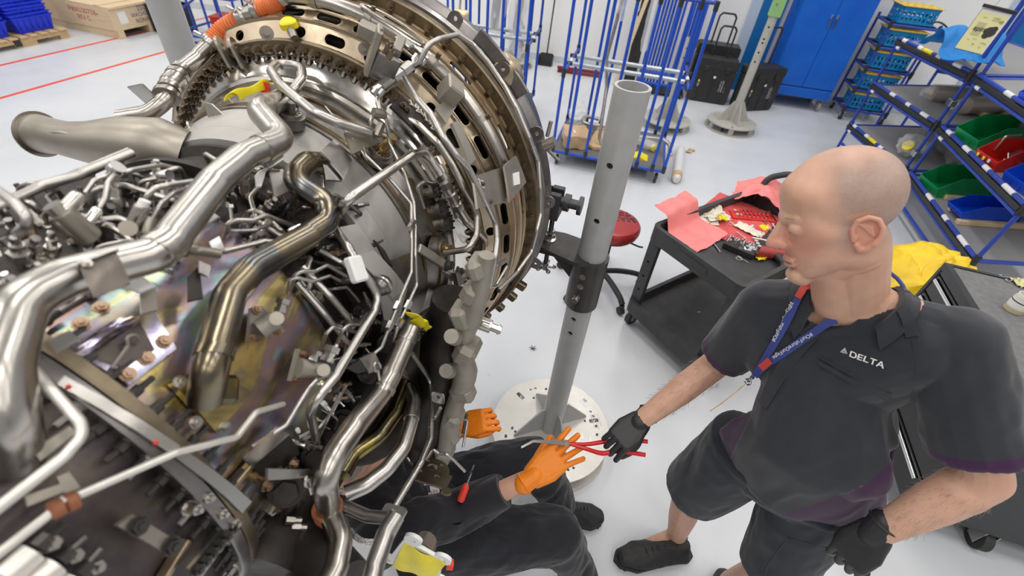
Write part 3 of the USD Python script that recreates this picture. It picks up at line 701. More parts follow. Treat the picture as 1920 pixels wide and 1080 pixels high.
pipe('thin_pipe', 'thin bright pipe leaning in the left tube cart beside the plywood box', [on2(-.32, .1, .9), on2(-.3, .1, 1.2), on2(-.36, .1, 1.55)], .012, 'tube_bright')
t = thing('plywood_box', 'small plywood box with a pale label, on the galvanised bars of the left tube cart', 'box', on2(-.30, -.05, .921), R1Z)
obj('box_body', bx((0, 0, .07), (.26, .24, .14), .003), 'crate_wood', t, smooth=False); obj('label', bx((-.04, -.1205, .08), (.13, .001, .07), .0002), 'paper_yellow', t, smooth=False); obj('label', bx((0, 0, .1405), (.2, .16, .001), .0002), 'paper_yellow', t, smooth=False)
# stock of blue tubes leaning behind the middle cart, with a black panel
BS = atz(1222, 176, 0)
t = thing('tube_stock', 'rack of long blue tubes standing on end behind the middle tube cart', 'tube rack', (BS[0], BS[1], 0), R1Z)
k_ = 0
for x in list(np.linspace(-.15, .12, 7)) + [.20, .24, .28, .33, .36, .39]:
    y = .12 + .03 * (k_ % 2); k_ += 1
    obj('stock_tube', cyl((x, y, .06), (x + .04, y + .25, 2.1), .016, 8), 'blue_tube', t)
obj('rack_rail', [cyl((-.25, -.05, .16), (.42, -.05, .16), .016, 8), cyl((-.25, .3, .16), (.42, .3, .16), .016, 8), cyl((-.25, -.05, .3), (.42, -.05, .3), .016, 8), cyl((-.25, -.05, .16), (-.25, .3, .16), .016, 8), cyl((.42, -.05, .16), (.42, .3, .16), .016, 8)], 'blue_tube', t)
obj('rack_tray', bx((.085, .12, .05), (.68, .34, .02)), 'joint_black', t)
for x in (-.22, .39):
    for y in (-.03, .28): obj('caster', cyl((x - .01, y, .025), (x + .01, y, .025), .0249, 12), 'rubber', t)
t = thing('leaning_board', 'tall black board with clips leaning beside the stock of blue tubes', 'board', (BS[0] - .38, BS[1] + .25, 0), R1Z)
obj('panel', place(bx((0, 0, 1.0), (.16, .05, 2.0)), (0, 0, .005), A([1, 0, 0]), A([0, math.cos(.06), -math.sin(.06)]), A([0, math.sin(.06), math.cos(.06)])), 'black_plastic', t, smooth=False)
for z in (.9, 1.2, 1.5): obj('clip', bx((-.08, .04 + z * .06, z), (.03, .08, .05)), 'joint_black', t)
t = thing('wooden_board', 'pine board leaning beside the black panel behind the middle tube cart', 'board', (BS[0] - .56, BS[1] + .1, 0), R1Z)
obj('board', place(bx((0, 0, .75), (.05, .1, 1.5)), (0, 0, .012), unit(A([1, 0, -.16])), A([0, 1., 0])), 'pine', t, smooth=False)
bag('bagged_part', 'bagged pipe hanging in the middle tube cart, right of the tall bright pipe', on1(.10, .2, .98), (.05, .05, .3), 12)
bag('bagged_part', 'small bagged part hanging by the tall bright pipe in the middle tube cart', on1(-.19, .12, 1.25), (.06, .05, .14), 14)
# dustpan and brooms at the wall
P = atz(1022, 121, 0)
t = thing('dustpan', 'black lobby dustpan with a long handle, against the back wall', 'dustpan', P, WA)
obj('pan', [prism([(-.11, 0), (.11, 0), (.115, .12), (.09, .15), (-.09, .15), (-.115, .12)], .012, (0, .05, .004), (1, 0, 0), unit((0, .25, 1)))] + [prism([(0, 0), (.13, 0), (.02, .13), (0, .14)], .008, (s * .112, .05, .004), (0, -1, 0), (0, 0, 1)) for s in (-1, 1)] + [bx((0, -.02, .008), (.224, .14, .008))], 'black_plastic', t)
obj('handle', cyl((0, .07, .12), (.02, .12, 1.0), .011, 10), 'joint_black', t)
P = atz(1085, 140, 0)
t = thing('push_broom', 'push broom with dark red bristles and a wooden handle, against the back wall', 'broom', P, WA + .05)
obj('bristles', [bx((x, 0, .03), (.02, .06, .06), .006) for x in np.linspace(-.32, .32, 30)], 'broom_red', t); obj('broom_head', bx((0, 0, .07), (.68, .05, .03)), 'broom_red', t)
obj('handle', cyl((-.0, .0, .08), (.0, .14, 1.5), .012, 10), 'pine', t)
# floor cord along the wall
obj('power_cord', place(sweep(catmull([(-.6, .02, .006), (-.2, -.02, .006), (.3, .03, .006), (.7, 0, .006), (1.1, .02, .006)]), .006, 6), atz(985, 107, 0), WX, WY, A([0, 0, 1.])), 'joint_black', None, label='thin black cord lying along the foot of the back wall', cat='cord')
# bubble-wrapped roll on the floor
a, b = atz(1268, 338, .05), atz(1277, 276, .05)
t = wthing('wrapped_roll', 'white bubble-wrapped roll with brown tape, on the floor beside the middle tube cart', 'parcel', A([a[0], a[1], 0]))
L = [a + (b - a) * f for f in np.linspace(0, 1, 14)]
obj('bubble_wrap', sweep(L, [.03] + [.05 + .004 * math.sin(i * 2.1) for i in range(12)] + [.03], 16), 'bubble_wrap', t)
obj('tape_strip', sweep([a + (b - a) * f for f in (.06, .1, .16)], .0535, 16), 'cardboard', t, label='brown tape round the roll')
# little things lying on the floor
for i, (x, y) in enumerate(((1297, 281), (1291, 284))):
    obj('paper_scrap', place(sheet(crumple(.07, .05, .012, 40 + i, 8, 8), .001), atz(x, y, .012), A([1, 0, 0]), A([0, 1, 0]), A([0, 0, 1.])), 'cardboard', None, label=['scrap of brown paper on the floor, farther from the wrapped roll', 'scrap of brown paper on the floor, nearer the wrapped roll'][i], cat='paper scrap')
P = atz(999, 653, .004); ms = []
for k in range(6): a = k * 1.1; ms.append(cyl(P, P + A([math.cos(a), math.sin(a), .2]) * .022, .0022, 6))
obj('metal_scrap', ms, 'bolt_dark', None, label='tiny dark splayed cotter pin lying on the floor left of the post', cat='pin')
# ------------------------------------------------------------ blue frame cart behind the left stand
LC = A([-6.95, 5.62, 0])
t = thing('frame_cart', 'blue tube frame cart with a diagonal brace, behind the far engine stand at the left', 'cart', LC, .1)
for x in (0, .5, 1.0):
    for y in (0, .8): obj('upright', cyl((x, y, .12), (x, y, 1.0), .017, 8), 'blue_rack', t)
for x in (.25, .75): obj('upright', cyl((x, 0, .12), (x, 0, .62), .015, 8), 'blue_rack', t)
for z in (.12, .62):
    for a, b in (((0, 0), (1, 0)), ((0, .8), (1, .8)), ((0, 0), (0, .8)), ((1, 0), (1, .8))): obj('rail', cyl((*a, z), (*b, z), .017, 8), 'blue_rack', t)
obj('brace', cyl((-.25, -.02, .2), (.5, -.02, .62), .015, 8), 'blue_rack', t)
for x in (.05, .95):
    for y in (.05, .75): obj('caster', cyl((x - .012, y, .05), (x + .012, y, .05), .0499, 14), 'rubber', t)
    obj('caster_fork', [bx((x, y, .1), (.04, .03, .03)) for y in (.05, .75)], 'steel', t)
for z in (.28, .36): obj('rail', cyl((.1, -.1, z - .26), (.6, -.1, z - .26), .015, 8), 'blue_rack', t)
t = thing('black_bin', 'black bin in front of the blue frame cart, beside the far engine stand', 'bin', LC + A([-.42, .25, 0]), .1)
obj('bin_body', prism(rrect(.5, .36, .03).difference(rrect(.46, .32, .03)), .36, (0, 0, .012)), 'black_plastic', t); obj('bin_floor', bx((0, 0, .012), (.47, .33, .02)), 'black_plastic', t); obj('bin_rim', prism(rrect(.42, .40, .03).difference(rrect(.46, .32, .03)), .02, (0, 0, .36)), 'black_plastic', t)
t = thing('black_chain', 'black chain with a round plate hanging over the black bin', 'chain', LC + A([-.40, .30, .38]), .1)
for k in range(9):
    q = A([-.02 * k * .6, .0, .05 + k * .05]); X, Y, Z = (A([0, 0, 1.]), A([1., 0, 0]), A([0, 1., 0])) if k % 2 else (A([0, 0, 1.]), A([0, 1., 0]), A([-1., 0, 0]))
    ring = sweep([A([math.cos(a) * .034, math.sin(a) * .017, 0]) for a in np.linspace(0, 2 * math.pi, 12, endpoint=False)], .006, 6, True)
    obj('chain_link', place(ring, q, X, Y, Z), 'joint_black', t)
obj('round_plate', cyl((.03, 0, .06), (.05, .03, .06), .06, 18), 'black_plastic', t)
t = thing('red_crate', 'red plastic box inside the blue frame cart', 'box', LC + A([.55, .35, .14]), .2)
obj('box_body', bx((0, 0, .09), (.34, .3, .18)), 'red_bin', t, smooth=False); obj('box_lid', bx((0, 0, .19), (.36, .32, .02)), 'red_bin', t, smooth=False)
t = thing('blue_box', 'bright blue box on top of the blue frame cart', 'box', LC + A([.62, .4, .64]), .1)
obj('box_body', bx((0, 0, .16), (.6, .5, .32), .01), 'cyan_crate', t, smooth=False); obj('box_lid', bx((0, 0, .33), (.42, .52, .02)), 'cyan_crate', t, smooth=False)
# ------------------------------------------------------------ black transit cases
def transit_case(label, P, rz, w=.52, d=.24, h=.56, handle=.95, prints=True, hw=.2):
    t = thing('transit_case', label, 'case', P, rz)
    b = obj('case_body', [prism(rrect(w, h * .78, .03, 0, h * .39 + .012), d, (0, d / 2, 0), (1, 0, 0), (0, 0, 1))], 'black_plastic', t)
    for x in (-w * .3, 0, w * .3): obj('ridge', bx((x, -d / 2 - .004, h * .4), (.02, .008, h * .7), .003), 'black_plastic', b)
    l = obj('case_lid', prism(rrect(w + .012, h * .21, .03, 0, h * .9), d + .012, (0, d / 2 + .006, 0), (1, 0, 0), (0, 0, 1)), 'black_plastic', t)
    for x in (-w * .27, w * .27): obj('latch', bx((x, -d / 2 - .012, h * .80), (.07, .018, .07), .004), 'black_plastic', l)
    for x in (-w * .36, w * .36): obj('wheel', cyl((x - .02, d / 2, .03), (x + .02, d / 2, .03), .029, 14), 'rubber', t)
    if handle:
        obj('pull_handle', tube([(-hw / 2, d * .3, h * .8), (-hw / 2, d * .3, handle - .04), (-hw * .36, d * .3, handle), (hw * .36, d * .3, handle), (hw / 2, d * .3, handle - .04), (hw / 2, d * .3, h * .8)], .012, 8, .03), 'black_plastic', t)
    if prints:
        obj('sticker', bx((0, -d / 2 - .009, h * .62), (.03, .001, .03), .0002), 'paper_white', t, smooth=False)
        obj('emblem', [cyl((-w * .36, -d / 2 - .002, h * .5), (-w * .36, -d / 2 - .0035, h * .5), .013, 10)], 'label_yellow', t, smooth=False)
        text('PELI', .022, (-w * .36 + .012, -d / 2 - .002, h * .36), (0, 0, 1), (-1, 0, 0), 'label_white', t)
        for i, s in enumerate(('TOOL SET 04', 'ENGINE SHOP', 'BAY 2')): text(s, .016, (w * .22 + i * .03, -d / 2 - .002, h * .3), (0, 0, 1), (-1, 0, 0), 'label_white', t)
    return t
a, b = atz(1287, 190), atz(1357, 195)
c = (a + b) / 2; rz_ = math.atan2(b[1] - a[1], b[0] - a[0]) - .28
transit_case('upright black transit case with twin pull handles raised, beside the central blue tube cart', (c[0], c[1] + .12, 0), rz_, handle=.93)
transit_case('black transit case standing behind another case, its lid corner and handle showing', (c[0] - .04, c[1] + .46, 0), rz_, w=.56, h=.66, handle=1.02, prints=False, hw=.22)
c3 = atz(1400, 205); transit_case('black transit case behind the pale stand with the green head, before the blue cabinet', (c3[0] + .03, c3[1] + .08, 0), rz_ + .55, handle=1.0, hw=.2)
# ------------------------------------------------------------ blue steel cabinet on casters
a, b = atz(1438, 168.5, .2), atz(1555, 186, .2)
X = unit(b - a); X[2] = 0; X = unit(X); Y = A([-X[1], X[0], 0]); W = np.linalg.norm((b - a)[:2])
t = thing('steel_cabinet', 'tall bright blue double-door steel cabinet on casters, by the back wall', 'cabinet', (*((a + b) / 2)[:2], 0), math.atan2(X[1], X[0]))
D_, z0, z1 = .5, .17, 2.0
obj('cabinet_body', bx((0, D_ / 2 + .02, (z0 + z1) / 2), (W, D_, z1 - z0), .004), 'blue_cabinet', t, smooth=False)
obj('plinth', bx((0, .012, z0 + .06), (W, .03, .12), .003), 'blue_cabinet', t, smooth=False)
for s in (-1, 1):
    d = obj('door', bx((s * W / 4 - s * .001, .01, (z0 + .135 + z1) / 2), (W / 2 - .006, .026, z1 - z0 - .14), .003), 'blue_cabinet', t, smooth=False)
    h = obj('door_handle', [bx((s * .035, -.012, 1.16), (.022, .02, .05), .004), prism([(-.011, 0), (.011, 0), (.007, -.12), (-.004, -.12)], .012, (s * .035, -.018, 1.15), (1, 0, 0), (0, 0, 1))], 'chrome', d)
for x in (-W / 2 + .07, W / 2 - .07):
    for y in (.08, D_ - .05):
        w = obj('caster', cyl((x - .016, y, .065), (x + .016, y, .065), .0649, 18), 'caster_grey', t)
        obj('caster_fork', [bx((x + s * .022, y + .02, .1), (.005, .05, .1)) for s in (-1, 1)] + [bx((x, y + .02, .155), (.08, .08, .012)), cyl((x - .03, y, .065), (x + .03, y, .065), .012, 10)], 'galv', w)
# ------------------------------------------------------------ trolley of blue baskets with yellow covers
a, b = atz(1568, 222), atz(1652, 236)
X = unit(b - a); W = .50; Y = A([-X[1], X[0], 0]); CT = (*((a + b) / 2)[:2], 0); rzc = math.atan2(X[1], X[0]) + .02
def basket(label, loc, rz, cover=True, group=None):
    t = thing('basket_crate', label, 'crate', loc, rz, group)
    w, d, h = .40, .30, .17
    def wall(L, o, X_):
        P = sbox(-L / 2, 0, L / 2, h)
        n = int(L / .05); cut = []
        for r in range(2):
            for k in range(n):
                x = -L / 2 + L * (k + .5) / n; z = .045 + r * .062
                cut.append(Polygon([(x - .019, z), (x, z - .022), (x + .019, z), (x, z + .028)]) if (k + r) % 2 == 0 else sbox(x - .016, z - .02, x + .016, z + .024))
        P = P.difference(unary_union(cut))
        return prism(P, .008, o, X_, (0, 0, 1))
    for o, X_, L in (((0, -d / 2, 0), (1, 0, 0), w), ((0, d / 2, 0), (-1, 0, 0), w), ((-w / 2, 0, 0), (0, -1, 0), d), ((w / 2, 0, 0), (0, 1, 0), d)): obj('lattice_side', wall(L, o, X_), 'cyan_crate', t, smooth=False)
    obj('crate_floor', bx((0, 0, .006), (w, d, .01)), 'cyan_crate', t, smooth=False)
    obj('rim', prism(sbox(-w / 2 - .012, -d / 2 - .012, w / 2 + .012, d / 2 + .012).difference(sbox(-w / 2 + .004, -d / 2 + .004, w / 2 - .004, d / 2 - .004)), .02, (0, 0, h - .012)), 'cyan_crate', t, smooth=False)
    if cover:
        P = sbox(-.235, -.18, .235, .18).difference(unary_union([Point(-.18 + .09 * i + (.02 if j % 2 else 0), -.125 + .083 * j).buffer(.026) for i in range(5) for j in range(4)]))
        obj('yellow_cover', prism(P, .008, (0, 0, h + .009)), 'yellow_lid', t, smooth=False, label='yellow perforated cover')
    return t
t = thing('basket_trolley', 'blue tube trolley with five tiers of blue baskets, right of the blue cabinet', 'trolley', CT, rzc)
lv = [.16, .42, .68, .94, 1.20]
for x in (-.27, .27):
    for y in (-.02, .46): obj('upright', cyl((x, y, .1), (x, y, 1.24), .016, 8), 'blue_rack', t)
for z in lv:
    for a, b in (((-.27, -.02), (.27, -.02)), ((-.27, .46), (.27, .46)), ((-.27, -.02), (-.27, .46)), ((.27, -.02), (.27, .46))):
        obj('shelf_rail', cyl((*a, z - .015), (*b, z - .015), .015, 8), 'blue_rack', t)
    for y in (.1, .32): obj('slide_rail', bx((0, y, z - .012), (.54, .03, .03)), 'joint_black', t)
    for x in (-.27, .27): obj('joint', joint((x, -.02, z - .015), (0, 0, 1), .08, .022), 'joint_black', t)
for x in (-.26, .26):
    for y in (0, .44):
        w = obj('caster', cyl((x - .013, y, .045), (x + .013, y, .045), .0449, 14), 'rubber', t)
        obj('caster_fork', [bx((x + s * .019, y, .075), (.005, .05, .06)) for s in (-1, 1)] + [bx((x, y, .105), (.06, .06, .012))], 'galv', w)
cz, sz = math.cos(rzc), math.sin(rzc)
nm = ['lowest', 'second from the bottom', 'middle', 'second from the top', 'topmost']
for i, z in enumerate(lv):
    x, y = (-.0, .2)
    basket('blue lattice basket with a yellow cover, %s on the basket trolley' % nm[i], (CT[0] + cz * x - sz * y, CT[1] + sz * x + cz * y, z + .004), rzc + (.0, .03, -.02, .02, .05)[i])
# ------------------------------------------------------------ flow rack of blue tubes on the right, sloping shelves with bins
FA, FB, FC = A([2.13, 6.33, 0]), A([2.42, 5.25, 0]), A([2.5, 3.72, 0])
FDIR = unit(A([1., .2, 0]))
t = wthing('flow_rack', 'large blue tube flow rack with sloping bin shelves, behind the bald man', 'rack', FB)
DEP, SL = 1.0, .10
RR = .0155
LV = [.33, .78, 1.22]
for Pt in (FA, FB, FB + A([.03, -.09, 0]), FC):
    u = obj('front_upright', cyl(Pt + A([0, 0, .03]), Pt + A([0, 0, 2.0 if Pt is not FA else 1.26]), RR, 10), 'blue_rack', t)
    for z in LV: obj('joint', joint(Pt + A([0, 0, z]), (0, 0, 1), .09, .024), 'joint_black', u)
for Pt in (FA, FB, FC):
    for k in range(3): obj('rear_upright', cyl(Pt + FDIR * (DEP - k * .05) + A([0, 0, .03]), Pt + FDIR * (DEP - k * .05) + A([0, 0, 1.7]), RR, 8), 'blue_rack', t)
def lab(parent, a, b, f0, f1, z, mat='label_white'):
    p, q = a + (b - a) * f0, a + (b - a) * f1; obj('shelf_label', cyl(p + A([0, 0, 0]), q, RR + .0018, 10), mat, parent, smooth=False)
bays = [(FA, FB), (FB + A([.03, -.09, 0]), FC)]
for bi, (a0, b0) in enumerate(bays):
    for li, z in enumerate(LV):
        a, b = a0 + A([0, 0, z]), b0 + A([0, 0, z])
        r1 = obj('front_rail', cyl(a + A([-.015, 0, .03]), b + A([-.015, 0, .03]), RR, 10), 'blue_rack', t)
        r2 = obj('front_rail', cyl(a + A([-.015, 0, -.045]), b + A([-.015, 0, -.045]), RR, 10), 'blue_rack', t)
        obj('label_channel', bar(a + A([-.02, 0, -.008]), b + A([-.02, 0, -.008]), .03, .035), 'joint_black', r1)
        for f0, f1 in ((.08, .14), (.32, .40), (.58, .64), (.80, .9))[(bi + li) % 2:]: lab(r1, a + A([-.015, 0, .03]), b + A([-.015, 0, .03]), f0, f1, 0)
        for f0, f1 in ((.05, .10),): lab(r2, a + A([-.015, 0, -.045]), b + A([-.015, 0, -.045]), f0, f1, 0)
        if bi == 0 and li in (0, 2): lab(r1, a + A([-.015, 0, .03]), b + A([-.015, 0, .03]), .38, .52, 0, 'label_yellow')
        for Pt in (a, b): obj('side_rail', cyl(Pt, Pt + FDIR * DEP + A([0, 0, SL]), RR, 8), 'blue_rack', t)
        obj('rear_rail', cyl(a + FDIR * DEP + A([0, 0, SL]), b + FDIR * DEP + A([0, 0, SL]), RR, 8), 'blue_rack', t)
        n = 2 if bi == 0 else 3
        deck = sheet(A([[a + (b - a) * f + FDIR * DEP * g + A([0, 0, SL * g + .0]) for g in (0.02, .5, 1)] for f in (.02, .5, .98)]), .012)
        obj('shelf_deck', deck, 'shelf_grey', t, smooth=False)
for z in (.12,): 
    obj('base_rail', cyl(FB + A([0, 0, z]), FC + A([0, 0, z]), RR, 8), 'blue_rack', t); obj('base_rail', cyl(FA + A([0, 0, z]), FB + A([0, 0, z]), RR, 8), 'blue_rack', t)
obj('clamp', [bx(FB + A([-.02, -.04, 1.0]), (.05, .09, .05))], 'steel', t); obj('clamp', bx(FB + A([-.02, -.04, .52]), (.05, .09, .05)), 'steel', t)
def shelfp(bi, li, f, g, up=.008):
    a0, b0 = bays[bi]; return a0 + (b0 - a0) * f + FDIR * DEP * g + A([0, 0, LV[li] + SL * g + up])
def bin_mesh(w, d, h):
    """open-fronted stacking bin: front at -y"""
    fr, th = h * .45, .004
    side = Polygon([(-d / 2, 0), (d / 2, 0), (d / 2, h), (-d / 2 + d * .28, h), (-d / 2 - d * .06, fr)])
    inner = Polygon([(-d / 2 + th, th), (d / 2 - th, th), (d / 2 - th, h + .01), (-d / 2 + d * .28, h + .01), (-d / 2 - d * .06 + th, fr + .01)])
    return [prism(side, th, (s * w / 2 - (th if s > 0 else 0), 0, 0), (0, 1, 0), (0, 0, 1), (1, 0, 0)) for s in (-1, 1)], [bx((0, 0, th / 2), (w, d, th), 0), bx((0, d / 2 - th / 2, h / 2), (w, th, h), 0)], place(bx((0, 0, 0), (w, th, fr * 1.03), 0), (0, -d / 2 - d * .03, fr / 2), A([1., 0, 0]), None, unit(A([0, -d * .06, fr])))
rzB = math.atan2(FDIR[1], FDIR[0]) - math.pi / 2
def stack_bin(label, P, w, d, h, mat, rz=0.0, lab_=True):
    ty = math.atan(SL); Z0 = A([-FDIR[0] * math.sin(ty), -FDIR[1] * math.sin(ty), math.cos(ty)])
    c, s = math.cos(rz), math.sin(rz); Yd = A([FDIR[0] * c - FDIR[1] * s, FDIR[0] * s + FDIR[1] * c, 0]); Yd = unit(Yd - Z0 * (Yd @ Z0))
    t = thing('parts_bin', label, 'bin', P, rot=np.stack([np.cross(Yd, Z0), Yd, Z0], 1))
    sd, fl, fr = bin_mesh(w, d, h)
    for q in sd: obj('bin_side', q, mat, t, smooth=False)
    obj('bin_floor', fl[0], mat, t, smooth=False); obj('bin_back', fl[1], mat, t, smooth=False); f = obj('bin_front', fr, mat, t, smooth=False)
    for x in (-w * .17, w * .17): obj('front_rib', bx((x, -d / 2 - d * .035, h * .22), (.004, .006, h * .4), 0), mat, f, smooth=False)
    obj('bin_rim', bx((0, d / 2, h), (w + .01, .012, .012), .002), mat, t, smooth=False)
    return t
FRX = unit(FC - FB)
stack_bin('large open green bin on the middle shelf of the flow rack', shelfp(1, 1, .23, .28), .31, .46, .2, 'green_bin')
tb = stack_bin('red bin holding small metal parts, on the middle shelf of the flow rack', shelfp(1, 1, .52, .20), .25, .34, .17, 'red_bin')
for i, (x, z) in enumerate(((-.09, .045), (-.02, .045), (.04, .05))): obj('yellow_sticker', bx((x, -.19, z), (.026, .004, .026), .001), ('label_yellow', 'label_yellow', 'label_white')[i], tb, smooth=False)
stack_bin('royal blue bin at the right end of the middle shelf of the flow rack', shelfp(1, 1, .80, .26), .27, .40, .17, 'blue_bin2')
stack_bin('large open green bin on the lower shelf of the flow rack', shelfp(1, 0, .22, .26), .29, .44, .19, 'green_bin')
stack_bin('shallow royal blue bin on pine battens on the lower shelf of the flow rack', shelfp(1, 0, .55, .28, .045), .20, .42, .12, 'blue_bin2')
stack_bin('royal blue bin at the right end of the top shelf of the flow rack', shelfp(1, 2, .52, .22), .27, .40, .17, 'blue_bin2')
stack_bin('royal blue bin at the back of the top shelf of the flow rack', shelfp(1, 2, .40, .72), .27, .40, .17, 'blue_bin2')
# small metal parts in the red bin
for i, (fx, fg, l, lb) in enumerate(((.50, .20, .12, 'flat steel bracket with a hole lying in the red bin, on the left'), (.55, .24, .13, 'flat steel bracket lying in the red bin, on the right'))):
    P = shelfp(1, 1, fx, fg, .1); o = obj('steel_bracket', [place(prism(slot(l, .03).difference(Point(l * .3, 0).buffer(.008)), .003), P, unit(A([.6, .5 - i, .25])), None, unit(A([-.2, .1, 1])))], 'aluminium', None, label=lb, cat='bracket')
P = shelfp(1, 1, .44, .10, .20); obj('angle_bracket', tube([P + A([0, 0, -.12]), P, P + FDIR * .1 + A([0, 0, .02])], .009, 8, .02), 'aluminium', None, label='grey angle bracket hooked over the edge between the green and red bins', cat='bracket')
t = wt('part_heap', 'small dull metal parts heaped in the red bin', 'metal parts', shelfp(1, 1, .55, .24, .012)); stage.GetPrimAtPath(t).SetCustomDataByKey('kind', 'stuff')
obj('heap', [cyl(q, q + unit(nrng.normal(size=3)) * .05, .007, 6) for q in [shelfp(1, 1, .5 + .1 * nrng.random(), .12 + .2 * nrng.random(), .02 + .06 * nrng.random()) for _ in range(40)]], 'steel', t)
# pine battens, bags and bundles on the shelves
for i, (bi, li, f0, g0, f1, g1, lb) in enumerate(((1, 0, .33, .12, .40, .92, 'pine batten under the green bin on the lower shelf'), (1, 0, .48, .08, .52, .98, 'pine batten under the left side of the shallow blue bin on the lower shelf'), (1, 0, .63, .06, .66, .98, 'pine batten under the right side of the shallow blue bin, lower shelf'), (1, 0, .40, .86, .98, .5, 'pine batten lying crosswise at the back of the lower shelf'), (0, 1, .2, .4, .85, .55, 'pine batten lying behind the bagged tubes on the middle shelf of the flow rack'), (0, 1, .15, .75, .95, .75, 'pine batten along the back of the middle flow rack shelf, left bay'))):
    obj('pine_batten', bar(shelfp(bi, li, f0, g0, .026), shelfp(bi, li, f1, g1, .026), .045, .035, bev=.002), 'pine', None, label=lb, cat='batten', smooth=False)
def wbag(label, P, s, seed, mat='clear_bag', name='plastic_bag', cat='plastic bag', inner=None): return bag(name, label, P, s, seed, mat, inner, cat)
wbag('clear plastic bag with a yellow cap, on the lower shelf of the flow rack', shelfp(0, 0, .72, .16), (.13, .1, .11), 21, inner=lambda t: obj('yellow_cap', cyl((-.03, -.03, .1), (-.06, -.06, .13), .05, 18), 'cap_yellow', t, label='yellow cap'))
wbag('dull plastic bag behind the yellow cap bag on the lower flow rack shelf', shelfp(0, 0, .62, .55), (.2, .22, .14), 22, 'bag_dark')
wbag('large dull plastic bag at the right of the left bay, lower flow rack shelf', shelfp(0, 0, .9, .5), (.14, .25, .12), 23, 'bag_dark')
for i, (f, g, lb) in enumerate(((.42, .3, 'tube wrapped in clear film on the middle flow rack shelf, the left one'), (.75, .36, 'tube wrapped in clear film on the middle flow rack shelf, the right one'))):
    P = shelfp(0, 1, f, g, .09); Q = P + FDIR * .34 + A([.02, -.12 + .2 * i, .04])
    tt = wt('wrapped_tube', lb, 'tube', P)
    obj('tube_body', cyl(P, Q, .07, 20), 'gold_edge', tt, label='brown tube inside the film'); obj('film', sweep([P - FDIR * .12 + A([0, 0, -.02]), P - FDIR * .03, P + (Q - P) * .3, P + (Q - P) * .7, Q + FDIR * .03], [.03, .075, .082, .083, .06], 14), 'clear_bag', tt)
wbag('dark bagged bundle on the middle shelf of the flow rack behind the green bin', shelfp(1, 1, .1, .7), (.25, .3, .12), 25, 'bag_dark')
wbag('dark bagged part at the back of the middle shelf of the flow rack', shelfp(1, 1, .55, .78), (.2, .18, .1), 26, 'bag_dark')
t = wt('brown_bundle', 'brown paper bundle at the back of the lower shelf beside the green bin', 'bundle', shelfp(1, 0, .3, .8)); m = sweep(catmull([shelfp(1, 0, .25, .85, .06), shelfp(1, 0, .35, .8, .07), shelfp(1, 0, .45, .78, .05)]), .05, 10); obj('bundle_body', m, 'cardboard', t)
obj('white_rail', bar(shelfp(1, 0, .15, .97, .05), shelfp(1, 0, .75, .97, .05), .05, .05), 'aluminium', None, label='pale aluminium profile along the back of the lower shelf of the flow rack', cat='profile')
# sheet of blue cloth, poster in a clear hanger
t = wt('blue_cloth', 'bright blue cloth draped over the top shelf of the flow rack', 'cloth', shelfp(0, 2, .7, .4))
G = crumple(.62, .5, .05, 31, 26, 26, 5.0); u = np.linspace(-1, 1, 26)[:, None]; G[..., 2] += .17 * np.exp(-((u - .1) ** 2) / .18) + .03
obj('cloth', place(sheet(G, .004), atz(1790, 108, 1.30), FRX, FDIR, A([0, 0, 1.])), 'cyan_cloth', t, smooth=60)
c0, c1, c2_, c3_ = [aty(x, y, q) for x, y, q in ((1843, 14, 4.62), (1906, 28, 4.55), (1843, 107, 4.55), (1799, 90, 4.62))]
PX = unit(c1 - c0); PDn = unit(c3_ - c0); PDn = unit(PDn - PX * (PDn @ PX)); w_, h_ = .5 * (np.linalg.norm(c1 - c0) + np.linalg.norm(c2_ - c3_)), .5 * (np.linalg.norm(c3_ - c0) + np.linalg.norm(c2_ - c1))
t = wt('yellow_notice', 'yellow printed notice in a clear black-edged sleeve hung on the flow rack', 'notice', c0)
PN = np.cross(PX, -PDn)
def nx(u, v, d=0): return c0 + PX * u * w_ + PDn * v * h_ + PN * d
def card(u0, v0, u1, v1, d, th, mat, name='paper', parent=None): return obj(name, place(bx((0, 0, 0), ((u1 - u0) * w_, (v1 - v0) * h_, th), 0), nx((u0 + u1) / 2, (v0 + v1) / 2, d), PX, -PDn, PN), mat, parent or t, smooth=False)
card(0, 0, 1, 1, 0, .002, 'ink_dark', 'sleeve_back'); card(.015, .01, .985, .985, .0016, .0014, 'label_white', 'sleeve'); pp = card(.03, .08, .93, .975, .0028, .0012, 'paper_yellow')
card(.18, .30, .46, .62, .004, .001, 'ink_pale', 'printed_block', pp)
text('spirit', .095 * h_, nx(.15, .5, .0052), PX, -PDn, 'ink_dark', pp, depth=.001, bold=True)
for s, u, v, hh in (('TURBO', .52, .18, .035), ('FAN CASE', .52, .225, .03), ('NOTE', .22, .2, .022), ('A1', .2, .74, .03), ('C-6', .36, .70, .03), ('REF', .42, .82, .03), ('ITEM', .68, .76, .035), ('B2', .70, .86, .03)): text(s, hh * h_, nx(u, v, .0045), PX, -PDn, 'ink_olive', pp, depth=.001)
obj('figure', prism(unary_union([affinity.rotate(slot(.26 * w_, .5 * w_ * .5), 20).buffer(.01), Point(.08 * w_, .12 * w_).buffer(.1 * w_), Point(-.06 * w_, -.14 * w_).buffer(.11 * w_)]), .001, nx(.72, .47, .004), PX, -PDn, PN), 'ink_dark', pp, smooth=False); obj('seal', cyl(nx(.85, .22, .003), nx(.85, .22, .0045), .045 * h_, 16), 'ink_olive', pp)
hb = obj('hanger_clip', bar(nx(-.05, -.05, .0), nx(1.06, -.04, .0), .03, .02), 'black_plastic', t)
for u in (.3, .8): obj('hanger_wire', tube([nx(u, -.05), nx(u + .05, -.25), nx(u + .1, -.4)], .0015, 5), 'steel', t)
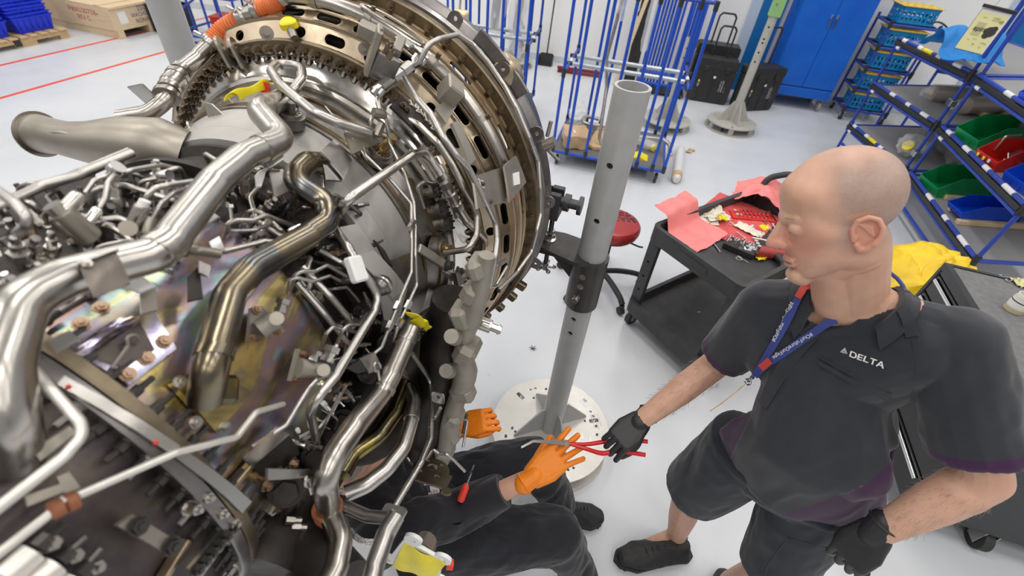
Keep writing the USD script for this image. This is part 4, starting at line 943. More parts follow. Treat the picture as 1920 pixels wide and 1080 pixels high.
obj('cable_loop', sweep(catmull([aty(x, y, 6.6) for x, y in ((1740, 44), (1762, 42), (1778, 55), (1781, 72))]), .008, 6), 'joint_black', None, label='dark cable looping against the wall behind the blue cloth', cat='cable')
# low side table behind the flow rack
P = atz(1700, 205, 0)
t = wt('side_table', 'blue tube side table standing behind the left bay of the flow rack', 'table', A([3.0, 7.0, 0]))
for x in (2.85, 3.55):
    for y in (6.9, 7.6): obj('table_leg', cyl((x, y, .0), (x, y, .95), .016, 8), 'blue_rack', t)
obj('table_top', bx((3.2, 7.25, .97), (.85, .85, .03)), 'mat_grey', t, smooth=False)
for y in (6.9, 7.6): obj('table_rail', cyl((2.85, y, .9), (3.55, y, .9), .016, 8), 'blue_rack', t)
# ------------------------------------------------------------ wooden crate and pallet of bins
t = thing('wooden_crate', 'long low plywood shipping crate with red stencilling, by the red tape', 'crate', (-7.6, 5.13, 0), 0)
cr = lambda c, s: bx(c, s, .003)
for y in (.06, .55, 1.02): obj('skid', cr((-1.1, y, .05), (2.2, .09, .10)), 'crate_wood', t, smooth=False)
obj('crate_side', cr((-1.1, .0125, .235), (2.2, .025, .27)), 'crate_wood', t, smooth=False); obj('crate_side', cr((-1.1, 1.0675, .235), (2.2, .025, .27)), 'crate_wood', t, smooth=False)
obj('crate_end', cr((-.0125, .54, .235), (.025, 1.03, .27)), 'crate_wood', t, smooth=False); obj('crate_end', cr((-2.1875, .54, .235), (.025, 1.03, .27)), 'crate_wood', t, smooth=False)
for k in range(8): obj('lid_plank', cr((-1.1, .07 + k * .1345, .385), (2.24, .131, .03)), 'crate_wood', t, smooth=False)
for x in (-.2, -1.1, -2.0): obj('lid_cleat', cr((x, .54, .405), (.09, 1.08, .02)), 'crate_wood', t, smooth=False)
text('PWA100738', .062, (-.78, -.001, .27), (1, 0, 0), (0, 0, 1), 'ink_red', t); text('REV C', .06, (-.66, -.001, .18), (1, 0, 0), (0, 0, 1), 'ink_red', t)
text('+', .05, (-.26, -.001, .27), (1, 0, 0), (0, 0, 1), 'ink_red', t)
text('ISC', .06, (.001, .42, .30), (0, 1, 0), (0, 0, 1), 'ink_blue', t); text('MACHINE & LOG', .05, (.001, .30, .23), (0, 1, 0), (0, 0, 1), 'ink_blue', t); text('NSN9333', .055, (.001, .34, .15), (0, 1, 0), (0, 0, 1), 'ink_dark', t)
obj('paper_label', bx((.0008, .17, .25), (.0015, .12, .15), .0003), 'paper_white', t, smooth=False)
PP = A([-8.17, 4.85, 0]); PY0, PXL = 3.75, 1.1
t = thing('pallet', 'weathered wooden pallet carrying stacks of blue bins', 'pallet', (PP[0], PY0, 0), 0)
L = PP[1] - PY0
for k in range(3):
    x = -.05 - k * .48
    obj('stringer', prism(Polygon([(0, 0), (L, 0), (L, .1), (0, .1)]).difference(unary_union([sbox(.12, -.01, .42, .05), sbox(L - .42, -.01, L - .12, .05)])), .045, (x, 0, 0), (0, 1, 0), (0, 0, 1)), 'pallet_wood', t, smooth=False)
for k in range(9): obj('deck_board', cr((-.53, .055 + k * (L - .11) / 8, .11), (1.1, .095, .02)), 'pallet_wood', t, smooth=False)
obj('black_tape', bx((.0015 + .004, .45, .07), (.008, .08, .1), .001), 'joint_black', t)
# nested blue bins, each one a thing
def nest_bin(label, loc, rz, first=[None]):
    if first[0] is None:
        t = thing('nested_bin', label, 'bin', loc, rz, 'nested blue bins stacked on the pallet')
        w, d, h = .50, .36, .18; P = []
        for (ww, dd, z) in ((w * .9, d * .88, 0), (w * .97, d * .97, h), (w * 1.02, d * 1.02, h), (w * 1.02, d * 1.02, h - .02)): P.append((ww, dd, z))
        outer = prism(rrect(w, d, .03).difference(rrect(w - .012, d - .012, .027)), h, (0, 0, 0)); v = outer.vertices; k = .86 + .14 * v[:, 2:3] / h; v[:, :2] *= k; outer.vertices = v
        obj('bin_wall', outer, 'blue_bin', t, smooth=30); obj('bin_floor', prism(rrect(w * .86, d * .86, .025), .006), 'blue_bin', t)
        obj('bin_rim', [prism(rrect(w + .024, d + .024, .03).difference(rrect(w - .012, d - .012, .027)), .014, (0, 0, h - .012))], 'blue_bin', t)
        for x in np.linspace(-.18, .18, 6): obj('bin_rib', bx((x, -d / 2 + .004, h * .55), (.012, .014, h * .7), .002), 'blue_bin', t)
        first[0] = t; return t
    return dup(first[0], loc, rz, label)
CNT = ['lowest', 'second', 'third', 'fourth', 'fifth', 'sixth', 'seventh', 'eighth', 'ninth', 'tenth', 'eleventh', 'twelfth', 'thirteenth', 'fourteenth']
for (sx, sy, nb, nm_) in ((-.26, .80, 12, 'right'), (-.26, .24, 13, 'left')):
    for k in range(nb):
        nest_bin('nested blue bin in the %s stack on the pallet, %s from the bottom' % (nm_, CNT[k]) if k else 'nested blue bin in the %s stack on the pallet, the lowest' % nm_, (PP[0] + sx - .012 * k + .008 * math.sin(k * 2.3), PY0 + sy + .010 * math.cos(k * 1.9) - (.012 * k if nm_ == 'left' else .0), .1205 + .038 * k), math.pi / 2 + .03 * math.sin(k * 1.3))
# ------------------------------------------------------------ red stool
S = A([-.085, 2.68, 0])
t = thing('rolling_stool', 'round red padded rolling stool with a black five-legged base, behind the grey stand', 'stool', S, 0)
zt = .56
obj('cushion', lathe([(0, zt - .085), (.155, zt - .085), (.172, zt - .075), (.180, zt - .05), (.178, zt - .022), (.165, zt - .006), (.14, zt), (0, zt + .004)], n=40), 'stool_red', t)
obj('seat_pan', lathe([(0, zt - .1), (.15, zt - .1), (.165, zt - .084), (0, zt - .084)], n=32), 'black_plastic', t)
obj('gas_column', cyl((0, 0, .1), (0, 0, zt - .09), .024, 16), 'black_plastic', t)
obj('lever', tube([(0, 0, zt - .11), (.2, -.06, zt - .11), (.22, -.07, zt - .1)], .006, 8), 'black_plastic', t)
X_ = unit(A([.75, .30, 0])); Y_ = A([-X_[1], X_[0], 0])
text('MATCO', .052, A([0, 0, zt + .0005]) + X_ * .150 + Y_ * .045, -X_, -Y_, 'bolt_dark', t, depth=.004, bold=True)
text('TOOLS', .042, A([0, 0, zt + .0005]) + X_ * .125 + Y_ * .105, -X_, -Y_, 'bolt_dark', t, depth=.004, bold=True)
for k in range(5):
    a = math.radians(22 + 72 * k); e = A([math.cos(a), math.sin(a), 0])
    lg = obj('leg', sweep(catmull([e * .02 + A([0, 0, .135]), e * .14 + A([0, 0, .135]), e * .26 + A([0, 0, .115]), e * .315 + A([0, 0, .085])]), .02, 10), 'black_plastic', t)
    w = obj('caster', cyl(e * .315 - np.cross(e, A([0, 0, 1.])) * .016 + A([0, 0, .03]), e * .315 + np.cross(e, A([0, 0, 1.])) * .016 + A([0, 0, .03]), .0299, 14), 'rubber', t)
    obj('caster_hood', bx(e * .315 + A([0, 0, .055]), (.035, .035, .05), .006), 'black_plastic', w)
# ------------------------------------------------------------ black utility cart
ZT = .80
cA = atz(1222, 420, ZT); cB = atz(1403, 547, ZT); cC = atz(1398, 350, ZT)
CX = unit(cB - cA); CY = A([-CX[1], CX[0], 0]); CW, CL = .62, .92
rzk = math.atan2(CX[1], CX[0])
t = thing('utility_cart', 'black plastic two-tray utility cart littered with pink wipes and tools', 'cart', (cA[0], cA[1], 0), rzk)
def tray(z, h, name):
    m = prism(rrect(CW, CL, .045, CW / 2, CL / 2).difference(rrect(CW - .05, CL - .05, .03, CW / 2, CL / 2)), h, (0, 0, z))
    o = obj(name, m, 'cart_plastic', t)
    obj('tray_floor', prism(rrect(CW - .02, CL - .02, .03, CW / 2, CL / 2), .015, (0, 0, z + .02)), 'cart_plastic', o)
    return o
tr = tray(ZT - .10, .10, 'upper_tray'); tray(.14, .09, 'lower_tray')
obj('moulded_grip', prism(rrect(.2, .035, .01), .006, (CW * .5, .002, ZT - .05), (1, 0, 0), (0, 0, 1)), 'cart_plastic', tr)
for x in (.035, CW - .035):
    for y in (.05, CL - .05):
        s = Polygon([(-.035, 0), (.035, 0), (.035, ZT - .1 - .2), (-.035, ZT - .1 - .2)]).difference(unary_union([Point(0, z).buffer(.009) for z in (.12, .23, .34)]))
        obj('post', prism(s, .03, (x, y + .015 if y < .1 else y + .015, .20), (1, 0, 0), (0, 0, 1)), 'cart_plastic', t, smooth=False)
        w = obj('caster', cyl((x - .016, y + .02, .055), (x + .016, y + .02, .055), .0549, 18), 'rubber', t)
        obj('caster_fork', [bx((x + k * .022, y + .02, .09), (.005, .05, .1)) for k in (-1, 1)] + [cyl((x - .018, y + .02, .055), (x + .018, y + .02, .055), .03, 12)], 'steel', w)
obj('push_handle', tube([(.06, CL - .02, ZT - .04), (.06, CL + .03, ZT + .10), (.14, CL + .10, ZT + .15), (CW - .14, CL + .10, ZT + .15), (CW - .06, CL + .03, ZT + .10), (CW - .06, CL - .02, ZT - .04)], .019, 12, .08), 'cart_plastic', t)
ZF = ZT - .10 + .035
def kart(x, y, z=0.0): return cA * A([1, 1, 0]) + CX * x + CY * y + A([0, 0, ZF + z])
def kpx(px, py, z=.004): return atz(px, py, ZF + z)
def cloth(name, label, cat, c, w, l, amp, seed, rz, mat, lift=None, n=22, freq=6., group=None, th=.0015):
    G = crumple(w, l, amp, seed, n, n, freq)
    if lift is not None: G[..., 2] += lift(G[..., 0] / w, G[..., 1] / l)
    G[..., 2] -= G[..., 2].min() - .001
    tt = thing(name, label, cat, c, rz, group); obj('sheet', sheet(G, th), mat, tt, smooth=60); return tt
cloth('pink_wipe', 'pink shop wipe spread at the near left corner of the cart tray', 'wipe', kpx(1290, 430, .006), .34, .30, .012, 3, rzk + .1, 'wipe_pink', lambda u, v: .105 * np.clip((-u - .06) / .2, 0, 1) ** 2 * (3 - 2 * np.clip((-u - .06) / .2, 0, 1)) + .06 * np.maximum(0, -u - .3) + .02 * np.maximum(0, v - .2))
cloth('pink_wipe', 'stained red shop wipe lying flat in the middle of the cart tray', 'wipe', kpx(1375, 412, .002), .40, .52, .006, 5, rzk + .25, 'wipe_red')
cloth('pink_wipe', 'folded pink shop wipe heaped at the far end of the cart tray, under the handle', 'wipe', kpx(1425, 375, .035), .34, .24, .03, 8, rzk + .5, 'wipe_pink', lambda u, v: .09 * np.exp(-(u * 3) ** 2) + .05 * (v > 0) * v)
cloth('cotton_rag', 'white cotton glove lying on the red wipe with a yellow tie', 'glove', kpx(1340, 405, .012), .15, .12, .035, 11, .6, 'cotton', n=18)
cloth('cotton_rag', 'white cotton rag flat beside the cotton glove on the cart tray', 'rag', kpx(1328, 412, .007), .11, .11, .012, 12, .2, 'cotton', n=14)
cloth('cotton_rag', 'crumpled cotton rag between the red socket tray and the socket block', 'rag', kpx(1405, 432, .012), .16, .07, .03, 14, -.5, 'cotton', n=18)
for i, (x, y, lb) in enumerate(((1354, 410, 'small yellow tie on the white cotton glove'), (1432, 428, 'yellow plastic scrap on the tools at the far right of the cart'), (1424, 484, 'crumpled yellow scrap in front of the drill'))):
    cloth('yellow_scrap', lb, 'scrap', kpx(x, y, .035 if i < 2 else .006), .05, .045, .02, 20 + i, i, 'cap_yellow', n=10)
# socket block with its sockets
P = kpx(1385, 470, .0); t = thing('socket_block', 'black block holding rows of sockets on the cart tray', 'socket set', P, rzk + .35)
obj('block', bx((0, 0, .02), (.17, .09, .04), .006), 'black_plastic', t)
for r in range(2):
    for k in range(5):
        x, y = -.066 + k * .033, -.018 + r * .036; h = .016 + .004 * ((k * 3 + r) % 4)
        obj('socket', Manifold.cylinder(h, .0115, .0105, 14).translate([x, y, .04]) - Manifold.cylinder(.1, .007, .007, 8).translate([x, y, .04 + h * .4]), 'chrome', t)
for k in range(3): obj('tall_socket', cyl((.055 + .014 * k, .025 - .02 * k, .04), (.055 + .014 * k, .025 - .02 * k, .085), .010, 12), 'chrome', t)
P = kpx(1410, 470, .03); t = thing('impact_drill', 'red and grey cordless drill lying on the cart tray beside the socket block', 'drill', P, rzk + .9)
obj('drill_body', [sweep([(0, 0, .0), (.03, 0, .0), (.12, 0, .0), (.17, 0, .0)], [.028, .034, .034, .026], 16)], 'drill_red', t); obj('gear_case', sweep([(-.05, 0, 0), (-.02, 0, 0), (.005, 0, 0)], [.018, .027, .030], 16), 'steel', t); obj('chuck', cyl((-.08, 0, 0), (-.045, 0, 0), .014, 14), 'gunmetal', t)
obj('grip', sweep([(.12, 0, 0), (.14, -.06, 0), (.15, -.12, 0)], [.025, .02, .022], 12), 'black_plastic', t); obj('battery', bx((.15, -.14, 0), (.09, .05, .055), .008), 'black_plastic', t); obj('rear_cap', sweep([(.165, 0, 0), (.18, 0, 0)], [.026, .016], 14), 'black_plastic', t)
P = kpx(1408, 408, .0); t = thing('socket_tray', 'red tray of sockets and spanners on the cart, half under the pink wipe', 'socket tray', P, rzk + .95)
obj('tray_base', bx((0, 0, .008), (.26, .085, .016), .003), 'red_bin', t)
for r in range(2):
    for k in range(9): obj('socket', cyl((-.105 + k * .026, -.024 + r * .045, .016), (-.105 + k * .026, -.024 + r * .045, .032), .009, 10), 'chrome', t)
for k in range(5):
    a = kpx(1425 + k * 9, 402 - k * 3, .012 + .001 * k); b = kpx(1447 + k * 8, 432 - k * 3, .014)
    tt = wt('spanner', '%s slim chrome spanner of the fan beside the red socket tray' % ('leftmost', 'second', 'middle', 'fourth', 'rightmost')[k], 'spanner', a, 'chrome spanners on the cart')
    obj('shank', bar(a, b, .008, .004), 'chrome', tt); obj('ring_end', [cyl(b - A([0, 0, .003]), b + A([0, 0, .003]), .010, 12)], 'chrome', tt); obj('open_end', cyl(a - A([0, 0, .003]), a + A([0, 0, .003]), .011, 6), 'chrome', tt)
def pen(name, label, cat, a, b, r, mat):
    tt = wt(name, label, cat, a); obj('shaft', cyl(a, b, r, 10), mat, tt); obj('tip', cyl(b, b + (b - a) * .12, r, 10, r * .3), 'chrome', tt)
pen('pen', 'silver pen lying on the tray beside the near pink wipe', 'pen', kpx(1339, 458, .006), kpx(1349, 471, .006), .0045, 'chrome')
pen('steel_rod', 'thin steel rod lying across the cotton rag on the cart', 'rod', kpx(1381, 435, .02), kpx(1396, 446, .02), .004, 'steel')
pen('screwdriver', 'steel blade with a red collar lying at the far right of the cart tray', 'screwdriver', kpx(1410, 446, .02), kpx(1440, 452, .02), .007, 'aluminium')
obj('ruler', bar(kpx(1348, 384, .012), kpx(1383, 365, .012), .03, .012), 'aluminium', None, label='flat aluminium bar along the left edge of the cart tray', cat='bar')
for i, (x, y, lb) in enumerate(((1385, 486, 'loop of thin white string in front of the socket block'), (1370, 421, 'tangle of thin white string on the red wipe'))):
    P = kpx(x, y, .004); q = [P + A([math.cos(k * .8) * .02 * (1 - k * .05), math.sin(k * .8) * .014, .001 * k]) for k in range(12)] + [P + A([.05, -.01, .002])]
    obj('string', sweep(catmull(q, 4), .0012, 5), 'cotton', None, label=lb, cat='string')
P = kpx(1412, 479, .004); obj('paper_tag', bar(P, P + CX * .01 + CY * -.035, .014, .002), 'paper_white', None, label='small white paper tag between the socket block and the yellow scrap', cat='tag')
P = kpx(1342, 440, .004); obj('paper_scrap', bx(P, (.018, .014, .003)), 'paper_white', None, label='tiny white scrap at the edge of the near pink wipe', cat='paper scrap')
P = atz(1310, 585, .178); obj('wood_sliver', bar(P - A([.01, .004, 0]), P + A([.012, .006, 0]), .003, .002), 'pine', None, label='pale splinter lying on the lower tray of the cart', cat='splinter')
# ------------------------------------------------------------ black roller cabinet at the right
BX0, BY0, BX1, BY1, BZ = 1.575, 1.54, 2.75, 2.50, .90
t = wthing('roller_cabinet', 'black roller tool cabinet with chrome drawer pulls, behind the bald man', 'tool cabinet', A([(BX0 + BX1) / 2, (BY0 + BY1) / 2, 0]))
obj('cabinet_body', bx(((BX0 + BX1) / 2 + .02, (BY0 + BY1) / 2, .50), (BX1 - BX0 - .04, BY1 - BY0, .74), .006), 'cabinet_black', t)
obj('top_frame', prism(sbox(BX0, BY0, BX1, BY1).difference(sbox(BX0 + .03, BY0 + .02, BX1 - .02, BY1 - .02)), .05, (0, 0, BZ - .05)), 'black_gloss', t, smooth=False)
obj('top_mat', bx(((BX0 + BX1) / 2, (BY0 + BY1) / 2, BZ - .012), (BX1 - BX0 - .05, BY1 - BY0 - .04, .014), .002), 'mat_grey', t)
zs = [.845, .73, .61, .47, .30, .135]
for k in range(5):
    z1_, z0_ = zs[k] - .006, zs[k + 1] + .006
    d = obj('drawer', bx((BX0 + .02, (BY0 + BY1) / 2, (z0_ + z1_) / 2), (.04, BY1 - BY0 - .06, z1_ - z0_), .004), 'black_gloss', t)
    obj('drawer_pull', [prism(rrect(.026, .02, .006), BY1 - BY0 - .12, (BX0 - .008, BY1 - .06, z1_ - .016), (1, 0, 0), (0, 0, 1))], 'chrome', d)
for y in (BY0 + .015, BY1 - .015): obj('corner_trim', bx((BX0 + .02, y, .5), (.05, .03, .74), .005), 'black_gloss', t)
obj('side_panel', bx(((BX0 + BX1) / 2 + .03, BY0 - .003, .49), (BX1 - BX0 - .1, .01, .66), .004), 'cabinet_black', t)
for x in (BX0 + .10, BX0 + .38, BX1 - .1):
    for y in (BY0 + .03, BY1 - .08):
        w = obj('caster', cyl((x - .02, y, .062), (x + .02, y, .062), .0619, 20), 'rubber', t)
        obj('caster_fork', [bx((x + k * .026, y, .09), (.005, .06, .1)) for k in (-1, 1)], 'steel', w)
P = atz(1900, 580, BZ); t = thing('paint_jar', 'small paint-stained white jar on the grey mat of the roller cabinet', 'jar', (P[0], P[1], BZ - .005), .4)
obj('jar_body', lathe([(0, 0), (.034, 0), (.037, .006), (.037, .075), (.033, .082), (.033, .09), (.030, .09), (.030, .012), (0, .012)], n=28), 'jar_body', t); obj('jar_base', lathe([(.0372, .002), (.0378, .004), (.0378, .022), (.0372, .024)], n=28), 'jar_paint', t); obj('jar_label', lathe([(.0373, .03), (.0376, .03), (.0376, .07), (.0373, .07)], n=28), 'paper_white', t); obj('jar_line', lathe([(.0378, .055), (.0378, .06)], n=28), 'ink_dark', t)
for i, (x0, y0, x1, y1) in enumerate(((1878, 517, 1905, 524), (1889, 526, 1915, 527))):
    a, b = atz(x0, y0, BZ - .001), atz(x1, y1, BZ - .001)
    tt = wt('key', ['small key lying at the back of the roller cabinet top', 'small key lying beside the greenish rag on the roller cabinet'][i], 'key', a)
    obj('blade', bar(a, b, .008, .003), 'steel', tt); obj('bow', cyl(a - A([0, 0, .0015]), a + A([0, 0, .0015]), .012, 14), 'steel', tt)
P = atz(1917, 532, BZ); cloth('olive_rag', 'small greenish rag at the right edge of the roller cabinet top', 'rag', (P[0], P[1], BZ - .003), .08, .07, .02, 33, .2, 'ink_pale', n=12)
# yellow tarpaulin under the flow rack's corner
t = thing('yellow_tarp', 'crumpled yellow tarpaulin heaped behind the man, below the flow rack', 'tarpaulin', (1.82, 2.95, 0), 0)
u, v = np.meshgrid(np.linspace(-1, 1, 40), np.linspace(-1, 1, 40), indexing='ij')
rr_ = np.clip(1 - (u ** 2 + v ** 2) / 1.9, 0, 1)
G = np.stack([u * .40, v * .36, .72 * rr_ ** .6], -1); nz = meshkit.fbm(G * 5.0 + 3, 4, 5) - .5; nz2 = np.abs(meshkit.fbm(G * 4.0 + 9, 3, 8) - .5)
G[..., 0] += nz * .22; G[..., 1] += (meshkit.fbm(G * 4 + 6, 3, 2) - .5) * .25; G[..., 2] += (nz * .2 - nz2 * .3); G[..., 2] = np.maximum(G[..., 2], .004)
obj('tarp_cloth', sheet(G, .004), 'tarp_yellow', t, smooth=40)
# ------------------------------------------------------------ the jet engine: a frame along its axis (t along, th around, r out)
EO = A([-0.868, 1.2, 1.354]); _a, _b = -.065, -.082
AX = A([math.sin(_a) * math.cos(_b), math.cos(_a) * math.cos(_b), math.sin(_b)])
E1 = unit(np.cross(AX, A([0, 0, 1.]))); E2 = np.cross(E1, AX)
def EN(t, th, r):
    a = math.radians(th); return EO + AX * t + (E1 * math.cos(a) + E2 * math.sin(a)) * r
def ERAD(th): a = math.radians(th); return E1 * math.cos(a) + E2 * math.sin(a)
def ETAN(th): a = math.radians(th); return -E1 * math.sin(a) + E2 * math.cos(a)
def ETH(x, y, r):
    d = ray(x, y); w = CAM - EO; dp = d - AX * (d @ AX); wp = w - AX * (w @ AX)
    a, b, c = dp @ dp, 2 * dp @ wp, wp @ wp - r * r; D = b * b - 4 * a * c
    k = -b / (2 * a) if D < 0 else (-b - math.sqrt(D)) / (2 * a)
    Q = CAM + d * k - EO; p = Q - AX * (Q @ AX)
    return Q @ AX, math.degrees(math.atan2(Q @ E2, Q @ E1)), np.linalg.norm(p)
def EP(x, y, r): return EN(*ETH(x, y, r))
def ET(x, y, t): return atplane(x, y, EO + AX * t, AX)
def elathe(prof, a0=0, a1=360, n=120, closed=False):
    P = [(r, t) for r, t in prof]
    X, Y, Z = E1, np.cross(AX, E1), AX
    m = lathe(P, EO, AX, n, -a1, -a0, closed, X=E1)
    return m
ENG = wthing('jet_engine', 'bare jet engine core wrapped in steel pipes, slung between the two grey stands', 'jet engine', EO)
# ---- casings
obj('front_case', elathe([(.30, -1.75), (.352, -1.5), (.352, -1.10)]), 'brown_case', ENG)
tc_ = [(.345, -1.07), (.350, -1.05), (.350, -.78), (.344, -.76)]
obj('turbine_case', elathe(tc_, -100, 63), 'rainbow_case', ENG); obj('turbine_case', elathe(tc_, 63, 260), 'dark_case', ENG)
obj('case_seam', bar(EN(-1.065, 63, .352), EN(-.765, 63, .352), .014, .012, up=ERAD(63)), 'bracket_steel', ENG)
obj('middle_case', elathe([(.30, -.80), (.315, -.77), (.312, -.56), (.330, -.55), (.330, -.54), (.30, -.53)]), 'dark_case', ENG)
obj('case_ring', elathe([(.30, -.66), (.338, -.66), (.338, -.645), (.30, -.645)]), 'dark_case', ENG)
obj('cowl_panel', elathe([(.315, -.53), (.338, -.528), (.352, -.49), (.354, -.488), (.354, -.484), (.362, -.47), (.372, -.42)]), 'white_panel', ENG)
obj('diffuser_case', elathe([(.366, -.42), (.376, -.418), (.392, -.36), (.400, -.335), (.402, -.31), (.40, -.30)]), 'grey_case', ENG)
for r, t in ((.378, -.405), (.398, -.345)): obj('case_band', elathe([(r - .008, t - .006), (r + .004, t - .006), (r + .004, t + .006), (r - .008, t + .006)]), 'gold_edge', ENG)
obj('bright_rim', elathe([(.398, -.305), (.412, -.312), (.420, -.308), (.422, -.298), (.420, -.29), (.412, -.287)]), 'tube_bright', ENG)
# the polished scalloped cone
def scallop():
    n, P = 240, []
    for i in range(n):
        th = 360 * i / n; P.append([EN(-.300, th, .412), EN(-.292, th, .428), EN(-.276, th, .448), EN(-.262, th, .460)])
    P = A(P); m = 4; V = P.reshape(-1, 3); i = np.arange(n)[:, None] * m; j = np.arange(m - 1)[None]; i2 = (i + m) % (n * m)
    a, b, c, d = (i + j).ravel(), (i2 + j).ravel(), (i2 + j + 1).ravel(), (i + j + 1).ravel()
    return T(V, np.vstack([np.stack([a, c, b], 1), np.stack([a, d, c], 1)]))
obj('scalloped_cone', scallop(), 'mirror_steel', ENG, smooth=60)
for k in range(96):
    th = 3.75 * k
    if -60 < ((th + 180) % 360) - 180 < 175: obj('cone_tab', place(bx((0, .006, 0), (.008, .018, .003), .001), EN(-.275, th, .452), ETAN(th), unit(ERAD(th) * .8 + AX * .45)), 'tube_dark', ENG)
fl = obj('bolted_flange', elathe([(.452, -.264), (.492, -.266), (.496, -.262), (.496, -.250), (.490, -.246)]), 'flange_bronze', ENG)
for k in range(96):
    th = 3.75 * k + 2; p = EN(-.266, th, .474)
    if (p - CAM) @ FW < 2.2 and -60 < ((th + 180) % 360) - 180 < 175: obj('flange_bolt', hexa(p, -AX, .0175, .017, .013), 'bolt_bronze', fl)
# the gold slotted case: a thick shell cut by real slots
prof = [(.486, -.262), (.492, -.256), (.530, -.236), (.536, -.228), (.538, -.220), (.552, -.204), (.557, -.190), (.562, -.14), (.566, -.135), (.566, -.118), (.563, -.112), (.566, -.06), (.572, -.05)]
cs = CrossSection([[(r, t) for r, t in prof] + [(r - .009, t + .002) for r, t in prof[::-1]]])
if cs.area() < 1e-5: cs = CrossSection([([(r, t) for r, t in prof] + [(r - .009, t + .002) for r, t in prof[::-1]])[::-1]])
G = cs.revolve(200)
def cut_slot(th, r, t, wt_, hh, tilt):
    s = CrossSection([[(x, y) for x, y in list(slot(wt_, hh).exterior.coords)[:0:-1]]]).extrude(.06).translate([0, 0, -.03])
    a = math.radians(-th)
    X, Z = A([-math.sin(a), math.cos(a), 0]), unit(A([math.cos(a) * math.cos(tilt), math.sin(a) * math.cos(tilt), -math.sin(tilt)])); Y = np.cross(Z, X); o = A([r * math.cos(a), r * math.sin(a), t])
    return s.transform(np.stack([X, Y, Z, o], 1))
cuts = []
for k in range(36):
    th = -90 + 10 * k
    if k % 4 != 3: cuts.append(cut_slot(th, .511, -.246, .052 if k % 2 else .026, .024, math.radians(62)))
    cuts.append(cut_slot(th + 4, .547, -.212, .062, .020, math.radians(45)))
    if k % 2 == 0: cuts.append(cut_slot(th + 2, .565, -.088, .075, .03, math.radians(4)))
G = G - Manifold.batch_boolean(cuts, manifold3d.OpType.Add)
q = G.to_mesh(); V = q.vert_properties[:, :3]
V = EO + V[:, :1] * E1 + V[:, 1:2] * np.cross(AX, E1) + V[:, 2:3] * AX
gold = obj('slotted_case', T(V, q.tri_verts), 'gold_case', ENG, smooth=30)
obj('inner_liner', elathe([(.44, -.24), (.49, -.215), (.52, -.17), (.535, -.05)]), 'dark_case', ENG)
for r, t, w in ((.533, -.232, .004), (.560, -.165, .005), (.5685, -.126, .005), (.567, -.075, .004)): obj('gold_bead', elathe([(r - .006, t - w), (r + .003, t - w * .6), (r + .003, t + w * .6), (r - .006, t + w)]), 'gold_edge', ENG)
fa = obj('outer_flange', elathe([(.56, -.052), (.598, -.054), (.602, -.05), (.602, -.026), (.598, -.022), (.56, -.02)]), 'flange_bronze', ENG)
for k in range(66):
    th = 360 / 66 * k; p = EN(-.054, th, .584)
    if -75 < ((th + 180) % 360) - 180 < 150: obj('flange_bolt', hexa(p, -AX, .014, .012, .011), 'bolt_bronze', fa)
obj('rear_flange', elathe([(.56, -.015), (.605, -.012), (.612, -.004), (.612, .010), (.60, .014)]), 'tube_dark', ENG)
obj('rear_case', elathe([(.56, .0), (.588, .02), (.580, .18), (.56, .30), (.42, .42), (.40, .42)]), 'gunmetal', ENG)
obj('rear_seal', elathe([(.585, .02), (.620, .05), (.622, .06), (.585, .09)]), 'tube_dark', ENG)
for th in (112, 94, 76, 62, 46, 28, 8, -14):
    lg = obj('rear_lug', place(prism(unary_union([sbox(-.02, -.02, .02, .012), Point(0, .012).buffer(.02)]).difference(Point(0, .014).buffer(.006)), .008), EN(.004, th, .612), ETAN(th), ERAD(th)), 'tube_dark', ENG)
for th in (-24, -30, -37, -44): obj('rear_clip', place(bx((0, .01, 0), (.03, .035, .025), .004), EN(.0, th, .612), ETAN(th), ERAD(th)), 'flange_bronze', ENG)
# bulged outlet behind the ring, upper right
obj('outlet_bulge', sweep([EN(.06, 45, .55), EN(.06, 45, .615), EN(.065, 45, .64), EN(.07, 45, .648)], [.060, .056, .045, .02], 24), 'gold_case', ENG)
obj('bulge_rim', elathe([(.60, .015), (.645, .018), (.648, .026), (.60, .03)], 38, 56, 20), 'tube_dark', ENG)
# ---- front flange with bolt rows
ff = obj('front_flange', elathe([(.345, -1.106), (.384, -1.108), (.386, -1.104), (.386, -1.09), (.345, -1.09)]), 'tube_dark', ENG); obj('front_flange', elathe([(.345, -1.084), (.382, -1.086), (.384, -1.08), (.384, -1.07), (.345, -1.068)]), 'flange_bronze', ENG)
for k in range(72):
    th = 5 * k
    if -30 < ((th + 180) % 360) - 180 < 95:
        obj('flange_stud', [hexa(EN(-1.107, th, .369), -AX, .013, .013, .010), cyl(EN(-1.12, th, .369), EN(-1.135, th, .369), .004, 6)], 'bolt_dark' if k % 3 else 'bolt_steel', ff); obj('flange_nut', [hexa(EN(-1.069, th + 1, .368), AX, .013, .015, .010), cyl(EN(-1.06, th + 1, .368), EN(-1.035, th + 1, .368), .004, 6)], 'bolt_dark', ff)
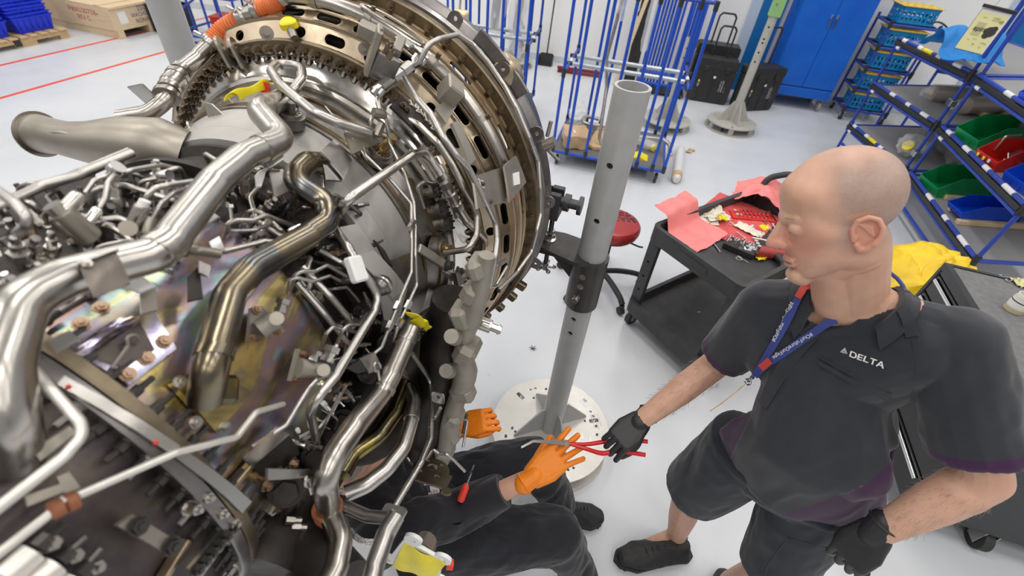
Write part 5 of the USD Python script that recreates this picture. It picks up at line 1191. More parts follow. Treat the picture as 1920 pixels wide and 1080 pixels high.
# silver strip bolted across the flange
def patch(quad, r, n=14, m=10, th_=.004, dome=0.0):
    """a curved plate over the casing through four measured corners"""
    c = [ETH(x, y, r)[:2] for x, y in quad]; g = []
    for i in range(n):
        u = i / (n - 1); row = []
        for j in range(m):
            v = j / (m - 1); tt = [(1 - u) * (1 - v) * c[0][k] + u * (1 - v) * c[1][k] + u * v * c[2][k] + (1 - u) * v * c[3][k] for k in (0, 1)]
            row.append(EN(tt[0], tt[1], r + dome * math.sin(math.pi * u) * math.sin(math.pi * v)))
        g.append(row)
    return sheet(g, th_)
obj('flange_strip', patch([(106, 722), (120, 706), (336, 836), (322, 854)], .392, 18, 4, .006), 'tube_bright', ENG)
for x, y in ((128, 726), (292, 830)): obj('rivet', ball(EP(x, y, .3935), .0032, 1), 'cap_red', ENG, label='red-marked rivet')
obj('flange_strip', patch([(328, 858), (342, 842), (470, 940), (452, 962)], .390, 12, 4, .005), 'bracket_steel', ENG)
# ---- pipes: measured paths (x, y, radius out from the axis), width in pixels
def ppath(P):
    out = []
    for p in P:
        if len(p) == 3: out.append(EP(*p))
        else: out.append(ET(p[0], p[1], p[3]))
    return out
def epipe(name, P, rad, mat, bend=None, n=12, parent=None, label=None, bands=()):
    Q = ppath(P); o = obj(name, tube(Q, rad, n, bend or rad * 2.6), mat, parent or ENG, label=label, smooth=50)
    for i, f in bands:
        c = Q[i] + (Q[i + 1] - Q[i]) * f; d = unit(Q[i + 1] - Q[i]); obj('pipe_band', cyl(c - d * .007, c + d * .007, rad * 1.09, 18), mat, o)
    return o
N = None
epipe('bleed_pipe', [(548, 178, .385), (522, 190, .42), (483, 206, .44), (533, 260, .45), (455, 295, .46), (400, 345, .465), (322, 450, .465), (290, 477, .465), (117, 523, .465), (40, 566, .465), (8, 690, .45), (22, 790, .43), (34, 862, .37)], .0225, 'tube_bright', .05, 16, label='long bright steel pipe nearest the camera', bands=((3, .55), (6, .7), (1, .6)))
epipe('bleed_pipe', [(612, 305, .36), (575, 305, .40), (545, 340, .405), (612, 380, .415), (614, 415, .42), (580, 441, .42), (470, 506, .42), (430, 555, .42), (410, 633, .42), (395, 689, .42), (384, 752, .385)], .0225, 'tube_heat', .045, 16, label='S-shaped pipe with bronze and blue heat tint', bands=((8, .5),))
epipe('bleed_pipe', [(771, 613, .46), (736, 698, .455), (718, 733, .45), (664, 800, .45), (626, 856, .45), (609, 902, .45), (616, 956, .44), (640, 1010, .45), (632, 1062, .45), (610, 1110, .45)], .0212, 'tube_steel', .05, 16, label='bright steel pipe with a rust-red clamp, at the lower right', bands=((0, .25), (1, .9)))
epipe('bleed_pipe', [(842, 545, .42), (822, 580, .45), (790, 603, .455), (772, 616, .455)], .018, 'tube_dark', .04, 14)
epipe('drain_pipe', [(745, 690, .40), (757, 715, .42), (776, 750, .44), (771, 790, .44), (757, 838, .44), (727, 878, .44), (690, 908, .44), (648, 926, .42)], .0165, 'tube_satin', .05, 14, bands=((2, .6), (2, .8)))
epipe('drain_pipe', [(742, 968, .46), (722, 1004, .46), (700, 1070, .46), (692, 1110, .46)], .0175, 'tube_satin', .05, 14)
epipe('drain_pipe', [(636, 945, .42), (690, 968, .43), (735, 972, .44)], .0120, 'tube_dark', .03, 12)
epipe('heat_pipe', [(760, 720, .34), (742, 770, .37), (712, 815, .39), (660, 852, .38), (640, 890, .34)], .020, 'heat_gold', .05, 14)
epipe('oil_tube', [(736, 958, .46), (789, 868, .47), (807, 822, .48), (809, 747, .48), (806, 712, .48), (772, 663, .47)], .0058, 'tube_satin', .02, 10, bands=((0, .5), (0, .98), (2, .3)))
epipe('oil_tube', [(500, 160, .40), (547, 176, .43), (566, 148, .445), (566, 124, .455), (520, 119, .455), (508, 133, .455), (527, 160, .45), (563, 190, .45), (593, 213, .45), (633, 230, .45), (695, 248, .45)], .0105, 'tube_satin', .03, 12, label='hooked satin tube looping over the bolted flange')
epipe('oil_tube', [(640, 395, .42), (648, 378, .47), (773, 290, .51), (797, 284, .51), (820, 318, .51), (834, 343, .51), (862, 393, .51), (876, 413, .51), (908, 446, .50), (914, 474, .49)], .0095, 'tube_bright', .03, 12)
for f in ((826, 328), (834, 343), (846, 365), (856, 383)):
    a = EP(*f, .51); b = EP(f[0] + 6, f[1] + 10, .51); obj('hex_union', cyl(a, b, .0135, 6), 'nut_bright', ENG)
epipe('oil_tube', [(737, 210, .51), (783, 233, .545), (820, 267, .56), (847, 307, .56), (870, 353, .56), (886, 380, .56), (895, 403, .56), (894, 440, .555), (879, 467, .54), (834, 474, .47)], .0075, 'tube_steel', .025, 12)
epipe('oil_tube', [(757, 147, .56), (783, 187, .59), (807, 213, .60), (833, 260, .605), (857, 293, .605), (879, 316, .605), (907, 371, .605), (929, 416, .60), (932, 449, .60), (929, 482, .60), (918, 538, .58)], .0068, 'tube_satin', .025, 12, bands=((2, .5), (4, .5), (7, .6)))
epipe('oil_tube', [(786, 118, .59), (803, 84, .63), (823, 73, .64), (857, 65, .65), (887, 83, .65), (913, 113, .65), (943, 157, .65), (967, 200, .65), (993, 260, .65), (1009, 300, .645), (1013, 353, .64), (1014, 400, .635), (1007, 432, .63), (998, 470, .62), (970, 510, .60), (935, 545, .58)], .0062, 'tube_satin', .02, 10, bands=((8, .5), (4, .5)))
epipe('sense_line', [(682, 277, .43), (687, 293, .44), (723, 327, .455), (771, 382, .465), (772, 447, .46), (772, 509, .455), (756, 547, .455), (744, 576, .455), (729, 615, .45), (716, 650, .44), (690, 672, .42)], .0036, 'tube_satin', .012, 8)
epipe('sense_line', [(722, 215, .46), (732, 271, .47), (757, 321, .475), (776, 379, .47), (779, 424, .465), (779, 480, .46), (782, 533, .455), (764, 573, .455), (744, 615, .455), (737, 640, .44)], .0036, 'tube_satin', .012, 8)
for x, y, r in ((748, 568, .455), (734, 604, .452), (768, 566, .455), (752, 600, .455), (775, 415, .465)):
    a = EP(x, y, r); b = EP(x - 7, y + 14, r); obj('hex_union', cyl(a, b, .0075, 6), 'nut_bright', ENG)
epipe('fuel_tube', [(629, 429, .40), (651, 460, .42), (671, 496, .43), (687, 518, .435), (707, 556, .44), (702, 582, .44), (682, 616, .44), (632, 702, .44), (592, 750, .43), (582, 773, .41), (589, 807, .39), (596, 853, .37)], [.0066] * 1, 'tube_satin', .022, 12) if False else epipe('fuel_tube', [(629, 429, .40), (651, 460, .42), (671, 496, .43), (687, 518, .435), (709, 556, .44), (703, 582, .44), (682, 616, .44), (632, 702, .44), (592, 750, .43), (582, 773, .41), (589, 807, .39), (596, 853, .37)], .0078, 'tube_satin', .022, 12, bands=((1, .2), (1, .6), (3, .3)))
obj('white_block', place(bx((0, 0, 0), (.034, .05, .02), .004), EP(668, 505, .432), unit(EP(690, 500, .43) - EP(668, 505, .43)), unit(EP(672, 525, .43) - EP(660, 490, .43))), 'ring_white', ENG)
small = [([(544, 545, .36), (553, 516, .40), (564, 509, .405), (591, 509, .405), (613, 497, .405), (649, 518, .39)], .0038), ([(536, 550, .36), (542, 524, .395), (558, 521, .40), (587, 528, .40), (618, 517, .40), (638, 527, .39)], .0032),
         ([(604, 647, .37), (613, 624, .40), (624, 613, .405), (649, 618, .40), (669, 624, .39)], .0038), ([(631, 648, .38), (644, 616, .41), (656, 609, .412), (673, 608, .41), (688, 588, .39)], .0038),
         ([(418, 446, .37), (427, 420, .405), (440, 413, .41), (476, 413, .41), (498, 403, .41), (550, 424, .38)], .0042), ([(421, 444, .37), (436, 433, .395), (480, 431, .40), (508, 420, .39)], .0030), ([(410, 474, .385), (493, 453, .40), (534, 455, .40)], .0050),
         ([(269, 388, .39), (276, 367, .41), (291, 352, .42), (313, 348, .42), (362, 340, .41)], .0045), ([(283, 414, .39), (302, 382, .405), (324, 362, .41), (360, 351, .40)], .0038),
         ([(189, 390, .38), (198, 370, .39), (202, 344, .40), (213, 329, .40), (244, 320, .40), (300, 309, .385), (330, 316, .37)], .0042), ([(160, 362, .39), (176, 338, .40), (200, 329, .40), (235, 316, .385)], .0032),
         ([(-12, 352, .44), (27, 380, .45), (49, 404, .45), (51, 422, .44), (33, 438, .40)], .0062), ([(-10, 392, .38), (75, 350, .385), (150, 328, .39), (247, 287, .39)], .0075), ([(60, 362, .375), (150, 318, .385), (240, 280, .38)], .0035),
         ([(531, 758, .365), (480, 773, .39), (444, 820, .40), (400, 831, .405), (329, 849, .41), (138, 933, .41), (98, 960, .41), (-20, 1052, .40)], .0046), ([(624, 700, .41), (596, 709, .405), (578, 729, .40), (538, 796, .385), (474, 838, .36)], .0042),
         ([(58, 689, .40), (92, 727, .44), (150, 790, .45), (156, 815, .45), (124, 853, .45), (-15, 962, .44)], .0054), ([(567, 500, .375), (620, 556, .39), (649, 591, .39), (662, 612, .38)], .0065), ([(556, 530, .36), (610, 590, .375), (650, 640, .38), (665, 660, .37)], .0058),
         ([(600, 470, .38), (640, 492, .40), (662, 507, .42)], .0055), ([(610, 200, .43), (660, 260, .43), (690, 300, .43)], .003), ([(735, 262, .44), (700, 245, .44), (694, 225, .46), (712, 200, .47)], .005),
         ([(712, 205, .49), (706, 185, .50), (728, 165, .52), (742, 158, .53)], .006), ([(795, 390, .41), (782, 350, .43), (792, 342, .44), (810, 345, .43)], .0048), ([(905, 520, .57), (930, 500, .585), (948, 488, .58)], .006), ([(885, 525, .50), (905, 540, .55), (930, 535, .56), (950, 500, .57)], .005),
         ([(876, 790, .55), (872, 815, .54), (868, 840, .53)], .003), ([(560, 820, .37), (600, 800, .385), (625, 770, .39), (650, 720, .41)], .0030), ([(640, 735, .41), (612, 790, .395), (585, 850, .36)], .0028), ([(700, 745, .40), (655, 800, .395), (600, 870, .36)], .0026)]
for P, r in small: epipe('small_tube', P, r, 'tube_white' if r > .0044 and P[0][0] < 600 and P[-1][1] > 900 else 'tube_satin', r * 3.5, 9)
# the ring manifold, its orange hoses, and the pipe running down the left side
ring = [EN(-.2, th, .576) for th in np.linspace(96, 27, 40)]
mf = obj('manifold_ring', sweep(ring, .0165, 14), 'tube_steel', ENG, smooth=50)
for th in (88, 74, 57, 40):
    c = EN(-.2, th, .576); d = ETAN(th); obj('pipe_band', cyl(c - d * .009, c + d * .009, .0185, 18), 'bracket_tan', mf); obj('band_bolt', cyl(c + ERAD(th) * .018 - d * .004, c + ERAD(th) * .03 - d * .004, .006, 6), 'bolt_bronze', mf)
def hose(P, r, mat, n=16, rib=.0012, k=60):
    Q = catmull(P, k // (len(P) - 1)); return sweep(Q, r + rib * np.sin(np.arange(len(Q)) * 1.9), n)
h0 = [EN(-.2, 96, .576), ET(515, 8, -.2), ET(486, 19, -.2)]; h1 = [ET(455, 34, -.205), ET(420, 55, -.22), ET(396, 80, -.25)]
obj('orange_hose', hose(h0, .0205, 0, k=40), 'hose_orange', ENG); obj('orange_hose', hose(h1, .0215, 0, k=44), 'hose_orange', ENG)
obj('hose_coupling', sweep([h0[2] + (h1[0] - h0[2]) * f for f in (-.15, 0, .2, .3, .7, .8, 1, 1.15)], [.021, .023, .023, .0185, .0185, .023, .023, .021], 16), 'tube_steel', ENG)
for P_, d_ in ((h0[0], h0[1] - h0[0]), (h0[2], h0[2] - h0[1]), (h1[0], h1[1] - h1[0]), (h1[2], h1[2] - h1[1])):
    d_ = unit(d_); c = obj('hose_clamp', cyl(P_ - d_ * .006, P_ + d_ * .006, .0245, 20), 'steel', ENG); obj('clamp_screw', cyl(P_ + A([0, -.02, .02]), P_ + A([-.02, -.02, .025]), .005, 8), 'steel', c)
lp = [ET(396, 80, -.25), ET(372, 106, -.29), ET(340, 132, -.34), ET(318, 165, -.40), ET(309, 190, -.44), ET(280, 212, -.47), ET(225, 222, -.50)]
sp_ = obj('side_pipe', tube(lp, .0185, 16, .04), 'tube_steel', ENG, smooth=50)
for i, f, rr_ in ((2, .0, .022), (2, .35, .0255), (2, .75, .0255), (3, .1, .0245), (3, .6, .028)):
    c = lp[i] + (lp[i + 1] - lp[i]) * f; d = unit(lp[i + 1] - lp[i]); obj('pipe_band', cyl(c - d * .006, c + d * .006, rr_, 20), 'tube_steel', sp_)
obj('pipe_coupling', sweep([lp[2] + (lp[3] - lp[2]) * f for f in (.3, .5, .9, 1.1)], [.0225, .0245, .0245, .0225], 18), 'tube_bright', sp_)
rh = [EN(-.2, 27, .576), EN(-.195, 22.5, .575), EN(-.19, 18, .572)]
obj('rust_hose', hose(rh, .0175, 0, rib=.003, k=36), 'hose_rust', ENG)
c_ = rh[0]; obj('hose_clamp', cyl(c_ - ETAN(27) * .01, c_ + ETAN(27) * .01, .0205, 18), 'tube_dark', ENG)
# bell-mouthed air duct at the left
dm = [ET(74, 252, -.56), ET(80, 252, -.56), ET(106, 256, -.57), ET(130, 262, -.58), ET(170, 268, -.57), ET(230, 270, -.56), ET(300, 275, -.54), ET(345, 290, -.52)]
obj('air_duct', sweep(dm, [.046, .043, .0385, .039, .046, .058, .062, .055], 28), 'bracket_tan', ENG, smooth=60)
obj('duct_lip', sweep([dm[0], dm[0] * .6 + dm[1] * .4], [.051, .051], 32), 'tube_steel', ENG); obj('duct_mouth', cyl(dm[0] - (dm[1] - dm[0]) * .02, dm[0] - (dm[1] - dm[0]) * .1, .042, 28), 'hole_dark', ENG)
for s in (-1, 1): obj('duct_seam', sweep([p + E2 * .03 + AX * .03 * s for p in dm[3:]], .003, 6), 'tube_steel', ENG)
obj('duct_tab', place(bx((0, 0, 0), (.05, .004, .06), .001), ET(275, 180, -.44), unit(E1 + E2 * .3), unit(AX + E2 * .5)), 'bracket_steel', ENG)
# ---- brackets, lugs, panels
def plate(name, quad, t_or_r, mat, th_=.004, dome=0.0, on=True, parent=None, label=None, holes=(), n=8):
    return obj(name, patch(quad, t_or_r, n, n, th_, dome), mat, parent or ENG, label=label)
def bolt_at(x, y, r, af, mat='bolt_copper', h=.006, parent=None, wash=True):
    t, th, rr_ = ETH(x, y, r); obj('case_bolt', hexa(EN(t, th, r), ERAD(th), af, h, af * .75 if wash else 0), mat, parent or ENG)
def ring_lug(x, y, t, R_, w, mat='bracket_steel', d=None, hole=.4, gap=None):
    d = AX if d is None else unit(d); c = ET(x, y, t)
    for s in ((-.5, .5) if gap else (0,)):
        P = unary_union([Point(0, 0).buffer(R_), sbox(-R_, -R_ * 2.0, R_, 0)]).difference(Point(0, 0).buffer(R_ * hole))
        th = math.degrees(math.atan2((c - EO) @ E2, (c - EO) @ E1)); obj('clevis_lug', place(prism(P, w), c + d * (s * (gap or 0)) - d * w / 2, np.cross(ERAD(th), d), ERAD(th), d), mat, ENG)
ring_lug(428, 88, -.28, .024, .007, 'bracket_tan', AX * .4 + E1, .35, .03); ring_lug(350, 242, -.47, .020, .005, 'bracket_steel', AX * .5 + E1, .3, .03)
for q, r in (([(395, 190), (445, 218), (430, 258), (368, 250)], .40), ([(430, 150), (520, 150), (500, 230), (440, 200)], .36)): pass
obj('gusset_bracket', [place(prism(Polygon([(0, 0), (.085, 0), (.075, .02), (.02, .065), (0, .065)]).difference(Polygon([(.012, .012), (.055, .012), (.018, .045)])), .004), ET(400, 245, -.44) + AX * (.0 + .05 * s), unit(E1), unit(E2)) for s in (0, 1)] + [place(bx((.045, .035, 0), (.11, .004, .056), .001), ET(400, 245, -.44) + AX * .027, unit(E1 - E2 * .55), unit(E2 + E1 * .55))], 'bracket_steel', ENG)
pan = plate('access_panel', [(103, 646), (262, 550), (328, 656), (240, 724)], .362, 'violet_plate', .012, label='violet-tinted access panel', n=12)
obj('panel_recess', patch([(165, 668), (262, 606), (290, 656), (232, 690)], .3695, 10, 10, .003), 'brown_case', pan); obj('panel_rib', patch([(130, 668), (215, 600), (262, 596), (150, 672)], .372, 10, 6, .006, .008), 'violet_plate', pan)
for x, y in ((190, 577), (152, 608), (112, 638), (308, 640), (275, 671), (240, 702)): bolt_at(x, y, .369, .013, 'bolt_copper', .007, pan)
obj('panel_tag', tube([EP(210, 690, .375), EP(240, 650, .38), EP(238, 632, .385), EP(255, 626, .385), EP(262, 640, .38)], .0022, 6, .006), 'bracket_tan', pan)
cl_ = obj('pipe_clip', patch([(146, 494), (214, 468), (244, 532), (176, 560)], .492, 8, 8, .004, .004), 'brown_plate', ENG); obj('pipe_clip', patch([(143, 490), (225, 462), (222, 468), (146, 497)], .497, 8, 4, .004), 'bracket_steel', ENG); bolt_at(163, 494, .497, .007, 'bolt_steel', .004)
for q, r, mat in (([(228, 535), (264, 518), (292, 538), (262, 550)], .43, 'ring_white'), ([(262, 546), (292, 540), (294, 582), (264, 590)], .40, 'bracket_tan'), ([(352, 520), (372, 500), (380, 560), (352, 566)], .40, 'dark_case'), ([(372, 490), (395, 500), (390, 520), (372, 512)], .41, 'tube_bright'),
                  ([(390, 455), (410, 445), (422, 470), (404, 480)], .40, 'nut_bright'), ([(540, 430), (562, 420), (566, 440), (545, 450)], .41, 'nut_bright'), ([(505, 325), (530, 318), (540, 360), (515, 372)], .37, 'white_panel'), ([(478, 330), (500, 318), (490, 350), (480, 352)], .42, 'ring_white'),
                  ([(500, 305), (530, 288), (532, 300), (504, 318)], .44, 'bracket_steel'), ([(600, 285), (625, 262), (660, 300), (645, 335)], .41, 'bracket_steel'), ([(645, 250), (690, 240), (712, 268), (660, 290)], .43, 'bracket_tan'), ([(605, 310), (650, 320), (640, 340), (610, 338)], .40, 'bracket_steel'),
                  ([(660, 480), (700, 470), (760, 540), (735, 560)], .405, 'white_panel'), ([(700, 520), (762, 540), (742, 612), (722, 600)], .40, 'white_panel'), ([(620, 430), (668, 420), (702, 470), (665, 485)], .395, 'white_panel'),
                  ([(700, 450), (720, 470), (735, 500), (722, 490)], .405, 'hole_dark'), ([(700, 500), (780, 470), (800, 540), (770, 620)], .385, 'tube_dark'),
                  ([(672, 672), (700, 660), (715, 690), (690, 700)], .43, 'bracket_steel'), ([(650, 690), (685, 665), (700, 690), (670, 700)], .425, 'gunmetal'), ([(456, 860), (520, 800), (540, 815), (470, 875)], .375, 'tube_bright'), ([(470, 872), (540, 815), (560, 850), (500, 905)], .36, 'dark_case'),
                  ([(500, 878), (580, 880), (588, 892), (500, 900)], .42, 'bracket_steel'), ([(560, 940), (600, 955), (605, 990), (560, 975)], .40, 'gunmetal'), ([(630, 915), (650, 920), (668, 958), (640, 975)], .45, 'bracket_steel'),
                  ([(90, 640), (130, 620), (150, 640), (105, 665)], .385, 'bracket_steel'), ([(60, 845), (130, 800), (142, 812), (75, 865)], .40, 'bracket_tan'), ([(105, 895), (128, 885), (150, 915), (120, 925)], .385, 'bracket_tan'), ([(45, 930), (120, 905), (125, 920), (50, 950)], .385, 'bracket_tan')):
    obj('bracket', patch(q, r, 6, 6, .005), mat, ENG)
# pad and foot under the heat-tinted pipe
fp = plate('pipe_foot', [(318, 720), (372, 690), (470, 735), (400, 812)], .362, 'rainbow_case', .014, n=10)
obj('foot_block', [place(bx((0, 0, .02), (.05, .04, .04), .006), EP(388, 735, .365), unit(EP(420, 735, .365) - EP(388, 735, .365)), None, ERAD(ETH(388, 735, .365)[1]))], 'heat_gold', fp)
for x, y in ((337, 716), (366, 792), (420, 800)): bolt_at(x, y, .37, .012, 'bolt_steel', .008, fp)
# flanged valves with nut stacks
def valve(corners, body, nuts, cap, bolts):
    b = obj('valve_flange', patch([corners[0], corners[1], corners[2], corners[2] if len(corners) == 3 else corners[3]], .372, 6, 6, .008), 'cast_grey', ENG)
    a, c = EP(*body[0]), EP(*body[1]); obj('valve_body', sweep([a, a * .5 + c * .5, c], [.017, .014, .016], 14), 'cast_grey', b)
    q = EP(*cap); d = unit(CAM - q); obj('valve_cap', [cyl(q - d * .01, q + d * .012, .0105, 18), cyl(q + d * .012, q + d * .015, .0075, 14), cyl(q + d * .015, q + d * .018, .003, 10)], 'bracket_tan', b)
    for n0, n1, rr_ in nuts:
        a, c = EP(*n0), EP(*n1); obj('nut_stack', [cyl(a + (c - a) * f, a + (c - a) * g, rr_ * k, 6) for f, g, k in ((0, .3, 1.0), (.32, .6, .8), (.62, 1.0, 1.15))], 'nut_bright', b)
    for x, y in bolts: bolt_at(x, y, .378, .010, 'bolt_copper', .007, b)
valve([(468, 578), (488, 574), (532, 622), (462, 642)], ((488, 620, .385), (518, 600, .40)), (((524, 586, .405), (532, 562, .41), .010),), (519, 597, .412), ((481, 581), (474, 632), (521, 622)))
valve([(556, 654), (570, 660), (560, 716), (541, 714)], ((560, 690, .385), (606, 694, .40)), (((612, 678, .41), (624, 650, .415), .013), ((586, 676, .40), (596, 658, .405), .008)), (607, 694, .415), ((568, 664), (556, 712)))
epipe('valve_stub', [(620, 664, .415), (631, 648, .415)], .005, 'tube_satin')
# round fittings on bosses: oil fitting on the left, gauge-like nozzles on the right
def canister(a, b, r, mat, cap=None, capmat='ring_white'):
    a, b = EP(*a), EP(*b); d = unit(b - a); o = obj('canister', sweep([a, a + d * .003, b - d * .003, b], [r * .9, r, r, r * .9], 20), mat, ENG)
    if cap: obj('canister_cap', cyl(b, b + d * cap, r * .7, 16), capmat, o)
canister((172, 448, .37), (112, 398, .41), .0155, 'bracket_tan', .012, 'tube_bright'); canister((120, 398, .41), (148, 366, .42), .010, 'tube_bright'); canister((163, 422, .385), (184, 392, .395), .007, 'nut_bright'); canister((250, 425, .38), (268, 385, .41), .0105, 'tube_bright', .008)
obj('fitting_disc', cyl(EP(240, 428, .40), EP(240, 428, .405), .011, 18), 'bracket_tan', ENG)
canister((276, 440, .38), (284, 408, .395), .008, 'bracket_tan'); canister((300, 330, .40), (318, 328, .41), .009, 'nut_bright'); canister((213, 322, .40), (222, 312, .41), .012, 'nut_bright'); canister((330, 470, .40), (350, 466, .405), .012, 'bracket_tan')
epipe('lever_arm', [(344, 466, .40), (372, 470, .405), (412, 476, .40)], .0075, 'bracket_tan', .01, 10)
canister((620, 598, .37), (560, 520, .36), .004, 'steel')
t_, th_, _ = ETH(722, 288, .40)
def nozzle(x, y, r, R_, n, mat='brass', h=.03):
    t, th, _ = ETH(x, y, r); Z = ERAD(th); o = EN(t, th, r)
    b = obj('nozzle_boss', [cyl(o - Z * .02, o + Z * .004, R_ * 1.35, 24)], 'grey_case', ENG); obj('nozzle_flange', Manifold.cylinder(.006, R_, R_, 28).transform(np.stack([*frame_from(Z)[:2], Z, o + Z * .004], 1)) - Manifold.batch_boolean([Manifold.cylinder(.03, R_ * .14, R_ * .14, 10).transform(np.stack([*frame_from(Z)[:2], Z, o - Z * .01 + (frame_from(Z)[0] * math.cos(a) + frame_from(Z)[1] * math.sin(a)) * R_ * .75], 1)) for a in np.arange(n) * 2 * math.pi / n], manifold3d.OpType.Add), 'bracket_tan', b)
    obj('nozzle_stem', [cyl(o, o + Z * h, R_ * .5, 16, R_ * .4), cyl(o + Z * h, o + Z * (h + .012), R_ * .45, 6), cyl(o + Z * .012, o + Z * .018, R_ * .62, 6)], mat, b)
nozzle(712, 286, .405, .026, 14, 'brass', .045); nozzle(826, 466, .415, .024, 14, 'brass', .025); nozzle(545, 218, .395, .022, 10, 'tube_dark', .02)
for x, y, R_ in ((820, 395, .02), (828, 420, .022), (806, 362, .014)):
    t, th, _ = ETH(x, y, .41); Z = ERAD(th); o = EN(t, th, .40); b = obj('igniter_boss', [cyl(o - Z * .03, o + Z * .02, R_ * 1.1, 22), cyl(o + Z * .02, o + Z * .03, R_ * 1.3, 22)], 'grey_case', ENG)
    for k in range(8): a = k * math.pi / 4; X, Y, _z = frame_from(Z); obj('boss_bolt', hexa(o + Z * .03 + (X * math.cos(a) + Y * math.sin(a)) * R_ * 1.05, Z, .006, .006), 'bolt_dark', b)
# union cluster at the top right
for a, b, rr_, mt in (((712, 165, .53), (735, 148, .54), .012, 'bracket_steel'), ((735, 150, .54), (752, 138, .55), .014, 'nut_bright'), ((752, 138, .55), (768, 126, .56), .016, 'nut_bright'), ((770, 124, .56), (788, 114, .57), .010, 'bracket_steel'), ((702, 172, .52), (714, 164, .53), .011, 'bracket_steel'), ((700, 210, .49), (722, 216, .49), .010, 'bracket_tan'), ((735, 206, .51), (745, 214, .52), .014, 'ring_white'), ((716, 232, .47), (706, 255, .45), .009, 'bracket_tan')):
    o = obj('hex_union', sweep([EP(*a), EP(*b)], rr_, 8), mt, ENG)
for x, y, r in ((775, 112, .585), (700, 175, .54), (790, 122, .58), (712, 178, .53)): obj('union_bolt', cyl(EP(x, y, r), EP(x + 7, y - 9, r + .01), .006, 6), 'steel', ENG)
# U-bracket, box bracket, shield plates, tag strip on the ring
def ebox(name, x, y, r, s, mat, yaw=0, parent=None, bev=.003):
    t, th, _ = ETH(x, y, r); a = math.radians(yaw); X = ETAN(th) * math.cos(a) + AX * math.sin(a); Z = ERAD(th); return obj(name, place(bx((0, 0, 0), s, bev), EN(t, th, r), X, np.cross(Z, X), Z), mat, parent or ENG)
ebox('ring_bracket', 700, 95, .575, (.012, .05, .10), 'bracket_tan', -30); ebox('ring_bracket', 722, 128, .56, (.05, .012, .06), 'tube_dark', -35); ebox('ring_bracket', 692, 60, .58, (.045, .04, .03), 'bracket_tan', -20); ebox('ring_bracket', 745, 92, .585, (.02, .075, .035), 'bracket_tan', -20); ebox('ring_bracket', 758, 80, .59, (.04, .03, .012), 'bracket_steel')
for x, y in ((722, 100), (728, 112), (708, 78)): bolt_at(x, y, .60, .011, 'bolt_bronze', .02)
ebox('box_bracket', 845, 172, .60, (.045, .05, .05), 'bracket_tan', -30, bev=.004); obj('box_bracket_leg', patch([(842, 182), (855, 200), (835, 232), (815, 205)], .585, 6, 6, .004), 'bracket_tan', ENG)
obj('shield_plate', patch([(845, 232), (858, 228), (890, 300), (878, 310)], .585, 8, 4, .008), 'bracket_tan', ENG)
sh = obj('shield_plate', patch([(885, 332), (944, 312), (952, 378), (894, 392)], .60, 8, 8, .006), 'bracket_tan', ENG); obj('shield_flange', patch([(944, 312), (966, 292), (985, 342), (954, 380)], .615, 8, 8, .006), 'bracket_tan', sh); obj('shield_window', patch([(962, 325), (972, 322), (974, 345), (964, 348)], .619, 5, 5, .004), 'ring_white', sh)
for x, y in ((905, 345), (920, 378), (958, 345), (968, 360), (978, 348)): bolt_at(x, y, .606, .008, 'bolt_bronze', .004, sh)
tg = obj('tag_strip', patch([(730, 200), (752, 180), (812, 250), (800, 272)], .535, 10, 5, .005), 'dark_case', ENG)
for s, x, y in (('16', 768, 192), ('20', 780, 205), ('18', 797, 222), ('22', 808, 238), ('83', 897, 347)):
    t, th, _ = ETH(x, y, .545 if x < 850 else .606); r = .541 if x < 850 else .6045; dX = unit(EP(x + 10, y + 5, r) - EP(x, y, r)); text(s, .017, EN(t, th, r), dX, unit(EP(x, y - 10, r) - EP(x, y, r)), 'white_print', tg if x < 850 else sh, depth=.001)
for x, y in ((755, 198), (764, 206), (784, 232), (792, 248)): bolt_at(x, y, .54, .010, 'bolt_bronze', .006, tg)
for k in range(7): ebox('silver_tab', 826 + k * 5, 302 + k * 16, .478, (.03, .022, .012), 'nut_bright', 10)
for x, y in ((500, 62), (683, 92), (700, 100)):
    q = EP(x, y, .53); d = unit(CAM - q); obj('stud', [cyl(q - d * .01, q + d * .006, .014, 18), cyl(q, q + d * .03, .005, 10)], 'bracket_tan', ENG)
obj('ring_loop', sweep([EN(-.20 + .02 * math.sin(a), 70 + 8 * math.cos(a) - 1.5, .597) for a in np.linspace(0, 2 * math.pi, 24, endpoint=False)], .0035, 8, True), 'tube_steel', ENG)
# cast accessory frame at the right, seen edge on
cw = [ET(x, y, -.60) for x, y in ((913, 478), (905, 520), (890, 575), (872, 625), (868, 665), (872, 705), (858, 745), (846, 790), (838, 835), (825, 870))]
cwp = obj('cast_frame', sweep(catmull(cw, 5), np.interp(np.arange(46), [0, 6, 12, 18, 24, 30, 36, 45], [.016, .02, .025, .02, .03, .022, .027, .022]), 12), 'cast_grey', ENG)
for i, (x, y, s) in enumerate(((896, 500, (.035, .05, .06)), (884, 548, (.04, .05, .05)), (868, 590, (.045, .06, .06)), (876, 655, (.05, .06, .07)), (868, 735, (.06, .05, .05)), (852, 780, (.045, .05, .06)), (845, 815, (.05, .05, .045)), (835, 845, (.05, .04, .06)))):
    c = ET(x, y, -.60); obj('cast_lug', [place(bx((0, 0, 0), s, .012), c, unit(E1 * .8 + E2 * .3 * (-1) ** i), None, AX)], 'cast_grey', cwp)
for x, y in ((852, 632), (842, 695)): c = ET(x, y, -.63); obj('cast_boss', sweep([c, c - AX * .02 + E2 * .02], [.019, .016], 16), 'cast_grey', cwp)
obj('gearbox_housing', sweep(catmull([ET(850, 560, -.54), ET(835, 640, -.54), ET(825, 720, -.54), ET(810, 800, -.56), ET(795, 850, -.58)], 5), [.05] * 5 + [.06] * 6 + [.06] * 6 + [.05] * 4, 16), 'dark_case', ENG)
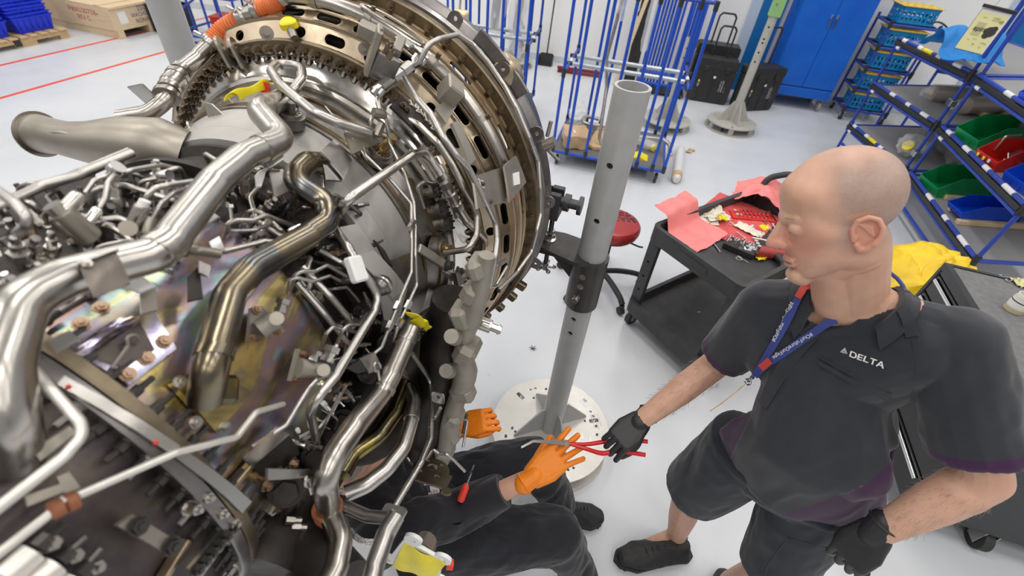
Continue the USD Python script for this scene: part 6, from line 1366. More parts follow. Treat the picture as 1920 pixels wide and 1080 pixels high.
c0_ = ET(880, 598, -.58); c1_ = c0_ + E1 * .075 - E2 * .01; obj('splined_shaft', [cyl(c0_, c0_ + (c1_ - c0_) * .68, .0145, 24), cyl(c0_ + (c1_ - c0_) * .68, c1_, .009, 16), cyl(c0_ + (c1_ - c0_) * .9, c0_ + (c1_ - c0_) * .94, .0115, 16)] + [cyl(c0_ + (c1_ - c0_) * .3 + (A([0, 0, 1.]) * math.sin(a) + AX * math.cos(a)) * .0145, c0_ + (c1_ - c0_) * .66 + (A([0, 0, 1.]) * math.sin(a) + AX * math.cos(a)) * .0145, .0016, 5) for a in np.arange(16) * math.pi / 8], 'tube_bright', ENG)
# links above the frame
for (a, b, w) in (((785, 465, .44), (838, 500, .47), .024), ((830, 505, .46), (862, 530, .49), .014), ((842, 520, .47), (872, 510, .50), .022)):
    obj('link', bar(EP(*a), EP(*b), w, .01, up=ERAD(20), bev=.002), 'bracket_tan', ENG)
for x, y in ((838, 496), (857, 508), (836, 500)): bolt_at(x, y, .485, .016, 'bolt_dark', .014)
obj('knuckle', patch([(850, 512), (870, 505), (878, 512), (856, 540)], .49, 5, 5, .012), 'bracket_steel', ENG)
for x, y in ((700, 540), (736, 530)): pass
q = EP(715, 535, .42); obj('swivel_joint', [ball(q, .022, 2)], 'tube_dark', ENG); obj('swivel_ring', sweep([q + (unit(CAM - q) * .004) + (E1 * math.cos(a) + E2 * math.sin(a)) * .02 for a in np.linspace(0, 2 * math.pi, 20, endpoint=False)], .004, 8, True), 'tube_bright', ENG)
# lower right: perforated cam plate, curled tags, hooks
def curl(x, y, r, s, mat='bracket_steel', ph=0):
    c = EP(x, y, r); X = unit(EP(x + 10, y, r) - c); Y = unit(EP(x, y - 10, r) - c)
    obj('curled_tag', sweep([c + X * s * math.cos(a + ph) * (1 - a / 9) + Y * s * math.sin(a + ph) * (1 - a / 9) for a in np.linspace(0, 5.6, 22)] + [c + X * s * .9 - Y * s * 1.8], .0028, 8), mat, ENG)
curl(706, 690, .445, .014); curl(578, 905, .43, .013, 'tube_bright', 2.0)
c = ET(808, 880, -.74); obj('cam_plate', prism(unary_union([Point(0, 0).buffer(.045), sbox(-.02, 0, .055, .05), Point(.06, .055).buffer(.012)]).difference(unary_union([Point(0, -.01).buffer(.013), Point(-.022, .018).buffer(.006), Point(.022, .018).buffer(.006), Point(-.018, -.028).buffer(.004), Point(.018, -.028).buffer(.004)])), .005, c, unit(E1), unit(E2 * .4 - AX * .9)), 'flange_bronze', ENG)
obj('wire_hook', tube([ET(800, 862, -.74), ET(812, 842, -.74), ET(822, 850, -.74), ET(838, 852, -.74), ET(852, 864, -.74), ET(872, 884, -.74)], .0035, 8, .006), 'tube_satin', ENG); obj('square_tab', prism(rrect(.03, .035, .006).difference(Point(0, .004).buffer(.005)), .003, ET(822, 745, -.68), unit(E1), unit(E2)), 'tube_bright', ENG)
obj('tab_pin', cyl(ET(815, 785, -.7), ET(826, 765, -.7), .004, 8), 'tube_bright', ENG)
obj('pipe_flange', prism(rrect(.05, .05, .008).difference(Point(0, 0).buffer(.012)), .008, EP(737, 966, .46), unit(EP(757, 972, .46) - EP(737, 966, .46)), unit(EP(737, 950, .46) - EP(745, 980, .47))), 'bracket_steel', ENG)
cR = EP(616, 958, .44); dR = unit(EP(622, 972, .44) - EP(612, 940, .44))
for s in (-.009, .009): obj('rust_clamp', sweep([cR + dR * s + (frame_from(dR)[0] * math.cos(a) + frame_from(dR)[1] * math.sin(a)) * .0235 for a in np.linspace(0, 2 * math.pi, 24, endpoint=False)], .0065, 8, True), 'clamp_rust', ENG, label='rust-red cushion clamp')
for x, y in ((106, 954), (134, 941)): q = EP(x, y, .41); d = unit(EP(x + 30, y - 15, .41) - q); obj('rust_clamp', sweep([q - d * .006, q - d * .004, q + d * .004, q + d * .006], [.007, .010, .010, .007], 14), 'clamp_rust', ENG, label='rust-red cushion clamp')
q = EP(120, 947, .41); obj('clamp_gap', cyl(q - A([.004, 0, 0]), q + A([.004, 0, 0]), .0085, 12), 'ring_white', ENG)
lv_ = obj('lever_plate', patch([(216, 985), (246, 964), (334, 1018), (312, 1040)], .385, 10, 6, .008), 'bracket_tan', ENG)
for x, y in ((260, 986), (322, 1024)): bolt_at(x, y, .391, .016, 'bolt_dark', .007, lv_)
obj('bolt_rail', patch([(352, 1066), (432, 972), (450, 980), (372, 1085)], .378, 10, 4, .006), 'bracket_steel', ENG)
for k in range(6): f = k / 5; bolt_at(368 + 66 * f, 1066 - 78 * f, .382, .014, 'bolt_dark', .008)
for x0, y0, x1, y1 in ((8, 1085, 62, 1036), (60, 1100, 104, 1060), (108, 1120, 140, 1085)):
    a, b = EP(x0, y0, .385), EP(x1, y1, .385); d = unit(b - a); o = obj('pale_stub', cyl(a, b, .013, 16), 'tube_white', ENG); obj('stub_tip', [cyl(b + d * .004, b + d * .016, .009, 6), cyl(b + d * .016, b + d * .03, .005, 8)], 'bolt_dark', o)
for x, y in ((86, 1018), (126, 1040), (165, 1060), (350, 952), (372, 930), (398, 958), (420, 975)): bolt_at(x, y, .37, .013, 'bolt_steel', .02)
# clevis fork, bolts and pale blocks at the bottom
fk = obj('fork_bracket', [bar(ET(485, 968, -1.0), ET(540, 1010, -1.0), .02, .008), bar(ET(500, 948, -1.0), ET(560, 990, -1.0), .02, .008), bar(ET(485, 968, -1.0), ET(500, 948, -1.0), .02, .008)], 'bracket_tan', ENG)
for x, y in ((528, 1012), (540, 992), (552, 975), (562, 988)): q = ET(x, y, -1.0); obj('fork_bolt', [cyl(q, q + unit(A([-.6, -.4, .5])) * .016, .008, 6), cyl(q, q - unit(A([-.6, -.4, .5])) * .012, .006, 8)], 'bolt_steel', fk)
for x, y in ((572, 1048), (590, 1008)): obj('pale_block', [place(bx((0, 0, 0), (.06, .03, .026), .004), ET(x, y, -.98), unit(E1 * .9 - E2 * .45), None, unit(E2 * .9 + E1 * .45))], 'tube_white', ENG)
for a, b, w, m_ in (((300, 1090), (350, 1010), .014, 'gold_edge'), ((470, 870), (420, 930), .012, 'gold_edge'), ((520, 960), (560, 915), .010, 'gold_edge')): obj('rib_bar', bar(EP(*a, .36), EP(*b, .36), w, .01), m_, ENG)
fb = obj('foil_pad', sheet(A([[ET(655 + (58) * u - 14 * v, 992 + 22 * u + 110 * v, -.93) + AX * -.012 * math.sin(math.pi * u) + A([0, 0, .003]) * math.sin(18 * u) * math.sin(22 * v) for v in np.linspace(0, 1, 30)] for u in np.linspace(0, 1, 20)]), .012), 'foil', ENG, label='quilted foil pad')
for x, y in ((548, 868), (520, 886), (498, 910), (538, 926), (518, 952)): bolt_at(x, y, .37, .014, 'bolt_copper', .008)
# dark gearbox and pump bodies hanging under the core
def mass(P, R_, dd=.05): Q = [EP(x, y, .33) + unit(ray(x, y)) * dd for x, y in P]; return obj('gearbox_body', sweep(catmull(Q, 4), np.interp(np.linspace(0, 1, 4 * (len(Q) - 1) + 1), np.linspace(0, 1, len(R_)), R_), 16), 'dark_case', ENG, smooth=60)
mass([(735, 620), (700, 700), (660, 770), (600, 850), (545, 930), (500, 1010), (470, 1080)], [.05, .075, .08, .075, .08, .085, .085])
mass([(775, 660), (748, 760), (700, 830), (640, 850)], [.05, .055, .045, .03], .09); mass([(560, 1000), (600, 1060), (640, 1110)], [.05, .06, .06], .06)
for x, y, R_, l in ((690, 690, .028, .05), (640, 780, .03, .06), (590, 840, .024, .05), (540, 900, .03, .05), (720, 640, .022, .05)):
    q = EP(x, y, .36); d = unit(A([.5, -.5, .6])); obj('pump_boss', [cyl(q, q + d * l, R_, 18), cyl(q + d * l, q + d * (l + .012), R_ * .7, 6)], 'dark_case', ENG)
# random fittings filling the harness between the pipes
er = np.random.default_rng(11)
for k in range(420):
    x, y = er.uniform(0, 800), er.uniform(300, 900)
    t, th, rr_ = ETH(x, y, .35)
    if rr_ > .351 or not (-1.05 < t < -.52) or (t < -.76 and 5 < th < 61): continue
    Z = ERAD(th); o = EN(t, th, .335); h = er.uniform(.02, .05); rad = er.uniform(.005, .010); d = unit(Z + er.normal(size=3) * .5)
    mt = ['nut_bright', 'bracket_tan', 'bolt_steel', 'bolt_copper', 'tube_dark', 'bracket_steel', 'bolt_dark'][int(er.integers(7))]
    obj('fitting', [cyl(o, o + d * h, rad * .8, 10), cyl(o + d * h * .5, o + d * h * .75, rad * 1.25, 6), cyl(o + d * h, o + d * (h + .012), rad * .55, 8)], mt, ENG)
for k in range(110):
    x, y = er.uniform(0, 760), er.uniform(320, 860)
    t, th, rr_ = ETH(x, y, .36)
    if rr_ > .361 or not (-1.03 < t < -.55) or (t < -.74 and 0 < th < 66): continue
    d1, d2 = er.uniform(-.09, .09), er.uniform(-16, 16); q = [EN(t, th, .345), EN(t + d1 * .1, th + d2 * .1, .375), EN(t + d1 * .5, th + d2 * .3, .378), EN(t + d1 * .8, th + d2, .372), EN(t + d1, th + d2, .34)]
    epi = obj('small_tube', tube(q, er.uniform(.0026, .005), 8, .012), ['tube_satin', 'tube_dark', 'tube_steel'][k % 3], ENG, smooth=50)
# trunnion bracket between the ring and the stand
tb_ = obj('trunnion_bracket', prism(Polygon([(-.03, .11), (.02, .115), (.05, -.03), (.03, -.11), (-.02, -.11), (-.035, -.02)]).difference(unary_union([sbox(.0, .0, .025, .03), sbox(.003, -.045, .028, -.012), sbox(-.01, -.085, .022, -.058)])), .02, A([-.315, 1.36, 1.40]), unit(A([.3, -.9, .1])), A([0, 0, 1.])), 'gunmetal', ENG, label='dark bracket carrying the engine on the stand')
obj('trunnion_hub', [cyl((-.40, 1.37, 1.385), (-.28, 1.37, 1.385), .035, 20), cyl((-.30, 1.37, 1.385), (-.275, 1.37, 1.385), .045, 20)], 'gunmetal', tb_); obj('bracket_arm', bar(EN(.06, 6, .56), (-.30, 1.36, 1.43), .05, .09), 'gunmetal', tb_)
for z in (1.45, 1.49): obj('bracket_bolt', hexa((-.312, 1.335, z), (.9, -.4, 0), .016, .012), 'bolt_dark', tb_)
obj('trunnion_hub', cyl((-1.36, 1.37, 1.385), (-1.48, 1.37, 1.385), .035, 20), 'gunmetal', ENG)
bp_ = EN(.02, 24, .63); obj('bleed_valve', [cyl(bp_, bp_ + E1 * .03 + E2 * .02, .016, 14), cyl(bp_ + E1 * .005 + E2 * .03, bp_ + E1 * .01 + E2 * .075, .006, 8), cyl(bp_, bp_ + E1 * .05 - E2 * .035, .0055, 8)], 'bracket_tan', ENG)
# ---- yellow and red protective caps, tied on: things of their own
def yc(label, P, r, Z, seed, mat='cap_yellow', w=1.0, name='protective_cap'):
    t = wthing(name, label, 'protective cap', P); X, Y, Z = frame_from(Z); n = 22; G = []
    for i in range(10):
        row = []
        for j in range(n):
            a = 2 * math.pi * j / (n - 1); f = i / 9
            rr_ = r * (min(1, f * 1.9)) * (1 + .0 * f) * (1 + .16 * math.sin(3 * a + seed) * f + .25 * max(0, f - .75) * math.sin(5 * a + seed * 2)); z = r * .35 * (1 - f ** 2) - r * .9 * max(0, f - .45) * w
            row.append(P + X * rr_ * math.cos(a) + Y * rr_ * math.sin(a) + Z * z)
        G.append(row)
    obj('cap_film', sheet(G, .0012), mat, t, smooth=45); return t
yc('yellow plastic cap covering a stud on top of the gold ring', ET(540, 42, -.25), .019, A([0, -.3, 1.]), 1); obj('cap_post', cyl(EP(553, 72, .50), ET(542, 48, -.25), .0095, 12), 'bracket_tan', ENG)
t = wthing('protective_cap', 'yellow tape with a red end wrapped on a pipe below the bolted flange', 'protective cap', EP(465, 178, .42)); a, b = EP(432, 190, .43), EP(494, 164, .43)
obj('tape_wrap', sheet(A([[a + (b - a) * u + (E2 * math.cos(v) * .014 + AX * math.sin(v) * .02) * (1 + .2 * math.sin(7 * u + v)) for v in np.linspace(-1.2, 1.8, 12)] for u in np.linspace(0, 1, 16)]), .0012), 'cap_yellow', t, smooth=50); obj('red_end', sweep([b, b + unit(b - a) * .012], [.013, .009], 14), 'cap_red', t, label='red end plug')
t = wthing('protective_cap', 'crumpled yellow film tied over the upper end of the lower right pipe', 'protective cap', EP(780, 603, .47)); c = EP(780, 604, .465); X = unit(EP(810, 622, .465) - c); Y = unit(EP(772, 590, .465) - c); Z = ERAD(15)
obj('film', sheet(A([[c + X * (.034 * u) + Y * (.016 * v) + Z * (.022 * (1 - v * v) + .006 * math.sin(6 * u + 3 * v)) + Y * .010 * math.sin(5 * u) for v in np.linspace(-1, 1, 12)] for u in np.linspace(-1, 1.05, 18)]), .0012), 'cap_yellow', t, smooth=50)
# the covered port hanging at the lower right, white lugged ring under a yellow cover
Fp = lambda x, y, D=.0: ET(x, y, -.88 + D)
t = wthing('covered_port', 'white lugged flange covered by a yellow sheet, hanging at the lower right of the engine', 'flange', Fp(785, 1040)); c = Fp(785, 1040); X = unit(Fp(840, 1062) - c); Y = unit(Fp(800, 985) - c); Y = unit(Y - X * (X @ Y)); s_ = np.linalg.norm(Fp(840, 1062) - c) / .058
lug = [(-.012 * 1.2, .062), (.045, .032), (.05, -.06), (-.055, -.06)]
Pf = unary_union([Polygon([(-.055, -.06), (-.030, .055), (.046, .030), (.05, -.06)])] + [Point(x, y).buffer(.0165) for x, y in lug]).difference(unary_union([Point(x, y).buffer(.0055) for x, y in lug]))
obj('lugged_flange', prism(affinity.scale(Pf, s_, s_, origin=(0, 0)), .008, c, X, Y), 'ring_white', t); Zf = np.cross(X, Y); Zf = Zf if Zf @ (CAM - c) > 0 else -Zf
obj('yellow_cover', sheet(A([[c + (X * (-.043 + .082 * u + .014 * v) + Y * (-.075 + .118 * v - .016 * u * v)) * s_ + Zf * (.010 + .008 * math.sin(math.pi * u) * math.sin(math.pi * min(1, v)) + .003 * math.sin(9 * u + 4 * v)) for v in np.linspace(0, 1, 18)] for u in np.linspace(0, 1, 18)]), .0015), 'cap_yellow', t, smooth=50, label='yellow protective sheet')
q = Fp(838, 1058); obj('red_plug', cyl(q, q + X * .014 - Zf * .004, .012, 14), 'cap_red', t); obj('port_body', sweep([c - Zf * .004 - Y * .02, c - Zf * .05 - Y * .05], [.035, .03], 20), 'bracket_tan', t)
# ------------------------------------------------------------ people
def sph(p, r, n=18): return Manifold.sphere(r, n).translate([float(x) for x in p])
def hullm(*pr): return Manifold.batch_hull([sph(p, r) for p, r in pr])
def chain(P, R): return [hullm((P[i], R[i]), (P[i + 1], R[i + 1])) for i in range(len(P) - 1)]
def union(ms): return Manifold.batch_boolean(list(ms), manifold3d.OpType.Add)
def refine(m, edge, it=8):
    q = m.refine_to_length(edge).to_mesh(); t = trimesh.Trimesh(q.vert_properties[:, :3], q.tri_verts, process=True)
    if it: trimesh.smoothing.filter_taubin(t, lamb=.53, nu=.54, iterations=it)
    return t
def to_man(t): return Manifold(manifold3d.Mesh(np.asarray(t.vertices, np.float32), np.asarray(t.faces, np.uint32)))
def halfspace(p, n, s=1.2):
    """a big block on the far side of the plane through p with normal n"""
    X, Y, Z = frame_from(n); return Manifold.cube([s, s, s], False).translate([-s / 2, -s / 2, 0]).transform(np.stack([X, Y, Z, A(p, float)], 1))
def wrinkle(t, amp, freq, seed, along=None):
    v = t.vertices; n = t.vertex_normals; q = v * freq
    if along is not None: q = q - np.outer(q @ unit(along), unit(along)) * .75
    k = meshkit.fbm(q + seed, 3, seed) - .5; r = .5 - np.abs(meshkit.fbm(q * 1.7 + seed * 2, 2, seed + 5) - .5) * 2
    t.vertices = v + n * (k * amp + r * amp * .5)[:, None]; return t
def rot(v, k, a):
    v, k = A(v, float), unit(k); return v * math.cos(a) + np.cross(k, v) * math.sin(a) + k * (k @ v) * (1 - math.cos(a))
def hand(Wp, D, Pn, side, curls, thumb=(.5, .7, .35, .5), s=1.0, spread=.10, rw=.026):
    """wrist, direction to the knuckles, palm normal, +1 when the thumb lies along D x Pn; bends of index..little finger (radians per joint)"""
    D = unit(D); Pn = unit(A(Pn, float) - D * (A(Pn, float) @ D)); S = np.cross(D, Pn) * side; W_ = A(Wp, float); ms = []
    kn = [W_ + (D * .092 + S * o) * s for o in (.030, .010, -.011, -.030)]
    ms.append(Manifold.batch_hull([sph(W_ + S * .018 * s, .018 * s), sph(W_ - S * .018 * s, .018 * s)] + [sph(k - D * .006 * s, .0125 * s) for k in kn] + [sph(W_ + (D * .045 + S * .034) * s, .013 * s), sph(W_ + (D * .045 - S * .034) * s, .013 * s)]))
    ms.append(hullm((W_ - D * .035 * s, rw), (W_ + D * .005, rw * .93)))
    for i, (k, L, r) in enumerate(zip(kn, (.078, .086, .080, .063), (.0098, .0102, .0098, .0086))):
        d = unit(D + S * (1.5 - i) * spread); ax = np.cross(d, Pn); p = k; c = curls[i]; c = (c, c, c * .7) if np.isscalar(c) else c
        P = [p - d * .012 * s]; R_ = [r * 1.05 * s]; P.append(p); R_.append(r * 1.08 * s)
        for f, a in zip((.46, .30, .24), c): d = rot(d, ax, a); p = p + d * L * f * s; P.append(p); R_.append(r * s * (1 - .07 * len(P) / 2))
        ms += chain(P, R_)
    td = unit(D * thumb[0] + S * thumb[1] + Pn * thumb[2]); p = W_ + (D * .022 + S * .024) * s; P = [p]; R_ = [.0165 * s]; ax = np.cross(td, unit(D + Pn * .6))
    for f, a, r in ((.042, 0, .0125), (.034, thumb[3], .0108), (.028, thumb[3], .0095)): td = rot(td, ax, a); p = p + td * f * s; P.append(p); R_.append(r * s)
    ms += chain(P, R_)
    return union(ms)
def shoe(t, heel, toe, w, name='shoe', mat='shoe_black', lace=True, h=.10):
    heel, toe = A(heel, float), A(toe, float); d = unit((toe - heel) * A([1, 1, 0])); s = A([-d[1], d[0], 0]); L = np.linalg.norm(toe - heel); z = A([0, 0, 1.])
    g = heel * A([1, 1, 0])
    def pt(f, o, hh): return g + d * (L * f) + s * o * w + z * hh
    up = union([hullm((pt(.13, -.22, .045), .03), (pt(.13, .22, .045), .03), (pt(.45, -.28, .042), .028), (pt(.45, .28, .042), .028), (pt(.16, 0, h), .03), (pt(.42, 0, .085), .03)),
                hullm((pt(.45, -.30, .04), .027), (pt(.45, .30, .04), .027), (pt(.74, -.33, .04), .024), (pt(.74, .30, .04), .024), (pt(.9, -.1, .04), .026), (pt(.9, .08, .04), .026), (pt(.42, 0, .088), .026), (pt(.7, 0, .062), .022))])
    up = up - halfspace((0, 0, .022), (0, 0, -1)); u = wrinkle(refine(up, .008, 6), .004, 30, 3); o = obj(name, u, mat, t, smooth=60)
    sole = Polygon([(f * L, q * w) for f, q in ((.0, -.25), (.0, .25), (.06, .40), (.3, .36), (.5, .44), (.75, .52), (.95, .28), (1.0, 0), (.95, -.3), (.75, -.5), (.5, -.42), (.3, -.38), (.06, -.4))]).buffer(.006)
    obj('sole', [prism(sole, .026, g + z * .0045, d, s), prism(sole.buffer(-.004), .0045, g, d, s)] + [bx(g + d * L * f + s * w * .36 * k + z * .006, (.014, .014, .011), .002) for f in np.linspace(.1, .9, 8) for k in (-1, 1)], 'sole_black', o)
    if lace:
        for i in range(4): f = .40 + .075 * i; hh = .127 - .0068 * i; obj('lace', tube([pt(f, -.2, hh - .022), pt(f + .02, 0, hh), pt(f, .2, hh - .022)], .0034, 6, .02), 'cart_plastic', o)
        obj('tongue', wrinkle(refine(hullm((pt(.30, -.1, h + .018), .012), (pt(.30, .1, h + .018), .012), (pt(.5, 0, .10), .01)), .008, 4), .002, 40, 2), mat, o)
    return o
def raycast(t, x, y):
    d = ray(x, y); v0, v1, v2 = (t.vertices[t.faces[:, k]] for k in range(3)); e1, e2 = v1 - v0, v2 - v0; h = np.cross(d, e2); a = np.einsum('ij,ij->i', e1, h)
    with np.errstate(all='ignore'):
        f = 1 / a; s = CAM - v0; u = f * np.einsum('ij,ij->i', s, h); q = np.cross(s, e1); v = f * (q @ d); k = f * np.einsum('ij,ij->i', e2, q)
    ok = (u >= -1e-6) & (v >= -1e-6) & (u + v <= 1 + 1e-6) & (k > .05)
    if not ok.any(): return None
    i = np.flatnonzero(ok)[np.argmin(k[ok])]; n = unit(np.cross(e1[i], e2[i])); n = -n if n @ d > 0 else n
    return CAM + d * k[i], n
def on_cloth(t, x, y, off=.003, fallback=None):
    r = raycast(t, x, y); return fallback if r is None else r[0] + r[1] * off
def cloth_text(t, s, h, x, y, x2, y2, mat, parent, depth=.0006, up=1, name='lettering', bold=False):
    """lettering lying on the cloth, reading from one measured point to another"""
    a, b = on_cloth(t, x, y), on_cloth(t, x2, y2); n = raycast(t, (x + x2) / 2, (y + y2) / 2)[1]
    m = meshkit.text_mesh(s, 1.0, .02, bold); L = m.bounds[1][0]; sc = np.linalg.norm(b - a) / L; X = unit(b - a); Y = np.cross(n, X) * up
    v = m.vertices; P = a + np.outer(v[:, 0] * sc, X) + np.outer(v[:, 1] * h, Y); out = []
    cache_ = {}
    for p, z in zip(P, v[:, 2]):
        key = tuple(np.round(p, 5))
        if key not in cache_:
            w = p - CAM; c = w @ FW; xx = 960 + FPX * (w @ RT) / c; yy = 540 - FPX * (w @ UP) / c; r = raycast(t, xx, yy); cache_[key] = (p, n) if r is None else r
        q, nn = cache_[key]; out.append(q + nn * (.0030 + (depth if z > .01 else 0)))
    return obj(name, T(out, m.faces), mat, parent, smooth=False)
def strip_on(t, path, w, off, name, mat, parent, fallback_d=1.2, label=None, k=6):
    Q = catmull(np.asarray(path, float), k); P, Nn = [], []
    for x, y in Q:
        r = raycast(t, x, y)
        if r is None: P.append(P[-1] if P else atd(x, y, fallback_d)); Nn.append(Nn[-1] if Nn else -unit(ray(x, y)))
        else: P.append(r[0] + r[1] * off); Nn.append(r[1])
    P = A(P); Nn = A(Nn)
    for _ in range(6): P[1:-1] = .25 * P[:-2] + .5 * P[1:-1] + .25 * P[2:]; Nn[1:-1] = .25 * Nn[:-2] + .5 * Nn[1:-1] + .25 * Nn[2:]
    tg = np.gradient(P, axis=0); S = np.cross(Nn, tg); S /= np.maximum(np.linalg.norm(S, axis=1, keepdims=True), 1e-9)
    return obj(name, sheet(np.stack([P - S * w / 2, P, P + S * w / 2], 1), .0014), mat, parent, smooth=60, label=label), P, S, Nn
def body_mesh(name, t, colors, mat, parent):
    v, f = np.asarray(t.vertices), np.asarray(t.faces); n = np.asarray(t.vertex_normals); base = ORI[parent]
    path = parent + '/' + numbered(parent, name); m = UsdGeom.Mesh.Define(stage, path)
    m.CreatePointsAttr(Vt.Vec3fArray.FromNumpy((v - base).astype(np.float32))); m.CreateFaceVertexCountsAttr(Vt.IntArray.FromNumpy(np.full(len(f), 3, np.int32))); m.CreateFaceVertexIndicesAttr(Vt.IntArray.FromNumpy(f.astype(np.int32).ravel()))
    m.CreateSubdivisionSchemeAttr('none'); m.CreateNormalsAttr(Vt.Vec3fArray.FromNumpy(n.astype(np.float32))); m.SetNormalsInterpolation('vertex')
    pv = UsdGeom.PrimvarsAPI(m).CreatePrimvar('displayColor', Sdf.ValueTypeNames.Color3fArray, 'vertex'); pv.Set(Vt.Vec3fArray.FromNumpy(np.asarray(colors, np.float32)))
    UsdShade.MaterialBindingAPI.Apply(m.GetPrim()).Bind(M[mat]); TRI[0] += len(f); return path
# ------------------------------------------------------------ the standing man
HC, HS = A([.382, .946, 1.749]), 1.035
HF = unit(A([-.875, -.163, -.456])); HU = A([-.484, .256, .837]); HU = unit(HU - HF * (HU @ HF)); HL = np.cross(HU, HF)
def hp(x, y, z): return HC + (HF * x + HL * y + HU * z) * HS
def hs(*pr): return Manifold.batch_hull([sph(hp(*p), r * HS, 20) for p, r in pr])
cran = Manifold.sphere(1, 48).scale([.100, .077, .088]).transform(np.stack([HF * HS, HL * HS, HU * HS, hp(-.004, 0, .028)], 1))
base_h = [cran, hs(((.050, .0, .05), .046), ((.046, .028, .045), .040), ((.046, -.028, .045), .040), ((.02, 0, -.02), .05)),
      hs(((.046, .044, -.020), .026), ((.046, -.044, -.020), .026), ((.062, .026, -.004), .026), ((.062, -.026, -.004), .026), ((.072, 0, -.064), .026), ((.0, .050, -.03), .025), ((.0, -.050, -.03), .025), ((.06, .02, .05), .03), ((.06, -.02, .05), .03)),
      hs(((.005, .050, -.066), .025), ((.005, -.050, -.066), .025), ((.05, .030, -.072), .026), ((.05, -.030, -.072), .026), ((.069, .016, -.098), .019), ((.069, -.016, -.098), .019), ((.072, 0, -.07), .026), ((.0, .045, -.02), .03), ((.0, -.045, -.02), .03)),
      hs(((.035, 0, -.108), .032), ((-.02, .03, -.085), .032), ((-.02, -.03, -.085), .032), ((.058, 0, -.102), .022))]
bh = trimesh.Trimesh(*(lambda q: (q.vert_properties[:, :3], q.tri_verts))(union(base_h).refine_to_length(.006).to_mesh()), process=True)
trimesh.smoothing.filter_laplacian(bh, lamb=.5, iterations=10); bh.vertices = HC + (bh.vertices - HC) * 1.012
head = to_man(bh)
head = head - union([sph(hp(.101, s * .034, .004), .0155 * HS) for s in (-1, 1)])
head = head + union([hs(((.070, .037, .022), .0115), ((.082, .014, .020), .0125), ((.070, -.037, .022), .0115), ((.082, -.014, .020), .0125), ((.074, 0, .036), .014)),
      hs(((.086, 0, .014), .0095), ((.1145, 0, -.024), .0115), ((.086, 0, -.032), .016)), hs(((.112, 0, -.024), .0128), ((.096, .0145, -.029), .0095), ((.096, -.0145, -.029), .0095), ((.086, 0, -.036), .01)),
      hs(((.087, .020, -.0645), .0052), ((.0945, 0, -.0615), .0062), ((.087, -.020, -.0645), .0052)), hs(((.086, .018, -.0735), .0055), ((.0925, 0, -.0750), .0070), ((.086, -.018, -.0735), .0055)), hs(((.083, .009, -.101), .0155), ((.083, -.009, -.101), .0155), ((.07, 0, -.108), .02))])
head = head + union([sph(hp(.0752, s * .033, .004), .0140 * HS) for s in (-1, 1)])
hd3 = trimesh.Trimesh(*(lambda q: (q.vert_properties[:, :3], q.tri_verts))(head.refine_to_length(.0042).to_mesh()), process=True)
trimesh.smoothing.filter_laplacian(hd3, lamb=.5, iterations=5); head = to_man(hd3)
head = head - union([hs(((.090, .022, -.0690), .0014), ((.102, 0, -.0685), .0014), ((.090, -.022, -.0690), .0014))])
for s in (-1, 1):
    e = [(.012, -.012), (.012, .012), (.002, .029), (-.014, .034), (-.029, .026), (-.034, .008), (-.029, -.010), (-.018, -.024), (-.006, -.034), (.004, -.034), (.008, -.022)]
    def ear(p, o, k=0): return (p[0] * .84 - .010, s * (.0715 + o - .32 * (p[0] - .01)), p[1] * .86 - .014)
    head = head + union([hs((ear(e[i], .007 + .002 * (1 < i < 7)), .0040 if i < 7 else .0056), (ear(e[i + 1], .007 + .002 * (1 < i < 7)), .0040 if i < 6 else .0058)) for i in range(len(e) - 1)])
    head = head + hs(*[(ear((x * .9, z * .9), .0015), .0035) for x, z in e], (ear((0, 0), -.008), .01)) + hs((ear((-.004, .018), .0055), .003), (ear((-.018, .012), .007), .003), (ear((-.020, -.006), .006), .003)) + hs((ear((-.004, .018), .0055), .003), (ear((.004, .024), .006), .0028)) + hs((ear((.009, -.004), .006), .0045), (ear((.009, -.012), .005), .0045)) + hs((ear((-.004, -.034), .004), .0062), (ear((.004, -.03), .003), .0062))
NB = A([.52, .985, 1.545])
neck = [hs(((-.018, .015, -.05), .058), ((-.018, -.015, -.05), .058)) , Manifold.batch_hull([sph(hp(-.022, 0, -.06), .062), sph(NB + A([0, 0, .01]), .066)]), Manifold.batch_hull([sph(hp(.02, 0, -.095), .036), sph(NB + A([-.03, -.02, 0]), .05)])]
RS, LS = A([.405, 1.035, 1.415]), A([.705, .925, 1.545]); RE, LE = A([.375, 1.084, 1.14]), A([.862, .79, 1.325]); RW, LW = atz(1200, 790, .955), A([.756, .72, 1.10])
PV, CH = A([.63, .915, 1.0]), A([.565, .985, 1.34]); RHp, LHp = A([.53, .955, .93]), A([.725, .885, .93]); RK, LK = A([.499, .989, .50]), A([.775, .826, .50]); RA, LA = A([.575, 1.03, .10]), A([.80, .93, .10])
f_ = unit(A([-.40, -.92, 0])); BL = CH * .45 + PV * .55 + f_ * .045 + A([.94, -.34, 0]) * .03
